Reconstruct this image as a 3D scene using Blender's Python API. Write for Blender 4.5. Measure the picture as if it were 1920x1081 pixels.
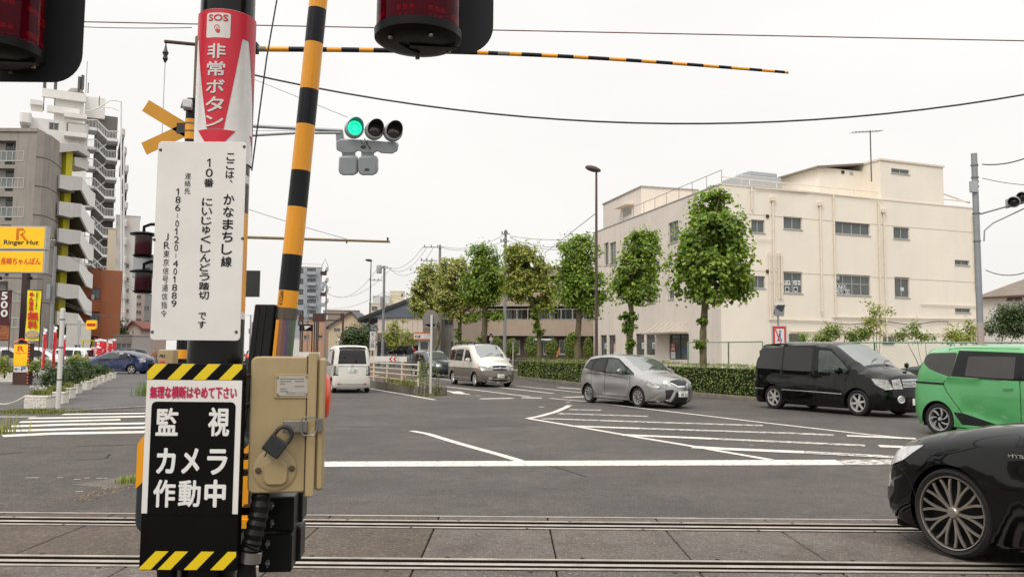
import bpy,bmesh,math,random
import numpy as np
from mathutils import Vector,Matrix,noise
from mathutils.geometry import delaunay_2d_cdt
R=math.radians
rnd=random.Random(7)
scene=bpy.context.scene
for o in list(bpy.data.objects):
 bpy.data.objects.remove(o)
COL=scene.collection

# ---------------------------------------------------------------- camera
F_PX=1550.0
CAM_H=1.56
PITCH=math.atan(121.0/F_PX)
ROLL=0.0085
_f=Vector((0,math.cos(PITCH),math.sin(PITCH)))
_u0=Vector((0,-math.sin(PITCH),math.cos(PITCH)))
_r0=Vector((1,0,0))
_r=_r0*math.cos(ROLL)+_u0*math.sin(ROLL)
_u=-_r0*math.sin(ROLL)+_u0*math.cos(ROLL)
CAM=Vector((0,0,CAM_H))
cam_data=bpy.data.cameras.new('camera')
cam_data.sensor_width=36.0
cam_data.lens=36.0*F_PX/1920.0
cam_data.clip_start=0.05
cam_data.clip_end=3000
cam=bpy.data.objects.new('camera',cam_data)
COL.objects.link(cam)
m=Matrix((( _r.x,_u.x,-_f.x,0),(_r.y,_u.y,-_f.y,0),(_r.z,_u.z,-_f.z,CAM_H),(0,0,0,1)))
cam.matrix_world=m
scene.camera=cam
cam_data.dof.use_dof=True
cam_data.dof.focus_distance=7.0
cam_data.dof.aperture_fstop=20.0

# ---------------------------------------------------------------- world, sun, exposure
SUN_EL,SUN_AZ=R(49),R(208)
world=bpy.data.worlds.new('World')
scene.world=world
world.use_nodes=True
nt=world.node_tree
nt.nodes.clear()
out=nt.nodes.new('ShaderNodeOutputWorld')
bg=nt.nodes.new('ShaderNodeBackground')
sky=nt.nodes.new('ShaderNodeTexSky')
sky.sky_type='NISHITA'
sky.sun_disc=False
sky.sun_elevation=SUN_EL
sky.sun_rotation=SUN_AZ
sky.dust_density=4.0
# a thick even cloud layer lies in front of the blue sky (brighter overhead, as overcast skies are)
tc=nt.nodes.new('ShaderNodeTexCoord')
sep=nt.nodes.new('ShaderNodeSeparateXYZ')
nt.links.new(tc.outputs['Generated'],sep.inputs[0])
ramp=nt.nodes.new('ShaderNodeValToRGB')
ramp.color_ramp.elements[0].position=0.0
ramp.color_ramp.elements[0].color=(9.0,8.7,8.35,1)
ramp.color_ramp.elements[1].position=1.0
ramp.color_ramp.elements[1].color=(20.5,20.3,20.0,1)
e=ramp.color_ramp.elements.new(0.14);e.color=(9.35,9.15,8.85,1)
e=ramp.color_ramp.elements.new(0.42);e.color=(9.9,9.8,9.6,1)
nt.links.new(sep.outputs['Z'],ramp.inputs[0])
nz=nt.nodes.new('ShaderNodeTexNoise')
nz.inputs['Scale'].default_value=1.6
nz.inputs['Detail'].default_value=4
mp=nt.nodes.new('ShaderNodeMapping')
mp.inputs['Scale'].default_value=(1,1,3)
nt.links.new(tc.outputs['Generated'],mp.inputs[0])
nt.links.new(mp.outputs[0],nz.inputs[0])
mr=nt.nodes.new('ShaderNodeMapRange')
mr.inputs[1].default_value=0.3;mr.inputs[2].default_value=0.7
mr.inputs[3].default_value=0.935;mr.inputs[4].default_value=1.03
nt.links.new(nz.outputs[0],mr.inputs[0])
mul=nt.nodes.new('ShaderNodeVectorMath');mul.operation='SCALE'
nt.links.new(ramp.outputs[0],mul.inputs[0]);nt.links.new(mr.outputs[0],mul.inputs['Scale'])
mx=nt.nodes.new('ShaderNodeMix');mx.data_type='RGBA'
mx.inputs[0].default_value=0.95
nt.links.new(sky.outputs[0],mx.inputs[6]);nt.links.new(mul.outputs[0],mx.inputs[7])
nt.links.new(mx.outputs[2],bg.inputs[0])
bg.inputs[1].default_value=0.10
nt.links.new(bg.outputs[0],out.inputs[0])

sun_d=bpy.data.lights.new('sun','SUN')
sun_d.energy=1.5
sun_d.angle=R(24)
sun_d.color=(1.0,0.94,0.86)
sun=bpy.data.objects.new('sun',sun_d)
COL.objects.link(sun)
sun.location=(0,0,60)
sun.rotation_euler=(R(90)-SUN_EL,0,R(180)-SUN_AZ)
vs=scene.view_settings
vs.view_transform='Standard'
vs.look='None'
vs.exposure=0.08
vs.gamma=1.0
vs.use_curve_mapping=False

# ---------------------------------------------------------------- picking points of the place by where the photograph shows them
def ray(px,py):
 return _f+_r*((px-960)/F_PX)+_u*((540.5-py)/F_PX)
def P(px,py,d):
 v=ray(px,py)
 return CAM+v*(d/v.y)
def G(px,py,z=0.0):
 v=ray(px,py)
 return CAM+v*((z-CAM_H)/v.z)
def GD(px,d,z=0.0):
 "ground point under column px (at horizon height) at distance d"
 p=P(px,661,d)
 return Vector((p.x,p.y,z))

# ---------------------------------------------------------------- materials
def C(r,g,b,k=1.0):
 def f(c):
  c /= 255.0
  return k*(c/12.92 if c<0.04045 else ((c+0.055)/1.055)**2.4)
 return (f(r),f(g),f(b),1)
MATS={}
def M(name,col=(0.5,0.5,0.5,1),rough=0.6,metal=0.0,var=0.12,scale=3.0,bump=0.0,bscale=None,coat=0.0,
      emit=0.0,alpha=1.0,spec=0.5,trans=0.0,streak=0.0,dirt=None,island=0.0,ior=1.5,flake=0.0):
 if name in MATS:
  return MATS[name]
 mt=bpy.data.materials.new(name)
 mt.use_nodes=True
 n=mt.node_tree;N=n.nodes;L=n.links
 b=N['Principled BSDF']
 b.inputs['Roughness'].default_value=rough
 b.inputs['Metallic'].default_value=metal
 b.inputs['Specular IOR Level'].default_value=spec
 b.inputs['Coat Weight'].default_value=coat
 b.inputs['Coat Roughness'].default_value=0.03
 b.inputs['IOR'].default_value=ior
 b.inputs['Transmission Weight'].default_value=trans
 b.inputs['Alpha'].default_value=alpha
 col=tuple(col[:3])+(1,)
 b.inputs['Base Color'].default_value=col
 tcn=N.new('ShaderNodeTexCoord')
 last=None
 if var>0:
  nz=N.new('ShaderNodeTexNoise');nz.inputs['Scale'].default_value=scale;nz.inputs['Detail'].default_value=6
  nz.inputs['Roughness'].default_value=0.62
  L.new(tcn.outputs['Object'],nz.inputs['Vector'])
  rp=N.new('ShaderNodeMapRange')
  rp.inputs[1].default_value=0.3;rp.inputs[2].default_value=0.7
  rp.inputs[3].default_value=1-var;rp.inputs[4].default_value=1+var
  L.new(nz.outputs[0],rp.inputs[0])
  vm=N.new('ShaderNodeVectorMath');vm.operation='SCALE'
  vm.inputs[0].default_value=col[:3]
  L.new(rp.outputs[0],vm.inputs['Scale'])
  last=vm.outputs[0]
 if streak>0:
  mpn=N.new('ShaderNodeMapping');mpn.inputs['Scale'].default_value=(1.3,1.3,0.09)
  L.new(tcn.outputs['Object'],mpn.inputs[0])
  n2=N.new('ShaderNodeTexNoise');n2.inputs['Scale'].default_value=2.2;n2.inputs['Detail'].default_value=7
  L.new(mpn.outputs[0],n2.inputs['Vector'])
  r2=N.new('ShaderNodeMapRange');r2.inputs[1].default_value=0.5;r2.inputs[2].default_value=0.8
  r2.inputs[3].default_value=0;r2.inputs[4].default_value=streak
  L.new(n2.outputs[0],r2.inputs[0])
  mm=N.new('ShaderNodeMix');mm.data_type='RGBA'
  L.new(r2.outputs[0],mm.inputs[0])
  if last:L.new(last,mm.inputs[6])
  else:mm.inputs[6].default_value=col
  dc=dirt or tuple(c*0.45 for c in col[:3])+(1,)
  mm.inputs[7].default_value=tuple(dc[:3])+(1,)
  last=mm.outputs[2]
 if island>0:
  gn=N.new('ShaderNodeNewGeometry')
  r3=N.new('ShaderNodeMapRange');r3.inputs[3].default_value=1-island;r3.inputs[4].default_value=1+island
  L.new(gn.outputs['Random Per Island'],r3.inputs[0])
  v3=N.new('ShaderNodeVectorMath');v3.operation='SCALE'
  if last:L.new(last,v3.inputs[0])
  else:v3.inputs[0].default_value=col[:3]
  L.new(r3.outputs[0],v3.inputs['Scale'])
  last=v3.outputs[0]
 if last:L.new(last,b.inputs['Base Color'])
 if bump>0:
  n4=N.new('ShaderNodeTexNoise');n4.inputs['Scale'].default_value=bscale or scale*8;n4.inputs['Detail'].default_value=5
  L.new(tcn.outputs['Object'],n4.inputs['Vector'])
  bp=N.new('ShaderNodeBump');bp.inputs['Strength'].default_value=bump;bp.inputs['Distance'].default_value=0.02
  L.new(n4.outputs[0],bp.inputs['Height']);L.new(bp.outputs[0],b.inputs['Normal'])
 if emit>0:
  b.inputs['Emission Color'].default_value=col
  b.inputs['Emission Strength'].default_value=emit
 MATS[name]=mt
 return mt

def asphalt(name,col,stain,speck=0.5,sscale=130,patch=0.25,brown=0.0,worn=0.0):
 if name in MATS:return MATS[name]
 mt=bpy.data.materials.new(name);mt.use_nodes=True
 n=mt.node_tree;N=n.nodes;L=n.links;b=N['Principled BSDF']
 b.inputs['Roughness'].default_value=0.8
 tcn=N.new('ShaderNodeTexCoord')
 def nz(sc,det=6,rg=0.6,vec=None):
  q=N.new('ShaderNodeTexNoise');q.inputs['Scale'].default_value=sc;q.inputs['Detail'].default_value=det
  q.inputs['Roughness'].default_value=rg
  L.new(vec or tcn.outputs['Object'],q.inputs['Vector']);return q.outputs[0]
 def mrange(i,a0,a1,b0,b1):
  q=N.new('ShaderNodeMapRange');q.inputs[1].default_value=a0;q.inputs[2].default_value=a1
  q.inputs[3].default_value=b0;q.inputs[4].default_value=b1;L.new(i,q.inputs[0]);return q.outputs[0]
 def mix(f,a,c):
  q=N.new('ShaderNodeMix');q.data_type='RGBA';L.new(f,q.inputs[0])
  if isinstance(a,tuple):q.inputs[6].default_value=a
  else:L.new(a,q.inputs[6])
  if isinstance(c,tuple):q.inputs[7].default_value=c
  else:L.new(c,q.inputs[7])
  return q.outputs[2]
 dark=tuple(c*0.72 for c in col[:3])+(1,)
 lite=tuple(c*1.18 for c in col[:3])+(1,)
 base=mix(mrange(nz(0.45,5),0.35,0.65,0,1),dark,lite)
 base=mix(mrange(nz(2.6,8,0.7),0.45,0.75,0,patch),base,stain)
 # streaks along the direction of travel
 mpn=N.new('ShaderNodeMapping');mpn.inputs['Rotation'].default_value=(0,0,R(-22));mpn.inputs['Scale'].default_value=(1.1,0.06,1)
 L.new(tcn.outputs['Object'],mpn.inputs[0])
 base=mix(mrange(nz(1.0,6,0.6,mpn.outputs[0]),0.5,0.75,0,0.35),base,dark)
 vo=N.new('ShaderNodeTexVoronoi');vo.inputs['Scale'].default_value=sscale
 L.new(tcn.outputs['Object'],vo.inputs['Vector'])
 sp=N.new('ShaderNodeSeparateColor');L.new(vo.outputs['Color'],sp.inputs[0])
 vary=mrange(sp.outputs[0],0,1,1-speck,1+speck)
 vm=N.new('ShaderNodeVectorMath');vm.operation='SCALE';L.new(base,vm.inputs[0]);L.new(vary,vm.inputs['Scale'])
 vm2=N.new('ShaderNodeVectorMath');vm2.operation='SCALE';L.new(vm.outputs[0],vm2.inputs[0]);L.new(mrange(nz(24,8,0.85),0.3,0.7,0.72,1.28),vm2.inputs['Scale']);vm=vm2
 base2=mix(mrange(sp.outputs[1],0.955,0.99,0,0.55),vm.outputs[0],tuple(c*3.2 for c in col[:3])+(1,))
 L.new(base2,b.inputs['Base Color'])
 bp=N.new('ShaderNodeBump');bp.inputs['Strength'].default_value=0.5;bp.inputs['Distance'].default_value=0.004
 L.new(vo.outputs['Distance'],bp.inputs['Height']);L.new(bp.outputs[0],b.inputs['Normal'])
 MATS[name]=mt
 return mt

def worn_paint(name,col,under,wear=0.5,scale=9):
 "road paint rubbed through to the asphalt in places"
 if name in MATS:return MATS[name]
 mt=bpy.data.materials.new(name);mt.use_nodes=True
 n=mt.node_tree;N=n.nodes;L=n.links;b=N['Principled BSDF']
 b.inputs['Roughness'].default_value=0.7
 tcn=N.new('ShaderNodeTexCoord')
 q=N.new('ShaderNodeTexNoise');q.inputs['Scale'].default_value=scale;q.inputs['Detail'].default_value=9;q.inputs['Roughness'].default_value=0.75
 L.new(tcn.outputs['Object'],q.inputs['Vector'])
 mr=N.new('ShaderNodeMapRange');mr.inputs[1].default_value=0.66-0.3*wear;mr.inputs[2].default_value=0.72-0.26*wear
 mr.inputs[3].default_value=0;mr.inputs[4].default_value=0.9
 L.new(q.outputs[0],mr.inputs[0])
 q2=N.new('ShaderNodeTexNoise');q2.inputs['Scale'].default_value=1.3
 L.new(tcn.outputs['Object'],q2.inputs['Vector'])
 m1=N.new('ShaderNodeMix');m1.data_type='RGBA';L.new(q2.outputs[0],m1.inputs[0])
 m1.inputs[6].default_value=tuple(c*0.82 for c in col[:3])+(1,);m1.inputs[7].default_value=col
 mm=N.new('ShaderNodeMix');mm.data_type='RGBA';L.new(mr.outputs[0],mm.inputs[0])
 L.new(m1.outputs[2],mm.inputs[6]);mm.inputs[7].default_value=under
 L.new(mm.outputs[2],b.inputs['Base Color'])
 MATS[name]=mt
 return mt

def leaf_mat(name,cols,tl=0.35):
 if name in MATS:return MATS[name]
 mt=bpy.data.materials.new(name);mt.use_nodes=True
 n=mt.node_tree;N=n.nodes;L=n.links
 b=N['Principled BSDF'];b.inputs['Roughness'].default_value=0.5
 gn=N.new('ShaderNodeNewGeometry')
 rp=N.new('ShaderNodeValToRGB');cr=rp.color_ramp
 cr.elements[0].position=0;cr.elements[0].color=cols[0]
 cr.elements[1].position=1;cr.elements[1].color=cols[-1]
 for i,c in enumerate(cols[1:-1]):
  q=cr.elements.new((i+1)/(len(cols)-1));q.color=c
 L.new(gn.outputs['Random Per Island'],rp.inputs[0])
 L.new(rp.outputs[0],b.inputs['Base Color'])
 tr=N.new('ShaderNodeBsdfTranslucent')
 v=N.new('ShaderNodeVectorMath');v.operation='MULTIPLY';v.inputs[1].default_value=(1.5,1.6,0.6)
 L.new(rp.outputs[0],v.inputs[0]);L.new(v.outputs[0],tr.inputs[0])
 ms=N.new('ShaderNodeMixShader');ms.inputs[0].default_value=tl
 L.new(b.outputs[0],ms.inputs[1]);L.new(tr.outputs[0],ms.inputs[2])
 L.new(ms.outputs[0],N['Material Output'].inputs[0])
 MATS[name]=mt
 return mt

# ---------------------------------------------------------------- object helpers
ROOTM={}
def tag(o,label=None,cat=None,group=None,kind=None):
 if label:o['label']=label
 if cat:o['category']=cat
 if group:o['group']=group
 if kind:o['kind']=kind
 return o
def thing(name,loc,label,cat,group=None,rz=0.0):
 o=bpy.data.objects.new(name,None)
 o.empty_display_size=0.2
 COL.objects.link(o)
 o.location=loc;o.rotation_euler=(0,0,rz)
 ROOTM[o.name]=Matrix.Translation(Vector(loc)) @ Matrix.Rotation(rz,4,'Z')
 return tag(o,label,cat,group)
def inv_of(o):
 while o is not None:
  if o.name in ROOTM:return ROOTM[o.name].inverted()
  o=o.parent
 return None

class MB:
 def __init__(s):
  s.v=[];s.f=[];s.m=[]
 def add(s,vs,fs,mi=0):
  b=len(s.v);s.v.extend([tuple(x) for x in vs]);s.f.extend([tuple(i+b for i in f) for f in fs]);s.m.extend([mi]*len(fs))
  return s
 def obox(s,c,ax,ay,az,mi=0):
  "box by centre and three half-axis vectors"
  c=Vector(c);ax=Vector(ax);ay=Vector(ay);az=Vector(az)
  vs=[c+ax*i+ay*j+az*k for i in (-1,1) for j in (-1,1) for k in (-1,1)]
  return s.add(vs,[(0,1,3,2),(4,6,7,5),(0,4,5,1),(2,3,7,6),(0,2,6,4),(1,5,7,3)],mi)
 def box(s,a,b,mi=0):
  a=Vector(a);b=Vector(b);c=(a+b)/2;h=(b-a)/2
  return s.obox(c,(h.x,0,0),(0,h.y,0),(0,0,h.z),mi)
 def cyl(s,p0,p1,r0,r1=None,n=12,cap=True,mi=0):
  r1=r0 if r1 is None else r1
  p0=Vector(p0);p1=Vector(p1);d=(p1-p0)
  if d.length<1e-9:return s
  d.normalize();t=Vector((0,0,1)) if abs(d.z)<0.9 else Vector((1,0,0))
  a=d.cross(t).normalized();b=d.cross(a)
  vs=[]
  for p,r in ((p0,r0),(p1,r1)):
   for i in range(n):
    w=2*math.pi*i/n
    vs.append(p+(a*math.cos(w)+b*math.sin(w))*r)
  fs=[(i,(i+1) % n,n+(i+1) % n,n+i) for i in range(n)]
  if cap:fs+=[tuple(range(n-1,-1,-1)),tuple(range(n,2*n))]
  return s.add(vs,fs,mi)
 def tube(s,pts,r,n=8,mi=0,cap=True,closed=False):
  pts=[Vector(p) for p in pts];k=len(pts)
  rr=r if isinstance(r,(list,tuple)) else [r]*k
  rings=[];prev=None
  for i,p in enumerate(pts):
   if closed:d=pts[(i+1) % k]-pts[i-1]
   else:d=pts[min(i+1,k-1)]-pts[max(i-1,0)]
   d.normalize()
   if prev is None:
    t=Vector((0,0,1)) if abs(d.z)<0.9 else Vector((1,0,0));a=d.cross(t).normalized()
   else:
    a=(prev-d*prev.dot(d)).normalized()
   prev=a;b=d.cross(a)
   rings.append([p+(a*math.cos(2*math.pi*j/n)+b*math.sin(2*math.pi*j/n))*rr[i] for j in range(n)])
  vs=[q for g in rings for q in g];fs=[]
  for i in range(k if closed else k-1):
   o1=i*n;o2=((i+1) % k)*n
   fs+=[(o1+j,o1+(j+1) % n,o2+(j+1) % n,o2+j) for j in range(n)]
  if cap and not closed:fs+=[tuple(range(n-1,-1,-1)),tuple(range((k-1)*n,k*n))]
  return s.add(vs,fs,mi)
 def lathe(s,prof,O,axis,n=24,mi=0,closed=False):
  "profile of (radius, along-axis) pairs turned round axis through O"
  O=Vector(O);d=Vector(axis).normalized();t=Vector((0,0,1)) if abs(d.z)<0.9 else Vector((1,0,0))
  a=d.cross(t).normalized();b=d.cross(a);k=len(prof);vs=[]
  for r,h in prof:
   for j in range(n):
    w=2*math.pi*j/n
    vs.append(O+d*h+(a*math.cos(w)+b*math.sin(w))*r)
  fs=[]
  for i in range(k if closed else k-1):
   o1=i*n;o2=((i+1) % k)*n
   fs+=[(o1+j,o1+(j+1) % n,o2+(j+1) % n,o2+j) for j in range(n)]
  return s.add(vs,fs,mi)
 def prism(s,poly,thick,fr=None,n0=0.0,mi=0):
  "extrude a 2-D polygon in frame fr from n0 to n0+thick"
  k=len(poly)
  vs=[fr.at(u,v,n0) for u,v in poly]+[fr.at(u,v,n0+thick) for u,v in poly]
  fs=[tuple(range(k-1,-1,-1)),tuple(range(k,2*k))]+[(i,(i+1) % k,k+(i+1) % k,k+i) for i in range(k)]
  return s.add(vs,fs,mi)
 def poly(s,poly,fr,n0=0.0,mi=0):
  return s.add([fr.at(u,v,n0) for u,v in poly],[tuple(range(len(poly)))],mi)
 def quad(s,a,b,c,d,mi=0):
  return s.add([a,b,c,d],[(0,1,2,3)],mi)
 def build(s,name,mats,parent=None,smooth=35,bevel=0.0,kind=None,label=None,world=True,bseg=1):
  me=bpy.data.meshes.new(name)
  vs=s.v
  if parent is not None and world:
   iv=inv_of(parent)
   if iv is not None:vs=[tuple(iv @ Vector(p)) for p in vs]
  me.from_pydata(vs,[],s.f)
  if not isinstance(mats,(list,tuple)):mats=[mats]
  for mt in mats:me.materials.append(mt)
  if len(mats)>1:me.polygons.foreach_set('material_index',s.m)
  me.update()
  if bevel>0 or True:
   bm=bmesh.new();bm.from_mesh(me)
   if bevel>0:
    bmesh.ops.remove_doubles(bm,verts=bm.verts,dist=1e-5)
    bmesh.ops.bevel(bm,geom=[e for e in bm.edges if len(e.link_faces)==2 and e.calc_face_angle(0)>0.6],offset=bevel,segments=bseg,affect='EDGES',profile=0.5)
   bmesh.ops.recalc_face_normals(bm,faces=bm.faces) if len(bm.faces)<60000 else None
   bm.to_mesh(me);bm.free()
  if smooth:
   me.shade_smooth();me.set_sharp_from_angle(angle=R(smooth))
  o=bpy.data.objects.new(name,me)
  COL.objects.link(o)
  if parent is not None:o.parent=parent
  if kind:o['kind']=kind
  if label:o['label']=label
  return o

class Frame:
 def __init__(s,O,U,V=(0,0,1)):
  s.O=Vector(O);s.U=Vector(U).normalized();s.V=Vector(V).normalized();s.N=s.U.cross(s.V).normalized()
 def at(s,u,v,n=0.0):return s.O+s.U*u+s.V*v+s.N*n
 def px(s,px,py,n=0.0):
  d=ray(px,py);t=(s.O+s.N*n-CAM).dot(s.N)/d.dot(s.N);q=CAM+d*t-s.O
  return q.dot(s.U),q.dot(s.V)
 def rect(s,x0,y0,x1,y1):
  a=s.px(x0,y0);b=s.px(x1,y1);return min(a[0],b[0]),min(a[1],b[1]),max(a[0],b[0]),max(a[1],b[1])
 def box(s,mb,u0,v0,u1,v1,n0,n1,mi=0):
  return mb.obox(s.at((u0+u1)/2,(v0+v1)/2,(n0+n1)/2),s.U*((u1-u0)/2),s.V*((v1-v0)/2),s.N*((n1-n0)/2),mi)

def rrect(u0,v0,u1,v1,r,k=5):
 pts=[]
 for cx,cy,a0 in ((u1-r,v0+r,-90),(u1-r,v1-r,0),(u0+r,v1-r,90),(u0+r,v0+r,180)):
  for i in range(k+1):
   a=R(a0+90*i/k);pts.append((cx+r*math.cos(a),cy+r*math.sin(a)))
 return pts

# ---------------------------------------------------------------- lettering
TXT={}
def glyphs(s,bold=0.0,vertical=False,space=1.0):
 key=(s,vertical,space)
 if key in TXT:return TXT[key]
 cu=bpy.data.curves.new('lettering','FONT')
 cu.body='\n'.join(s) if vertical else s
 cu.size=1.0;cu.resolution_u=3;cu.align_x='CENTER' if vertical else 'LEFT'
 cu.space_line=space if vertical else 1.0
 if not vertical:cu.space_character=space
 ob=bpy.data.objects.new('lettering',cu);COL.objects.link(ob)
 dg=bpy.context.evaluated_depsgraph_get();dg.update()
 me=bpy.data.meshes.new_from_object(ob.evaluated_get(dg))
 v=[(p.co.x,p.co.y) for p in me.vertices];f=[tuple(p.vertices) for p in me.polygons]
 bpy.data.objects.remove(ob);bpy.data.curves.remove(cu);bpy.data.meshes.remove(me)
 if v:
  xs=[p[0] for p in v];ys=[p[1] for p in v]
  x0,x1,y0,y1=min(xs),max(xs),min(ys),max(ys)
  v=[((x-x0)/max(x1-x0,1e-6),(y-y0)/max(y1-y0,1e-6)) for x,y in v]
  asp=(x1-x0)/max(y1-y0,1e-6)
 else:asp=1
 TXT[key]=(v,f,asp)
 return TXT[key]
def text(mb,s,fr,rect,n=0.003,bold=0.0,vertical=False,space=1.0,mi=0,fit=True,shear=0.0):
 v,f,asp=glyphs(s,bold,vertical,space)
 u0,v0,u1,v1=rect
 if not fit:
  w=asp*(v1-v0);c=(u0+u1)/2;u0,u1=c-w/2,c+w/2
 # heavier strokes come from a few slightly shifted, stacked prints
 hh=v1-v0
 cps=[(0,0)] if bold<=0.012 else [(-1,0),(1,0),(0,1),(0,-1)]+([(-.7,.7),(.7,-.7),(.7,.7),(-.7,-.7)] if bold>0.025 else [])
 b=bold*hh
 su0,su1,sv0,sv1=u0+b,u1-b,v0+b,v1-b
 for i,(dx,dy) in enumerate(cps):
  if len(cps)==1:su0,su1,sv0,sv1=u0,u1,v0,v1
  mb.add([fr.at(su0+(su1-su0)*(x+shear*y)+dx*b,sv0+(sv1-sv0)*y+dy*b,n+i*0.00008) for x,y in v],f,mi)
 return mb

# ---------------------------------------------------------------- vehicles
def catmull(pts,step=0.07):
 "pts: (x, z, corner?) -> resampled points; a corner flag keeps a sharp break"
 out=[];n=len(pts)
 for i in range(n-1):
  p1,p2=pts[i],pts[i+1]
  p0=pts[i-1] if i>0 and not (len(p1)>2 and p1[2]) else p1
  p3=pts[i+2] if i+2<n and not (len(p2)>2 and p2[2]) else p2
  L=math.hypot(p2[0]-p1[0],p2[1]-p1[1]);k=max(1,int(round(L/step)))
  for j in range(k):
   t=j/k
   q=[]
   for a in (0,1):
    q.append(0.5*((2*p1[a])+(-p0[a]+p2[a])*t+(2*p0[a]-5*p1[a]+4*p2[a]-p3[a])*t*t+(-p0[a]+3*p1[a]-3*p2[a]+p3[a])*t**3))
   out.append(tuple(q))
 out.append((pts[-1][0],pts[-1][1]))
 return out
def smooth_poly(pts,step=0.05,loop=True):
 "rounded closed polygon through points flagged or not"
 return catmull(list(pts)+[pts[0]],step)[:-1]
def pip(px,py,poly):
 n=len(poly);inside=np.zeros(len(px),bool);j=n-1
 for i in range(n):
  xi,yi=poly[i];xj,yj=poly[j]
  c=((yi>py) != (yj>py))
  with np.errstate(divide='ignore',invalid='ignore'):
   xx=(xj-xi)*(py-yi)/(yj-yi)+xi
  inside ^= c & (px<xx);j=i
 return inside
def round_corners(poly,r,k=4):
 out=[];n=len(poly)
 for i in range(n):
  p0=Vector(poly[i-1][:2]);p1=Vector(poly[i][:2]);p2=Vector(poly[(i+1) % n][:2])
  rr=poly[i][2] if len(poly[i])>2 else r
  a=p0-p1;b=p2-p1
  q=min(rr,a.length*0.45,b.length*0.45)
  A=p1+a.normalized()*q;B=p1+b.normalized()*q
  for j in range(k+1):
   t=j/k;out.append(tuple(A*(1-t)**2+p1*2*t*(1-t)+B*t*t))
 return out
def cdt(outline,regions,step,anis=1.0):
 vs=[Vector(p) for p in outline];es=[(i,(i+1) % len(outline)) for i in range(len(outline))]
 for nm,poly in regions:
  # densify so that curved surfaces are followed
  pp=[]
  for i in range(len(poly)):
   a=Vector(poly[i]);b=Vector(poly[(i+1) % len(poly)]);k=max(1,int((b-a).length/(step*1.1)))
   pp+=[a.lerp(b,j/k) for j in range(k)]
  b0=len(vs);vs+=pp;es+=[(b0+i,b0+(i+1) % len(pp)) for i in range(len(pp))]
 ox=np.array([p[0] for p in outline]);oy=np.array([p[1] for p in outline])
 gx=np.arange(ox.min()+step*0.37,ox.max(),step);gy=np.arange(oy.min()+step*0.41,oy.max(),step*anis)
 X,Y=np.meshgrid(gx,gy);X=X.copy();X[::2]+=step*0.5
 X=X.ravel();Y=Y.ravel()
 ins=pip(X,Y,outline)
 bx=np.array([[v.x,v.y] for v in vs])
 X=X[ins];Y=Y[ins]
 d=np.min((X[:,None]-bx[None,:,0])**2+(Y[:,None]-bx[None,:,1])**2,axis=1)
 k=d>(step*0.42)**2
 vs+=[Vector((x,y)) for x,y in zip(X[k],Y[k])]
 r=delaunay_2d_cdt(vs,es,[],0,1e-5)
 V=[(v.x,v.y) for v in r[0]];Fc=[tuple(f) for f in r[2]]
 ar=np.array(V);fa=np.array(Fc);cen=ar[fa].mean(axis=1)
 keep=pip(cen[:,0],cen[:,1],outline)
 lab=np.full(len(fa),'body',dtype=object)
 for nm,poly in reversed(regions):
  lab[pip(cen[:,0],cen[:,1],poly)]=nm
 return ar,fa[keep],lab[keep]

def wheel_prof(R_,rr,w):
 s=w/2
 return [(rr,-s*0.82),(rr+0.02,-s*0.95),((R_+rr)/2,-s*1.02),(R_-0.035,-s),(R_-0.01,-s*0.86),(R_,-s*0.6),(R_-0.004,-s*0.3),(R_+0.000,0),(R_-0.004,s*0.3),(R_,s*0.6),
   (R_-0.01,s*0.86),(R_-0.035,s),((R_+rr)/2,s*1.02),(rr+0.02,s*0.95),(rr,s*0.82)]

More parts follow.
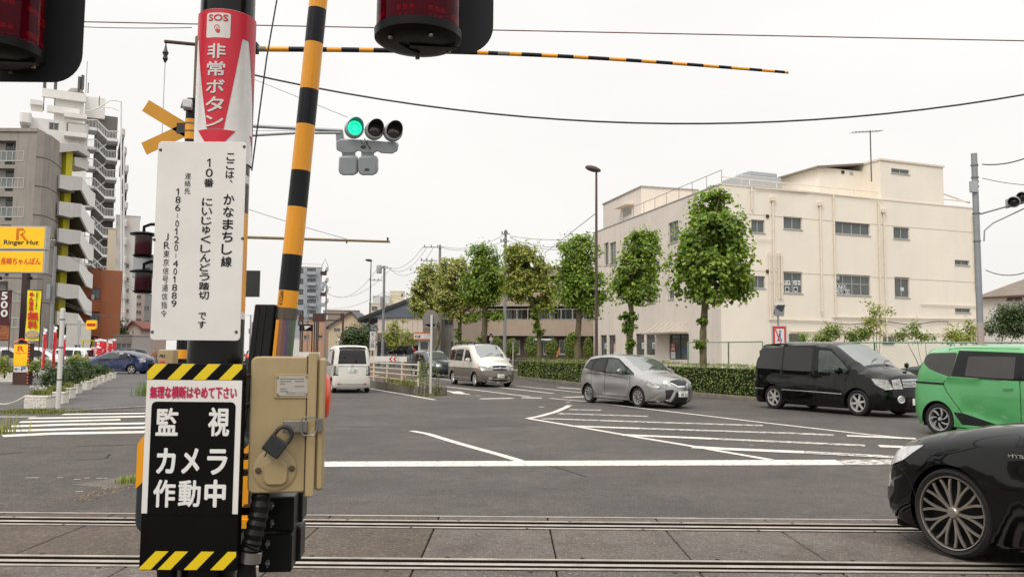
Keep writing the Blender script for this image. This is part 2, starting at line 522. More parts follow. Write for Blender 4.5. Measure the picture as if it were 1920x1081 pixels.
def make_rim(mb,c,side,rr,w,style):
 "rim in the plane y; side = +1 / -1 outward"
 c=Vector(c);ax=Vector((0,side,0));X=Vector((1,0,0));Z=Vector((0,0,1));s=w/2
 n=40
 face=s*0.80
 if style[0]=='mesh':mb.lathe([(rr*0.95,-s*0.6),(rr*0.955,face-.004)],c,ax,n,1);mb.lathe([(rr*0.955,face-.004),(rr*.965,face+0.014),(rr*.995,face+0.016),(rr*1.01,face-0.012)],c,ax,n,0)
 else:mb.lathe([(rr*0.90,-s*0.6),(rr*0.90,face*0.75),(rr*0.93,face+0.012),(rr*1.0,face+0.016),(rr*1.01,face-0.012)],c,ax,n,0)   # barrel and lip
 mb.lathe([(0.001,-s*0.1),(rr*0.91,-s*0.1)],c,ax,n,1)                       # dark back disc
 mb.lathe([(0.0005,face+0.012),(rr*0.13,face+0.010),(rr*0.17,face-0.002),(rr*0.2,face-0.03)],c,ax,20,0)
 kind,k=style[0],style[1]
 def spoke(a0,a1,r0,r1,w0,w1,h0,h1,th=0.02,mi=0,bend=0.0,seg=5):
  vs=[];fs=[]
  for i in range(seg+1):
   t=i/seg;a=a0+(a1-a0)*t+bend*math.sin(math.pi*t);r=r0+(r1-r0)*t
   d=X*math.cos(a)+Z*math.sin(a);q=X*-math.sin(a)+Z*math.cos(a);hw=(w0+(w1-w0)*t)/2;h=h0+(h1-h0)*t
   p=c+d*r+ax*h
   vs+=[p-q*hw-ax*th,p-q*hw*0.75,p+q*hw*0.75,p+q*hw-ax*th]
  for i in range(seg):
   o=i*4
   fs+=[(o+j,o+j+1,o+5+j,o+4+j) for j in range(3)]
  mb.add(vs,fs,mi)
 for i in range(k):
  a=2*math.pi*i/k+style[2] if len(style)>2 else 2*math.pi*i/k
  if kind=='plain':      # straight spokes
   spoke(a,a,rr*0.12,rr*0.95,rr*style[3],rr*style[3]*0.8,face+0.006,face+0.006)
  elif kind=='mesh':     # forked spokes of a dressed-up wheel
   for sg in (-1,1):
    spoke(a+sg*0.02,a+sg*0.17,rr*0.15,rr*0.93,rr*0.075,rr*0.085,face-0.005,face+0.002,0.012,0,sg*-0.03,6)
  elif kind=='twist':
   spoke(a,a+0.5,rr*0.3,rr*0.93,rr*0.08,rr*0.26,face+0.008,face+0.004)
 if kind=='mesh':
  pass
 return mb

class Car:
 def __init__(s,spec):
  s.sp=spec;s.L=spec['L']
  s.sil=catmull(spec['sil'])
  arr=np.array(s.sil);s.sx=arr[:,0];s.sz=arr[:,1]
  seg=np.hypot(np.diff(s.sx),np.diff(s.sz));s.s=np.concatenate([[0],np.cumsum(seg)])
  # corner radius along the silhouette
  rk=spec.get('r',None)
  s.rk=np.array([s._r(x,z) for x,z in s.sil])
  s.half=spec['W']/2
 def _r(s,x,z):
  sp=s.sp;belt=sp['belt']
  rf=sp.get('r_end',0.2);rr=sp.get('r_rear',rf);rt=sp.get('r_roof',0.1);rh=sp.get('r_hood',0.16)
  base=rt if z>belt+0.25 else (rh if z>belt-0.12 else 0.0)
  ef=max(0,1-(s.L-x)/0.45);er=max(0,1-x/0.4)
  low=base if base else 0.1
  return max(low*(1-max(ef,er))+rf*ef+rr*er,0.03)
 def W(s,x,z):
  sp=s.sp;belt=sp['belt'];H=sp['H'];w=s.half
  if z>belt:
   t=(z-belt)/(H-belt);w -= sp.get('tumble',0.14)*t**1.15
  else:
   t=(belt-z)/belt
   w -= sp.get('shoulder',0.02)*(1-min(1,t/0.35))**2+0.05*max(0,(t-0.6)/0.4)**2
  # plan taper
  w -= sp.get('taper_f',0.10)*max(0,(x-s.L*0.62)/(s.L*0.38))**2.2+sp.get('taper_r',0.06)*max(0,(s.L*0.3-x)/(s.L*0.3))**2
  for cx,cz in ((sp['wr'],sp['R']),(sp['wf'],sp['R'])):   # swollen arches
   d=math.hypot(x-cx,z-cz)-(sp['R']+0.06)
   if abs(d)<0.25:w+=0.018*(1-abs(d)/0.25)
  for (x0,z0,x1,z1,dep,wid) in sp.get('crease',[]):
   t=(x-x0)/(x1-x0)
   if -0.05<t<1.05:
    zz=z0+(z1-z0)*t;dd=z-zz;k=min(1,(t+0.05)*5,(1.05-t)*5)
    if -wid<dd<0:w -= dep*(1+dd/wid)*k
  return w
 def Y(s,x,z):
  d2=(s.sx-x)**2+(s.sz-z)**2;i=int(np.argmin(d2));best=math.sqrt(d2[i])
  for j in (i-1,i):
   if 0<=j<len(s.sx)-1:
    ax,az,bx,bz=s.sx[j],s.sz[j],s.sx[j+1],s.sz[j+1]
    dx,dz=bx-ax,bz-az;t=max(0,min(1,((x-ax)*dx+(z-az)*dz)/(dx*dx+dz*dz+1e-12)))
    best=min(best,math.hypot(ax+dx*t-x,az+dz*t-z))
  r=s.rk[i];q=min(best/r,1)
  return s.W(x,z)-r*(1-math.sqrt(max(0,1-(1-q)**2)))
 def strip(s,sv,t,off=0.0):
  x=float(np.interp(sv,s.s,s.sx));z=float(np.interp(sv,s.s,s.sz))
  e=0.04
  tx=float(np.interp(sv+e,s.s,s.sx)-np.interp(sv-e,s.s,s.sx));tz=float(np.interp(sv+e,s.s,s.sz)-np.interp(sv-e,s.s,s.sz))
  l=math.hypot(tx,tz)+1e-9;nx,nz=-tz/l,tx/l     # outward (silhouette runs rear-bottom, roof, front-bottom)
  sp=s.sp
  fr=max(0,(x-s.L*0.72)/(s.L*0.28));rr=max(0,1-x/0.6)
  b=0.03+sp.get('nose',0.14)*fr**1.5*abs(nx)+sp.get('tail',0.06)*rr*abs(nx)+sp.get('ws',0.05)*max(0,nx)*(1 if z>sp['belt'] else 0)
  b=b*(1-abs(t)**2.4)
  yy=s.Y(x,z)*t
  return Vector((x+nx*(b+off),yy,z+nz*(b+off)))
 def s_front(s,z):
  k=s.sx>s.L*0.7;zz=s.sz[k][::-1];ss=s.s[k][::-1]
  return float(np.interp(z,zz,ss))
 def s_rear(s,z):
  k=s.sx<s.L*0.3;return float(np.interp(z,s.sz[k],s.s[k]))
 def s_at(s,x):
  "s on the upper side at x"
  i0=int(np.argmax(s.sz>0.45));best=None
  k=(s.sz>0.5)
  xs=s.sx[k];ss=s.s[k]
  o=np.argsort(ss);xs=np.maximum.accumulate(xs[o]);return float(np.interp(x,xs,ss[o]))

def build_car(name,loc,heading,spec,paint,label,cat='car',group=None,rim_mat='rim_silver'):
 c=Car(spec);L=c.L;sp=spec
 ang=math.atan2(heading[1],heading[0])
 # root: at the ground below the middle of the car
 root=thing(name,(0,0,0),label,cat,group)
 h=Vector((heading[0],heading[1],0)).normalized()
 root.rotation_euler=(0,0,ang);root.location=loc
 ROOTM[root.name]=Matrix.Translation(Vector(loc)) @ Matrix.Rotation(ang,4,'Z')
 ox=L/2
 def V3(p):return (p[0]-ox,p[1],p[2])
 Rw=sp['R'];Ra=Rw+sp.get('gap',0.045);zb=sp.get('zb',0.2)
 # side outline: silhouette reversed + bottom with arches
 bottom=[]
 x0,z0=c.sil[0];x1,z1=c.sil[-1]
 def arch(cx,rev=False):
  a0=math.asin(max(-1,min(1,(zb-Rw)/Ra)));pts=[]
  for i in range(19):
   a=(math.pi-a0)+(a0-(math.pi-a0))*i/18
   pts.append((cx+Ra*math.cos(a),Rw+Ra*math.sin(a)))
  return pts
 bottom=[(x0+0.03,zb)]+arch(sp['wr'])+arch(sp['wf'])+[(x1-0.03,zb)]
 outline=list(reversed(c.sil))+[p for p in bottom]
 # thin the duplicates
 ol=[]
 for p in outline:
  if not ol or math.hypot(p[0]-ol[-1][0],p[1]-ol[-1][1])>0.012:ol.append(p)
 regs=[(n,[(q[0],q[1]) for q in p]) for n,p in sp['side']]
 V,Fc,lab=cdt(ol,regs,sp.get('step',0.11))
 ys=np.array([c.Y(x,z) for x,z in V])
 surf={}
 def put(region,tri_pts):
  surf.setdefault(region,MB()).add(tri_pts,[(0,1,2)])
 for side in (1,-1):
  per={}
  for f,l in zip(Fc,lab):per.setdefault(l,[]).append(tuple(f))
  for l,fs in per.items():
   used=sorted({i for f in fs for i in f});mp={i:k for k,i in enumerate(used)}
   key=(l,side) if l != 'body' else ('body',0)
   surf.setdefault(key,MB()).add([V3((V[i][0],side*ys[i],V[i][1])) for i in used],[tuple(mp[i] for i in f) for f in fs])
 # strip over the top: domain (s, t)
 S=c.s[-1];tw=0.8
 sol=[(s_,tw) for s_ in c.s]+[(S,tw*(1-0.25*k)) for k in range(1,8)]+[(s_,-tw) for s_ in c.s[::-1]]+[(0,-tw*(1-0.25*k)) for k in range(1,8)]
 sregs=[]
 for n,p in sp['top']:
  sregs.append((n,[(q[0](c) if callable(q[0]) else q[0],q[1]*tw) for q in p]))
 V2,F2,lab2=cdt(sol,sregs,sp.get('step',0.11))
 pts=[c.strip(v[0],max(-1,min(1,v[1]/tw))) for v in V2]
 per={}
 for f,l in zip(F2,lab2):per.setdefault(l,[]).append(tuple(f))
 for l,fs in per.items():
  used=sorted({i for f in fs for i in f});mp={i:k for k,i in enumerate(used)}
  key=(l,0)
  surf.setdefault(key,MB()).add([V3(pts[i]) for i in used],[tuple(mp[i] for i in f) for f in fs])
 def fin(mb,nm,mat,parent=root,sm=40,label=None):
  me=bpy.data.meshes.new(nm);me.from_pydata(mb.v,[],mb.f);
  for q in (mat if isinstance(mat,list) else [mat]):me.materials.append(q)
  if isinstance(mat,list):me.polygons.foreach_set('material_index',mb.m)
  bm=bmesh.new();bm.from_mesh(me);bmesh.ops.remove_doubles(bm,verts=bm.verts,dist=0.0015);bmesh.ops.recalc_face_normals(bm,faces=bm.faces);bm.to_mesh(me);bm.free()
  me.shade_smooth();me.set_sharp_from_angle(angle=R(sm))
  o=bpy.data.objects.new(nm,me);COL.objects.link(o);o.parent=parent
  if label:o['label']=label
  return o
 glass=M('car_glass',(0.012,0.0118,0.0115,1),0.03,var=0,spec=0.5,ior=1.5)
 front_glass=M('car_windscreen',C(120,126,122,0.55),0.04,var=0.12,scale=1.5,spec=1.0,ior=1.9)  # grey base colour stands in for sky reflected in the windscreen
 trim=M('car_black_trim',(0.010,0.010,0.011,1),0.45,var=0.0,spec=0.3)
 clear=M('car_lamp_glass',C(200,200,196,0.72),0.15,metal=0.25,var=0.6,scale=11,spec=.7)
 redl=M('car_lamp_red',(0.45,0.012,0.02,1),0.15,var=0.15,coat=1)
 amber=M('car_lamp_amber',(0.7,0.2,0.03,1),0.15,var=0.15,coat=1)
 chrome=M('chrome',(0.8,0.8,0.8,1),0.22,metal=.85,var=0.04)
 grille=M('car_grille',(0.02,0.02,0.022,1),0.35,var=0)
 look={'window':glass,'windscreen':front_glass,'rear_window':glass,'headlight':clear,'tail_light':redl,'indicator':amber,'grille':grille,'black_trim':trim,
   'clear_lamp':clear,'air_intake':grille,'door':paint,'bonnet':paint,'tailgate':paint,'roof_panel':paint,'fog_lamp':clear,'side_window':M('car_side_glass',C(96,104,98,.5),.04,var=.5,scale=2.5,spec=.6)}
 look.update(sp.get('look',{}))
 lbls=sp.get('labels',{})
 for (l,side),mb in surf.items():
  mt=paint if l=='body' else look.get(l.split(':')[0],paint)
  fin(mb,l.split(':')[0],mt,label=lbls.get(l.split(':')[0]))
 # underbody and wheel housings
 ub=MB()
 ub.box(V3((0.25,-c.half+0.14,zb-0.03)),V3((L-0.25,c.half-0.14,zb+0.06)))
 for cx in (sp['wr'],sp['wf']):
  for sd in (1,-1):
   k=16;ring=[]
   for i in range(k+1):
    a=math.pi*i/k
    ring.append((cx+(Ra+0.01)*math.cos(a),Rw+(Ra+0.01)*math.sin(a)))
   yo=sd*(c.half-0.06);yi=sd*(c.half-0.42)
   vs=[V3((x,yo,z)) for x,z in ring]+[V3((x,yi,z)) for x,z in ring]
   ub.add(vs,[(i,i+1,k+2+i,k+1+i) for i in range(k)])
   ub.add([V3((x,yi,z)) for x,z in ring],[tuple(range(k+1))])
 fin(ub,'underbody',M('car_underbody',(0.008,0.008,0.008,1),0.8,var=0,spec=0.1))
 # wheels
 tyre=M('tyre',(0.018,0.018,0.018,1),0.75,var=0.15,scale=20,spec=0.3)
 rims={'rim_silver':M('rim_silver',C(205,203,198,0.9),0.3,metal=0.45,var=0.08),'rim_dark':M('rim_machined',C(190,182,170,0.62),0.3,metal=0.75,var=0.2),'rim_plastic':M('rim_plastic',C(185,185,182,0.75),0.35,metal=0.3,var=0.08)}
 rm=rims.get(rim_mat,rims['rim_silver'])
 dark=M('rim_shadow',(0.01,0.01,0.01,1),0.7,var=0,spec=0.2)
 w=sp.get('tw',0.19);rr=sp.get('rr',Rw*0.66)
 for cx in (sp['wr'],sp['wf']):
  for sd in (1,-1):
   yc=sd*(c.half-0.035-w/2+sp.get('poke',0))
   mb=MB();mb.lathe(wheel_prof(Rw,rr,w),(cx-ox,yc,Rw),(0,1,0),44)
   wo=fin(mb,'wheel',tyre,sm=50)
   mr_=MB();make_rim(mr_,(cx-ox,yc,Rw),sd,rr,w,sp.get('rim',('plain',6,0.3,0.24)))
   fin(mr_,'rim',[rm,dark],wo,35)
 # seams and crease lines: dark ribbons on the surface
 for side in (1,-1):
  mb=MB()
  for pl,wd in sp.get('seams',[]):
   pp=catmull([(x,z) for x,z in pl],0.08) if len(pl)>2 else [(pl[0][0]+(pl[1][0]-pl[0][0])*i/12,pl[0][1]+(pl[1][1]-pl[0][1])*i/12) for i in range(13)]
   P3=[Vector((x-ox,side*(c.Y(x,z)+0.002),z)) for x,z in pp]
   for i in range(len(P3)-1):
    d=(P3[i+1]-P3[i]);q=Vector((-d.z,0,d.x));
    if q.length<1e-6:continue
    q=q.normalized()*wd/2
    mb.add([P3[i]-q,P3[i+1]-q,P3[i+1]+q,P3[i]+q],[(0,1,2,3)])
  if mb.v:fin(mb,'panel_line',trim)
  for (pl,wd,mt_,nm) in sp.get('strips',[]):
   mb=MB()
   pp=catmull([(x,z) for x,z in pl],0.1)
   P3=[Vector((x-ox,side*(c.Y(x,z)+0.008),z)) for x,z in pp];P4=[Vector((p.x,p.y-side*0.02,p.z)) for p in P3]
   for i in range(len(P3)-1):
    q=Vector((0,0,wd/2))
    mb.add([P3[i]-q,P3[i+1]-q,P3[i+1]+q,P3[i]+q,P4[i]+q*1.3,P4[i+1]+q*1.3,P4[i]-q*1.3,P4[i+1]-q*1.3],[(0,1,2,3),(3,2,5,4),(6,7,1,0)])
   fin(mb,nm,{'chrome':chrome,'black':trim,'paint':paint}[mt_])
  # door handles
  for (x,z) in sp.get('handles',[]):
   mb=MB();y=c.Y(x,z)
   mb.obox((x-ox,side*(y+0.022),z),(0.085,0,0),(0,0.010,0),(0,0,0.013))
   mb.obox((x-ox-0.07,side*(y+0.008),z),(0.012,0,0),(0,0.012,0),(0,0,0.011));mb.obox((x-ox+0.07,side*(y+0.008),z),(0.012,0,0),(0,0.012,0),(0,0,0.011))
   fin(mb,'handle',sp.get('handle_mat',paint))
  # mirrors
  if 'mirror' in sp:
   x,z,s_=sp['mirror'];y=c.Y(x,z);mb=MB()
   mb.lathe([(0.001,-0.075),(0.05,-0.07),(0.085,-0.03),(0.09,0.02),(0.075,0.055),(0.001,0.06)],(0,0,0),(1,0,0),14)
   mb.v=[(vx*0.9*s_+x-ox,vy*1.25*s_+side*(y+0.13),vz*0.85*s_+z+0.03) for vx,vy,vz in mb.v]
   mb.obox((x-ox,side*(y+0.03),z-0.02),(0.035,0,0),(0,0.06,0),(0,0,0.02))
   mo=fin(mb,'wing_mirror',sp.get('mirror_mat',paint),sm=60)
 # pieces on the front or rear: polygons (t, z) with thickness
 def panel(nm,poly,where,mat,off=0.01,sub=0.06,parent=root,label=None):
  sf=c.s_front if where=='f' else c.s_rear
  dense=[]
  for (y0_,z0_),(y1_,z1_) in zip(poly,list(poly[1:])+[poly[0]]):
   kk=max(1,int(abs(y1_-y0_)/.09))
   dense+=[(y0_+(y1_-y0_)*i_/kk,z0_+(z1_-z0_)*i_/kk) for i_ in range(kk)]
  poly=dense
  pl=[(sf(z) ,y) for y,z in poly]
  bb=pl;Vv,Ff,_=cdt([(a,b*tw) for a,b in bb],[],sub)
  mb=MB()
  top=[V3(c.strip(a,b/tw,off)) for a,b in Vv];n=len(top)
  mb.add(top,[tuple(f) for f in Ff])
  k=len(poly);ring=[V3(c.strip(a,b,off)) for a,b in bb];ring2=[V3(c.strip(a,b,-0.01)) for a,b in bb]
  mb.add(ring+ring2,[(i,(i+1) % k,k+(i+1) % k,k+i) for i in range(k)])
  return fin(mb,nm,mat,parent,30,label)
 for item in sp.get('panels',[]):
  nm,poly,where,mt_,off=item[:5]
  panel(nm,poly,where,{'chrome':chrome,'black':trim,'grille':grille,'paint':paint,'clear':clear,'red':redl,'silver':rims['rim_silver'],'white':M('white_plastic',C(235,235,232),0.4,var=0.02)}.get(mt_,mt_),off)
 # number plate(s)
 for (where,z,txts) in sp.get('plates',[]):
  sf=c.s_front if where=='f' else c.s_rear
  p=c.strip(sf(z),0,0.02);p2=c.strip(sf(z+0.05),0,0.02)
  sgn=1 if where=='f' else -1
  pw,ph=0.165,0.083
  fr=Frame(Vector((p.x-ox+sgn*0.012,-pw*sgn,z-ph)),(0,sgn,0))
  mb=MB();fr.box(mb,0,0,2*pw,2*ph,-0.012,0.0)
  iv=ROOTM[root.name]
  po=fin(mb,'number_plate',M('plate_white',C(235,235,228),0.4,var=0.02))
  tb=MB()
  text(tb,txts[0],fr,(0.09,0.118,0.24,0.155),0.002,0.01);text(tb,txts[1],fr,(0.075,0.012,0.315,0.105),0.002,0.03);text(tb,txts[2],fr,(0.012,0.03,0.05,0.07),0.002,0.02)
  fin(tb,'number',M('plate_green',C(20,70,50),0.5,var=0),po)
 c.root=root;c.fin=fin;c.V3=V3;c.ox=ox;c.panel=panel;c.paint=paint
 return c

def wipers(c,x0,z0,n=2):
 mb=MB()
 for k in range(n):
  t0=-0.1+0.75*k-0.35
  pts=[c.strip(c.s_at(x0) ,t0,0.02),c.strip(c.s_at(x0-0.10),t0+0.28,0.022),c.strip(c.s_at(x0-0.16),t0+0.60,0.02)]
  mb.tube([Vector(c.V3(p)) for p in pts],0.008,5)
 c.fin(mb,'wiper',M('car_black_trim'))
def emblem(c,z,kind,r=0.06,where='f',t=0.0):
 sf=c.s_front if where=='f' else c.s_rear
 p=Vector(c.V3(c.strip(sf(z),t,0.018)));sg=1 if where=='f' else -1
 fr=Frame(p,(0,sg,0));mb=MB()
 if kind=='ring_bar':
  mb.lathe([(r*0.72,0),(r*0.78,0.012),(r,0.012),(r,0)],p,(sg,0,0),24);fr.box(mb,-r*1.15,-r*0.2,r*1.15,r*0.2,0.0,0.018)
 elif kind=='h':
  pl=[(-.9,1),(-.55,1),(-.4,.15),(.4,.15),(.55,1),(.9,1),(.62,-1),(.32,-1),(.38,-.2),(-.38,-.2),(-.32,-1),(-.62,-1)]
  mb.prism([(a*r*0.8,b*r*0.8) for a,b in pl],0.012,fr)
  mb.tube([fr.at(a*r*1.2,b*r*1.1,0.006) for a,b in [(-1,1),(1,1),(.75,-1),(-.75,-1)]],0.006,5,closed=True)
 else:
  mb.lathe([(0.001,0.016),(r*0.6,0.014),(r,0)],p,(sg,0,0),20)
 c.fin(mb,'emblem',M('chrome'))

A=lambda x:(lambda c:c.s_at(x))
FZ=lambda z:(lambda c:c.s_front(z))
RZ=lambda z:(lambda c:c.s_rear(z))

def two_tone():
 mt=bpy.data.materials.new('paint_pearl_over_bronze');mt.use_nodes=True
 N=mt.node_tree.nodes;L=mt.node_tree.links;b=N['Principled BSDF']
 tcn=N.new('ShaderNodeTexCoord');sp=N.new('ShaderNodeSeparateXYZ');L.new(tcn.outputs['Object'],sp.inputs[0])
 r=N.new('ShaderNodeValToRGB');r.color_ramp.elements[0].position=0.86;r.color_ramp.elements[0].color=C(128,118,108,0.6)
 r.color_ramp.elements[1].position=0.885;r.color_ramp.elements[1].color=C(236,230,218,0.74)
 L.new(sp.outputs['Z'],r.inputs[0]);L.new(r.outputs[0],b.inputs['Base Color'])
 b.inputs['Roughness'].default_value=0.35;b.inputs['Coat Weight'].default_value=0.8;b.inputs['Coat Roughness'].default_value=0.05;b.inputs['Metallic'].default_value=0.15
 return mt

paint_silver=M('paint_silver',C(172,170,168,0.8),0.32,metal=0.75,var=0.04,scale=1.5,coat=0.8)
paint_black=M('paint_black',(0.003,0.003,0.0032,1),0.07,metal=0.0,var=0.1,scale=1.5,spec=0.42)
paint_crown=M('paint_black_glossy',(0.0025,0.0025,0.003,1),0.05,var=0.15,scale=2,spec=0.42)
paint_pearl=M('paint_pearl_white',C(240,237,226,0.76),0.3,var=0.03,coat=0.8)
paint_green=M('paint_green',C(88,178,104,0.78),0.3,metal=0.25,var=0.04,coat=0.9)
paint_blue=M('paint_blue',C(34,52,108,0.55),0.25,metal=0.1,var=0.05,coat=0.9)
paint_white=M('paint_white',C(235,235,235,0.85),0.3,var=0.03,coat=0.6)
paint_grey=M('paint_dark_grey',C(70,76,80,0.7),0.3,metal=0.4,var=0.05,coat=0.8)

def hatch_spec():
 W1=[(1.60,1.01),(1.62,1.41),(2.05,1.40),(2.32,1.29),(2.60,1.11),(2.60,0.975)]
 W2=[(0.86,1.07),(0.98,1.33),(1.18,1.41),(1.50,1.42),(1.50,1.02)]
 return dict(L=3.955,W=1.695,H=1.525,belt=1.0,R=0.30,wr=0.625,wf=3.155,zb=0.19,r_end=0.26,r_rear=0.2,r_roof=0.12,r_hood=0.2,tumble=0.17,nose=0.22,tail=0.08,ws=0.07,taper_f=0.12,step=0.10,
  sil=[(0.12,.24),(0.05,.36),(0.02,.6),(0.06,.82),(0.12,1.02),(0.24,1.26),(0.36,1.42),(0.6,1.485),(1.1,1.525),(1.7,1.52),(2.1,1.465),(2.5,1.32),(2.85,1.13),(3.12,1.0,1),(3.4,.93),(3.68,.855),(3.84,.77),(3.915,.66),(3.955,.5),(3.94,.34),(3.86,.2)],
  side=[('side_window',round_corners(W1,0.05)),('window',round_corners(W2,0.05)),('window',round_corners([(0.40,1.14),(0.56,1.33),(0.90,1.37),(0.77,1.085)],0.05)),
              ('side_window',round_corners([(2.68,.99),(2.68,1.10),(2.92,.985),(2.95,.95)],0.02)),
              ('black_trim',round_corners([(0.36,1.11),(0.6,1.38),(1.18,1.45),(1.70,1.46),(2.08,1.43),(2.4,1.295),(2.95,1.0),(2.98,.94),(1.6,.97),(0.78,1.05)],0.04)),
              ('headlight',round_corners([(3.42,.80),(3.62,.79),(3.9,.70),(3.9,.60),(3.72,.60),(3.55,.68)],0.03)),
              ('tail_light',round_corners([(0.0,.88),(0.16,.9),(0.34,1.12),(0.24,1.2),(0.08,1.05)],0.03)),
              ('door',[(1.56,.30),(1.56,.99),(2.60,.96),(2.84,.90),(2.80,.5),(2.72,.33),(2.6,.28)]),('door',[(0.86,.52),(0.80,1.04),(1.53,1.0),(1.53,.30),(1.1,.31)])],
  top=[('windscreen',[(A(2.12),-.90),(A(3.04),-.90),(A(3.04),.90),(A(2.12),.90)]),('rear_window',[(RZ(1.08),-.85),(RZ(1.38),-.82),(RZ(1.38),.82),(RZ(1.08),.85)]),
             ('bonnet',[(A(3.10),-.86),(A(3.72),-.78),(A(3.76),0),(A(3.72),.78),(A(3.10),.86)])],
  seams=[([(2.6,.28),(2.72,.33),(2.80,.5),(2.84,.90)],.014),([(1.55,.30),(1.55,1.0)],.014),([(0.80,1.04),(.86,.55),(1.05,.32)],.014),([(0.5,0.95),(1.2,.93),(2.0,.89),(2.7,.82)],.018),([(0.6,.31),(2.9,.27)],.012)],  # long upper ribbon draws the side crease as a dark line
  crease=[(0.5,.95,2.85,.83,.022,.16),(1.0,.40,2.7,.52,.028,.14)],handles=[(1.72,.90),(0.98,.96)],mirror=(2.52,1.02,1.0),rim=('twist',9,0,0),rr=0.205,tw=0.185,
  panels=[('grille',[(-.60,.715),(-.62,.67),(-.30,.575),(.30,.575),(.62,.67),(.60,.715),(0,.73)],'f','grille',.008),('grille_bar',[(-.62,.68),(-.30,.595),(.30,.595),(.62,.68),(.62,.655),(.32,.565),(-.32,.565),(-.62,.655)],'f','chrome',.02),
    ('headlight',[(-.99,.70),(-.99,.60),(-.72,.61),(-.55,.67),(-.62,.72),(-.8,.77)],'f','clear',.006),('headlight',[(.99,.70),(.8,.77),(.62,.72),(.55,.67),(.72,.61),(.99,.60)],'f','clear',.006),
    ('air_intake',[(-.46,.47),(-.58,.26),(.58,.26),(.46,.47)],'f','grille',.006),('air_intake',[(-.96,.53),(-.90,.30),(-.74,.32),(-.56,.50),(-.60,.53)],'f','grille',.006),('air_intake',[(.96,.53),(.60,.53),(.56,.50),(.74,.32),(.90,.30)],'f','grille',.006),
    ('bumper_lip',[(-.95,.255),(.95,.255),(.9,.2),(-.9,.2)],'f','black',.012),('bumper_blade',[(-.74,.32),(-.56,.49),(-.50,.47),(-.62,.27),(-.86,.27)],'f','silver',.016),('bumper_blade',[(.74,.32),(.86,.27),(.62,.27),(.50,.47),(.56,.49)],'f','silver',.016)],
  plates=[('f',.43,('足立 500','48-23','さ'))])

def elgrand_spec():
 s=dict(look={'window':M('glass_smoked',(0.018,0.0175,0.017,1),.04,var=.1,spec=.5)},L=4.795,W=1.795,H=1.92,belt=1.12,R=0.345,wr=0.93,wf=3.88,zb=0.2,r_end=0.24,r_roof=0.12,r_hood=0.2,tumble=0.13,nose=0.16,tail=0.07,ws=0.08,step=0.12,
  sil=[(0.12,.22),(0.04,.4),(0.03,.85),(0.06,1.15),(0.14,1.5),(0.26,1.80),(0.5,1.885),(1.5,1.92),(2.6,1.905),(2.98,1.84),(3.4,1.60),(3.98,1.23,1),(4.35,1.14),(4.60,1.05),(4.70,.96,1),(4.74,.75),(4.79,.55),(4.77,.35),(4.70,.2)],
  side=[('window',round_corners([(0.26,1.18),(0.40,1.76),(1.28,1.79),(1.28,1.15)],.07)),('window',round_corners([(1.35,1.14),(1.35,1.79),(2.38,1.79),(2.38,1.12)],.05)),
              ('side_window',round_corners([(2.64,1.12),(2.60,1.72),(3.0,1.69),(3.35,1.45),(3.62,1.20),(3.52,1.09)],.05)),
              ('headlight',round_corners([(4.30,.985),(4.68,.96),(4.75,.72),(4.66,.71),(4.42,.83)],.02)),('tail_light',[(0.0,1.15),(0.0,1.6),(0.15,1.6),(0.12,1.15)]),
              ('door',[(1.31,.4),(1.31,1.84),(2.46,1.84),(2.46,.30),(1.5,.30)]),('door',[(2.48,.30),(2.48,1.82),(3.02,1.76),(3.66,1.22),(3.55,.9),(3.42,.30)])],
  top=[('windscreen',[(A(3.02),-.90),(A(3.90),-.92),(A(3.90),.92),(A(3.02),.90)]),('rear_window',[(RZ(1.2),-.85),(RZ(1.75),-.8),(RZ(1.75),.8),(RZ(1.2),.85)]),('bonnet',[(A(4.0),-.9),(A(4.66),-.85),(A(4.66),.85),(A(4.0),.9)])],
  seams=[([(1.31,.42),(1.31,1.83)],.014),([(2.47,.3),(2.47,1.83)],.014),([(3.42,.3),(3.55,.8),(3.66,1.2)],.014),([(1.31,1.83),(2.47,1.84)],.012),([(4.2,.3),(4.34,.75)],.01)],
  strips=[([(0.10,.58),(0.58,.58)],.022,'chrome','side_moulding'),([(1.30,.58),(2.4,.57),(3.42,.55)],.022,'chrome','side_moulding'),([(1.3,.22),(3.4,.22)],.07,'paint','side_skirt')],
  crease=[(0.1,1.02,3.6,.96,.02,.2),(3.2,.98,4.4,.92,.015,.15)],handles=[(2.30,.98),(2.60,.98)],mirror=(3.42,1.14,1.15),rim=('plain',6,0.2,0.30),rr=0.235,tw=0.21,
  panels=[('grille',[(-.62,.94),(-.60,.70),(.60,.70),(.62,.94)],'f','grille',.008)]+[('grille_bar',[(-.61,.74+.036*i),(.61,.74+.036*i),(.61,.753+.036*i),(-.61,.753+.036*i)],'f','chrome',.022) for i in range(6)]+[
    ('headlight',[(-.99,.95),(-.99,.72),(-.64,.70),(-.67,.95)],'f','clear',.008),('headlight',[(.99,.95),(.67,.95),(.64,.70),(.99,.72)],'f','clear',.008),('air_intake',[(-.52,.50),(-.5,.28),(.5,.28),(.52,.50)],'f','grille',.008)]+
    [('intake_bar',[(-.5,.33+.07*i),(.5,.33+.07*i),(.5,.345+.07*i),(-.5,.345+.07*i)],'f','black',.02) for i in range(2)],
  plates=[('f',.41,('足立 302','20-03','す'))])
 return s

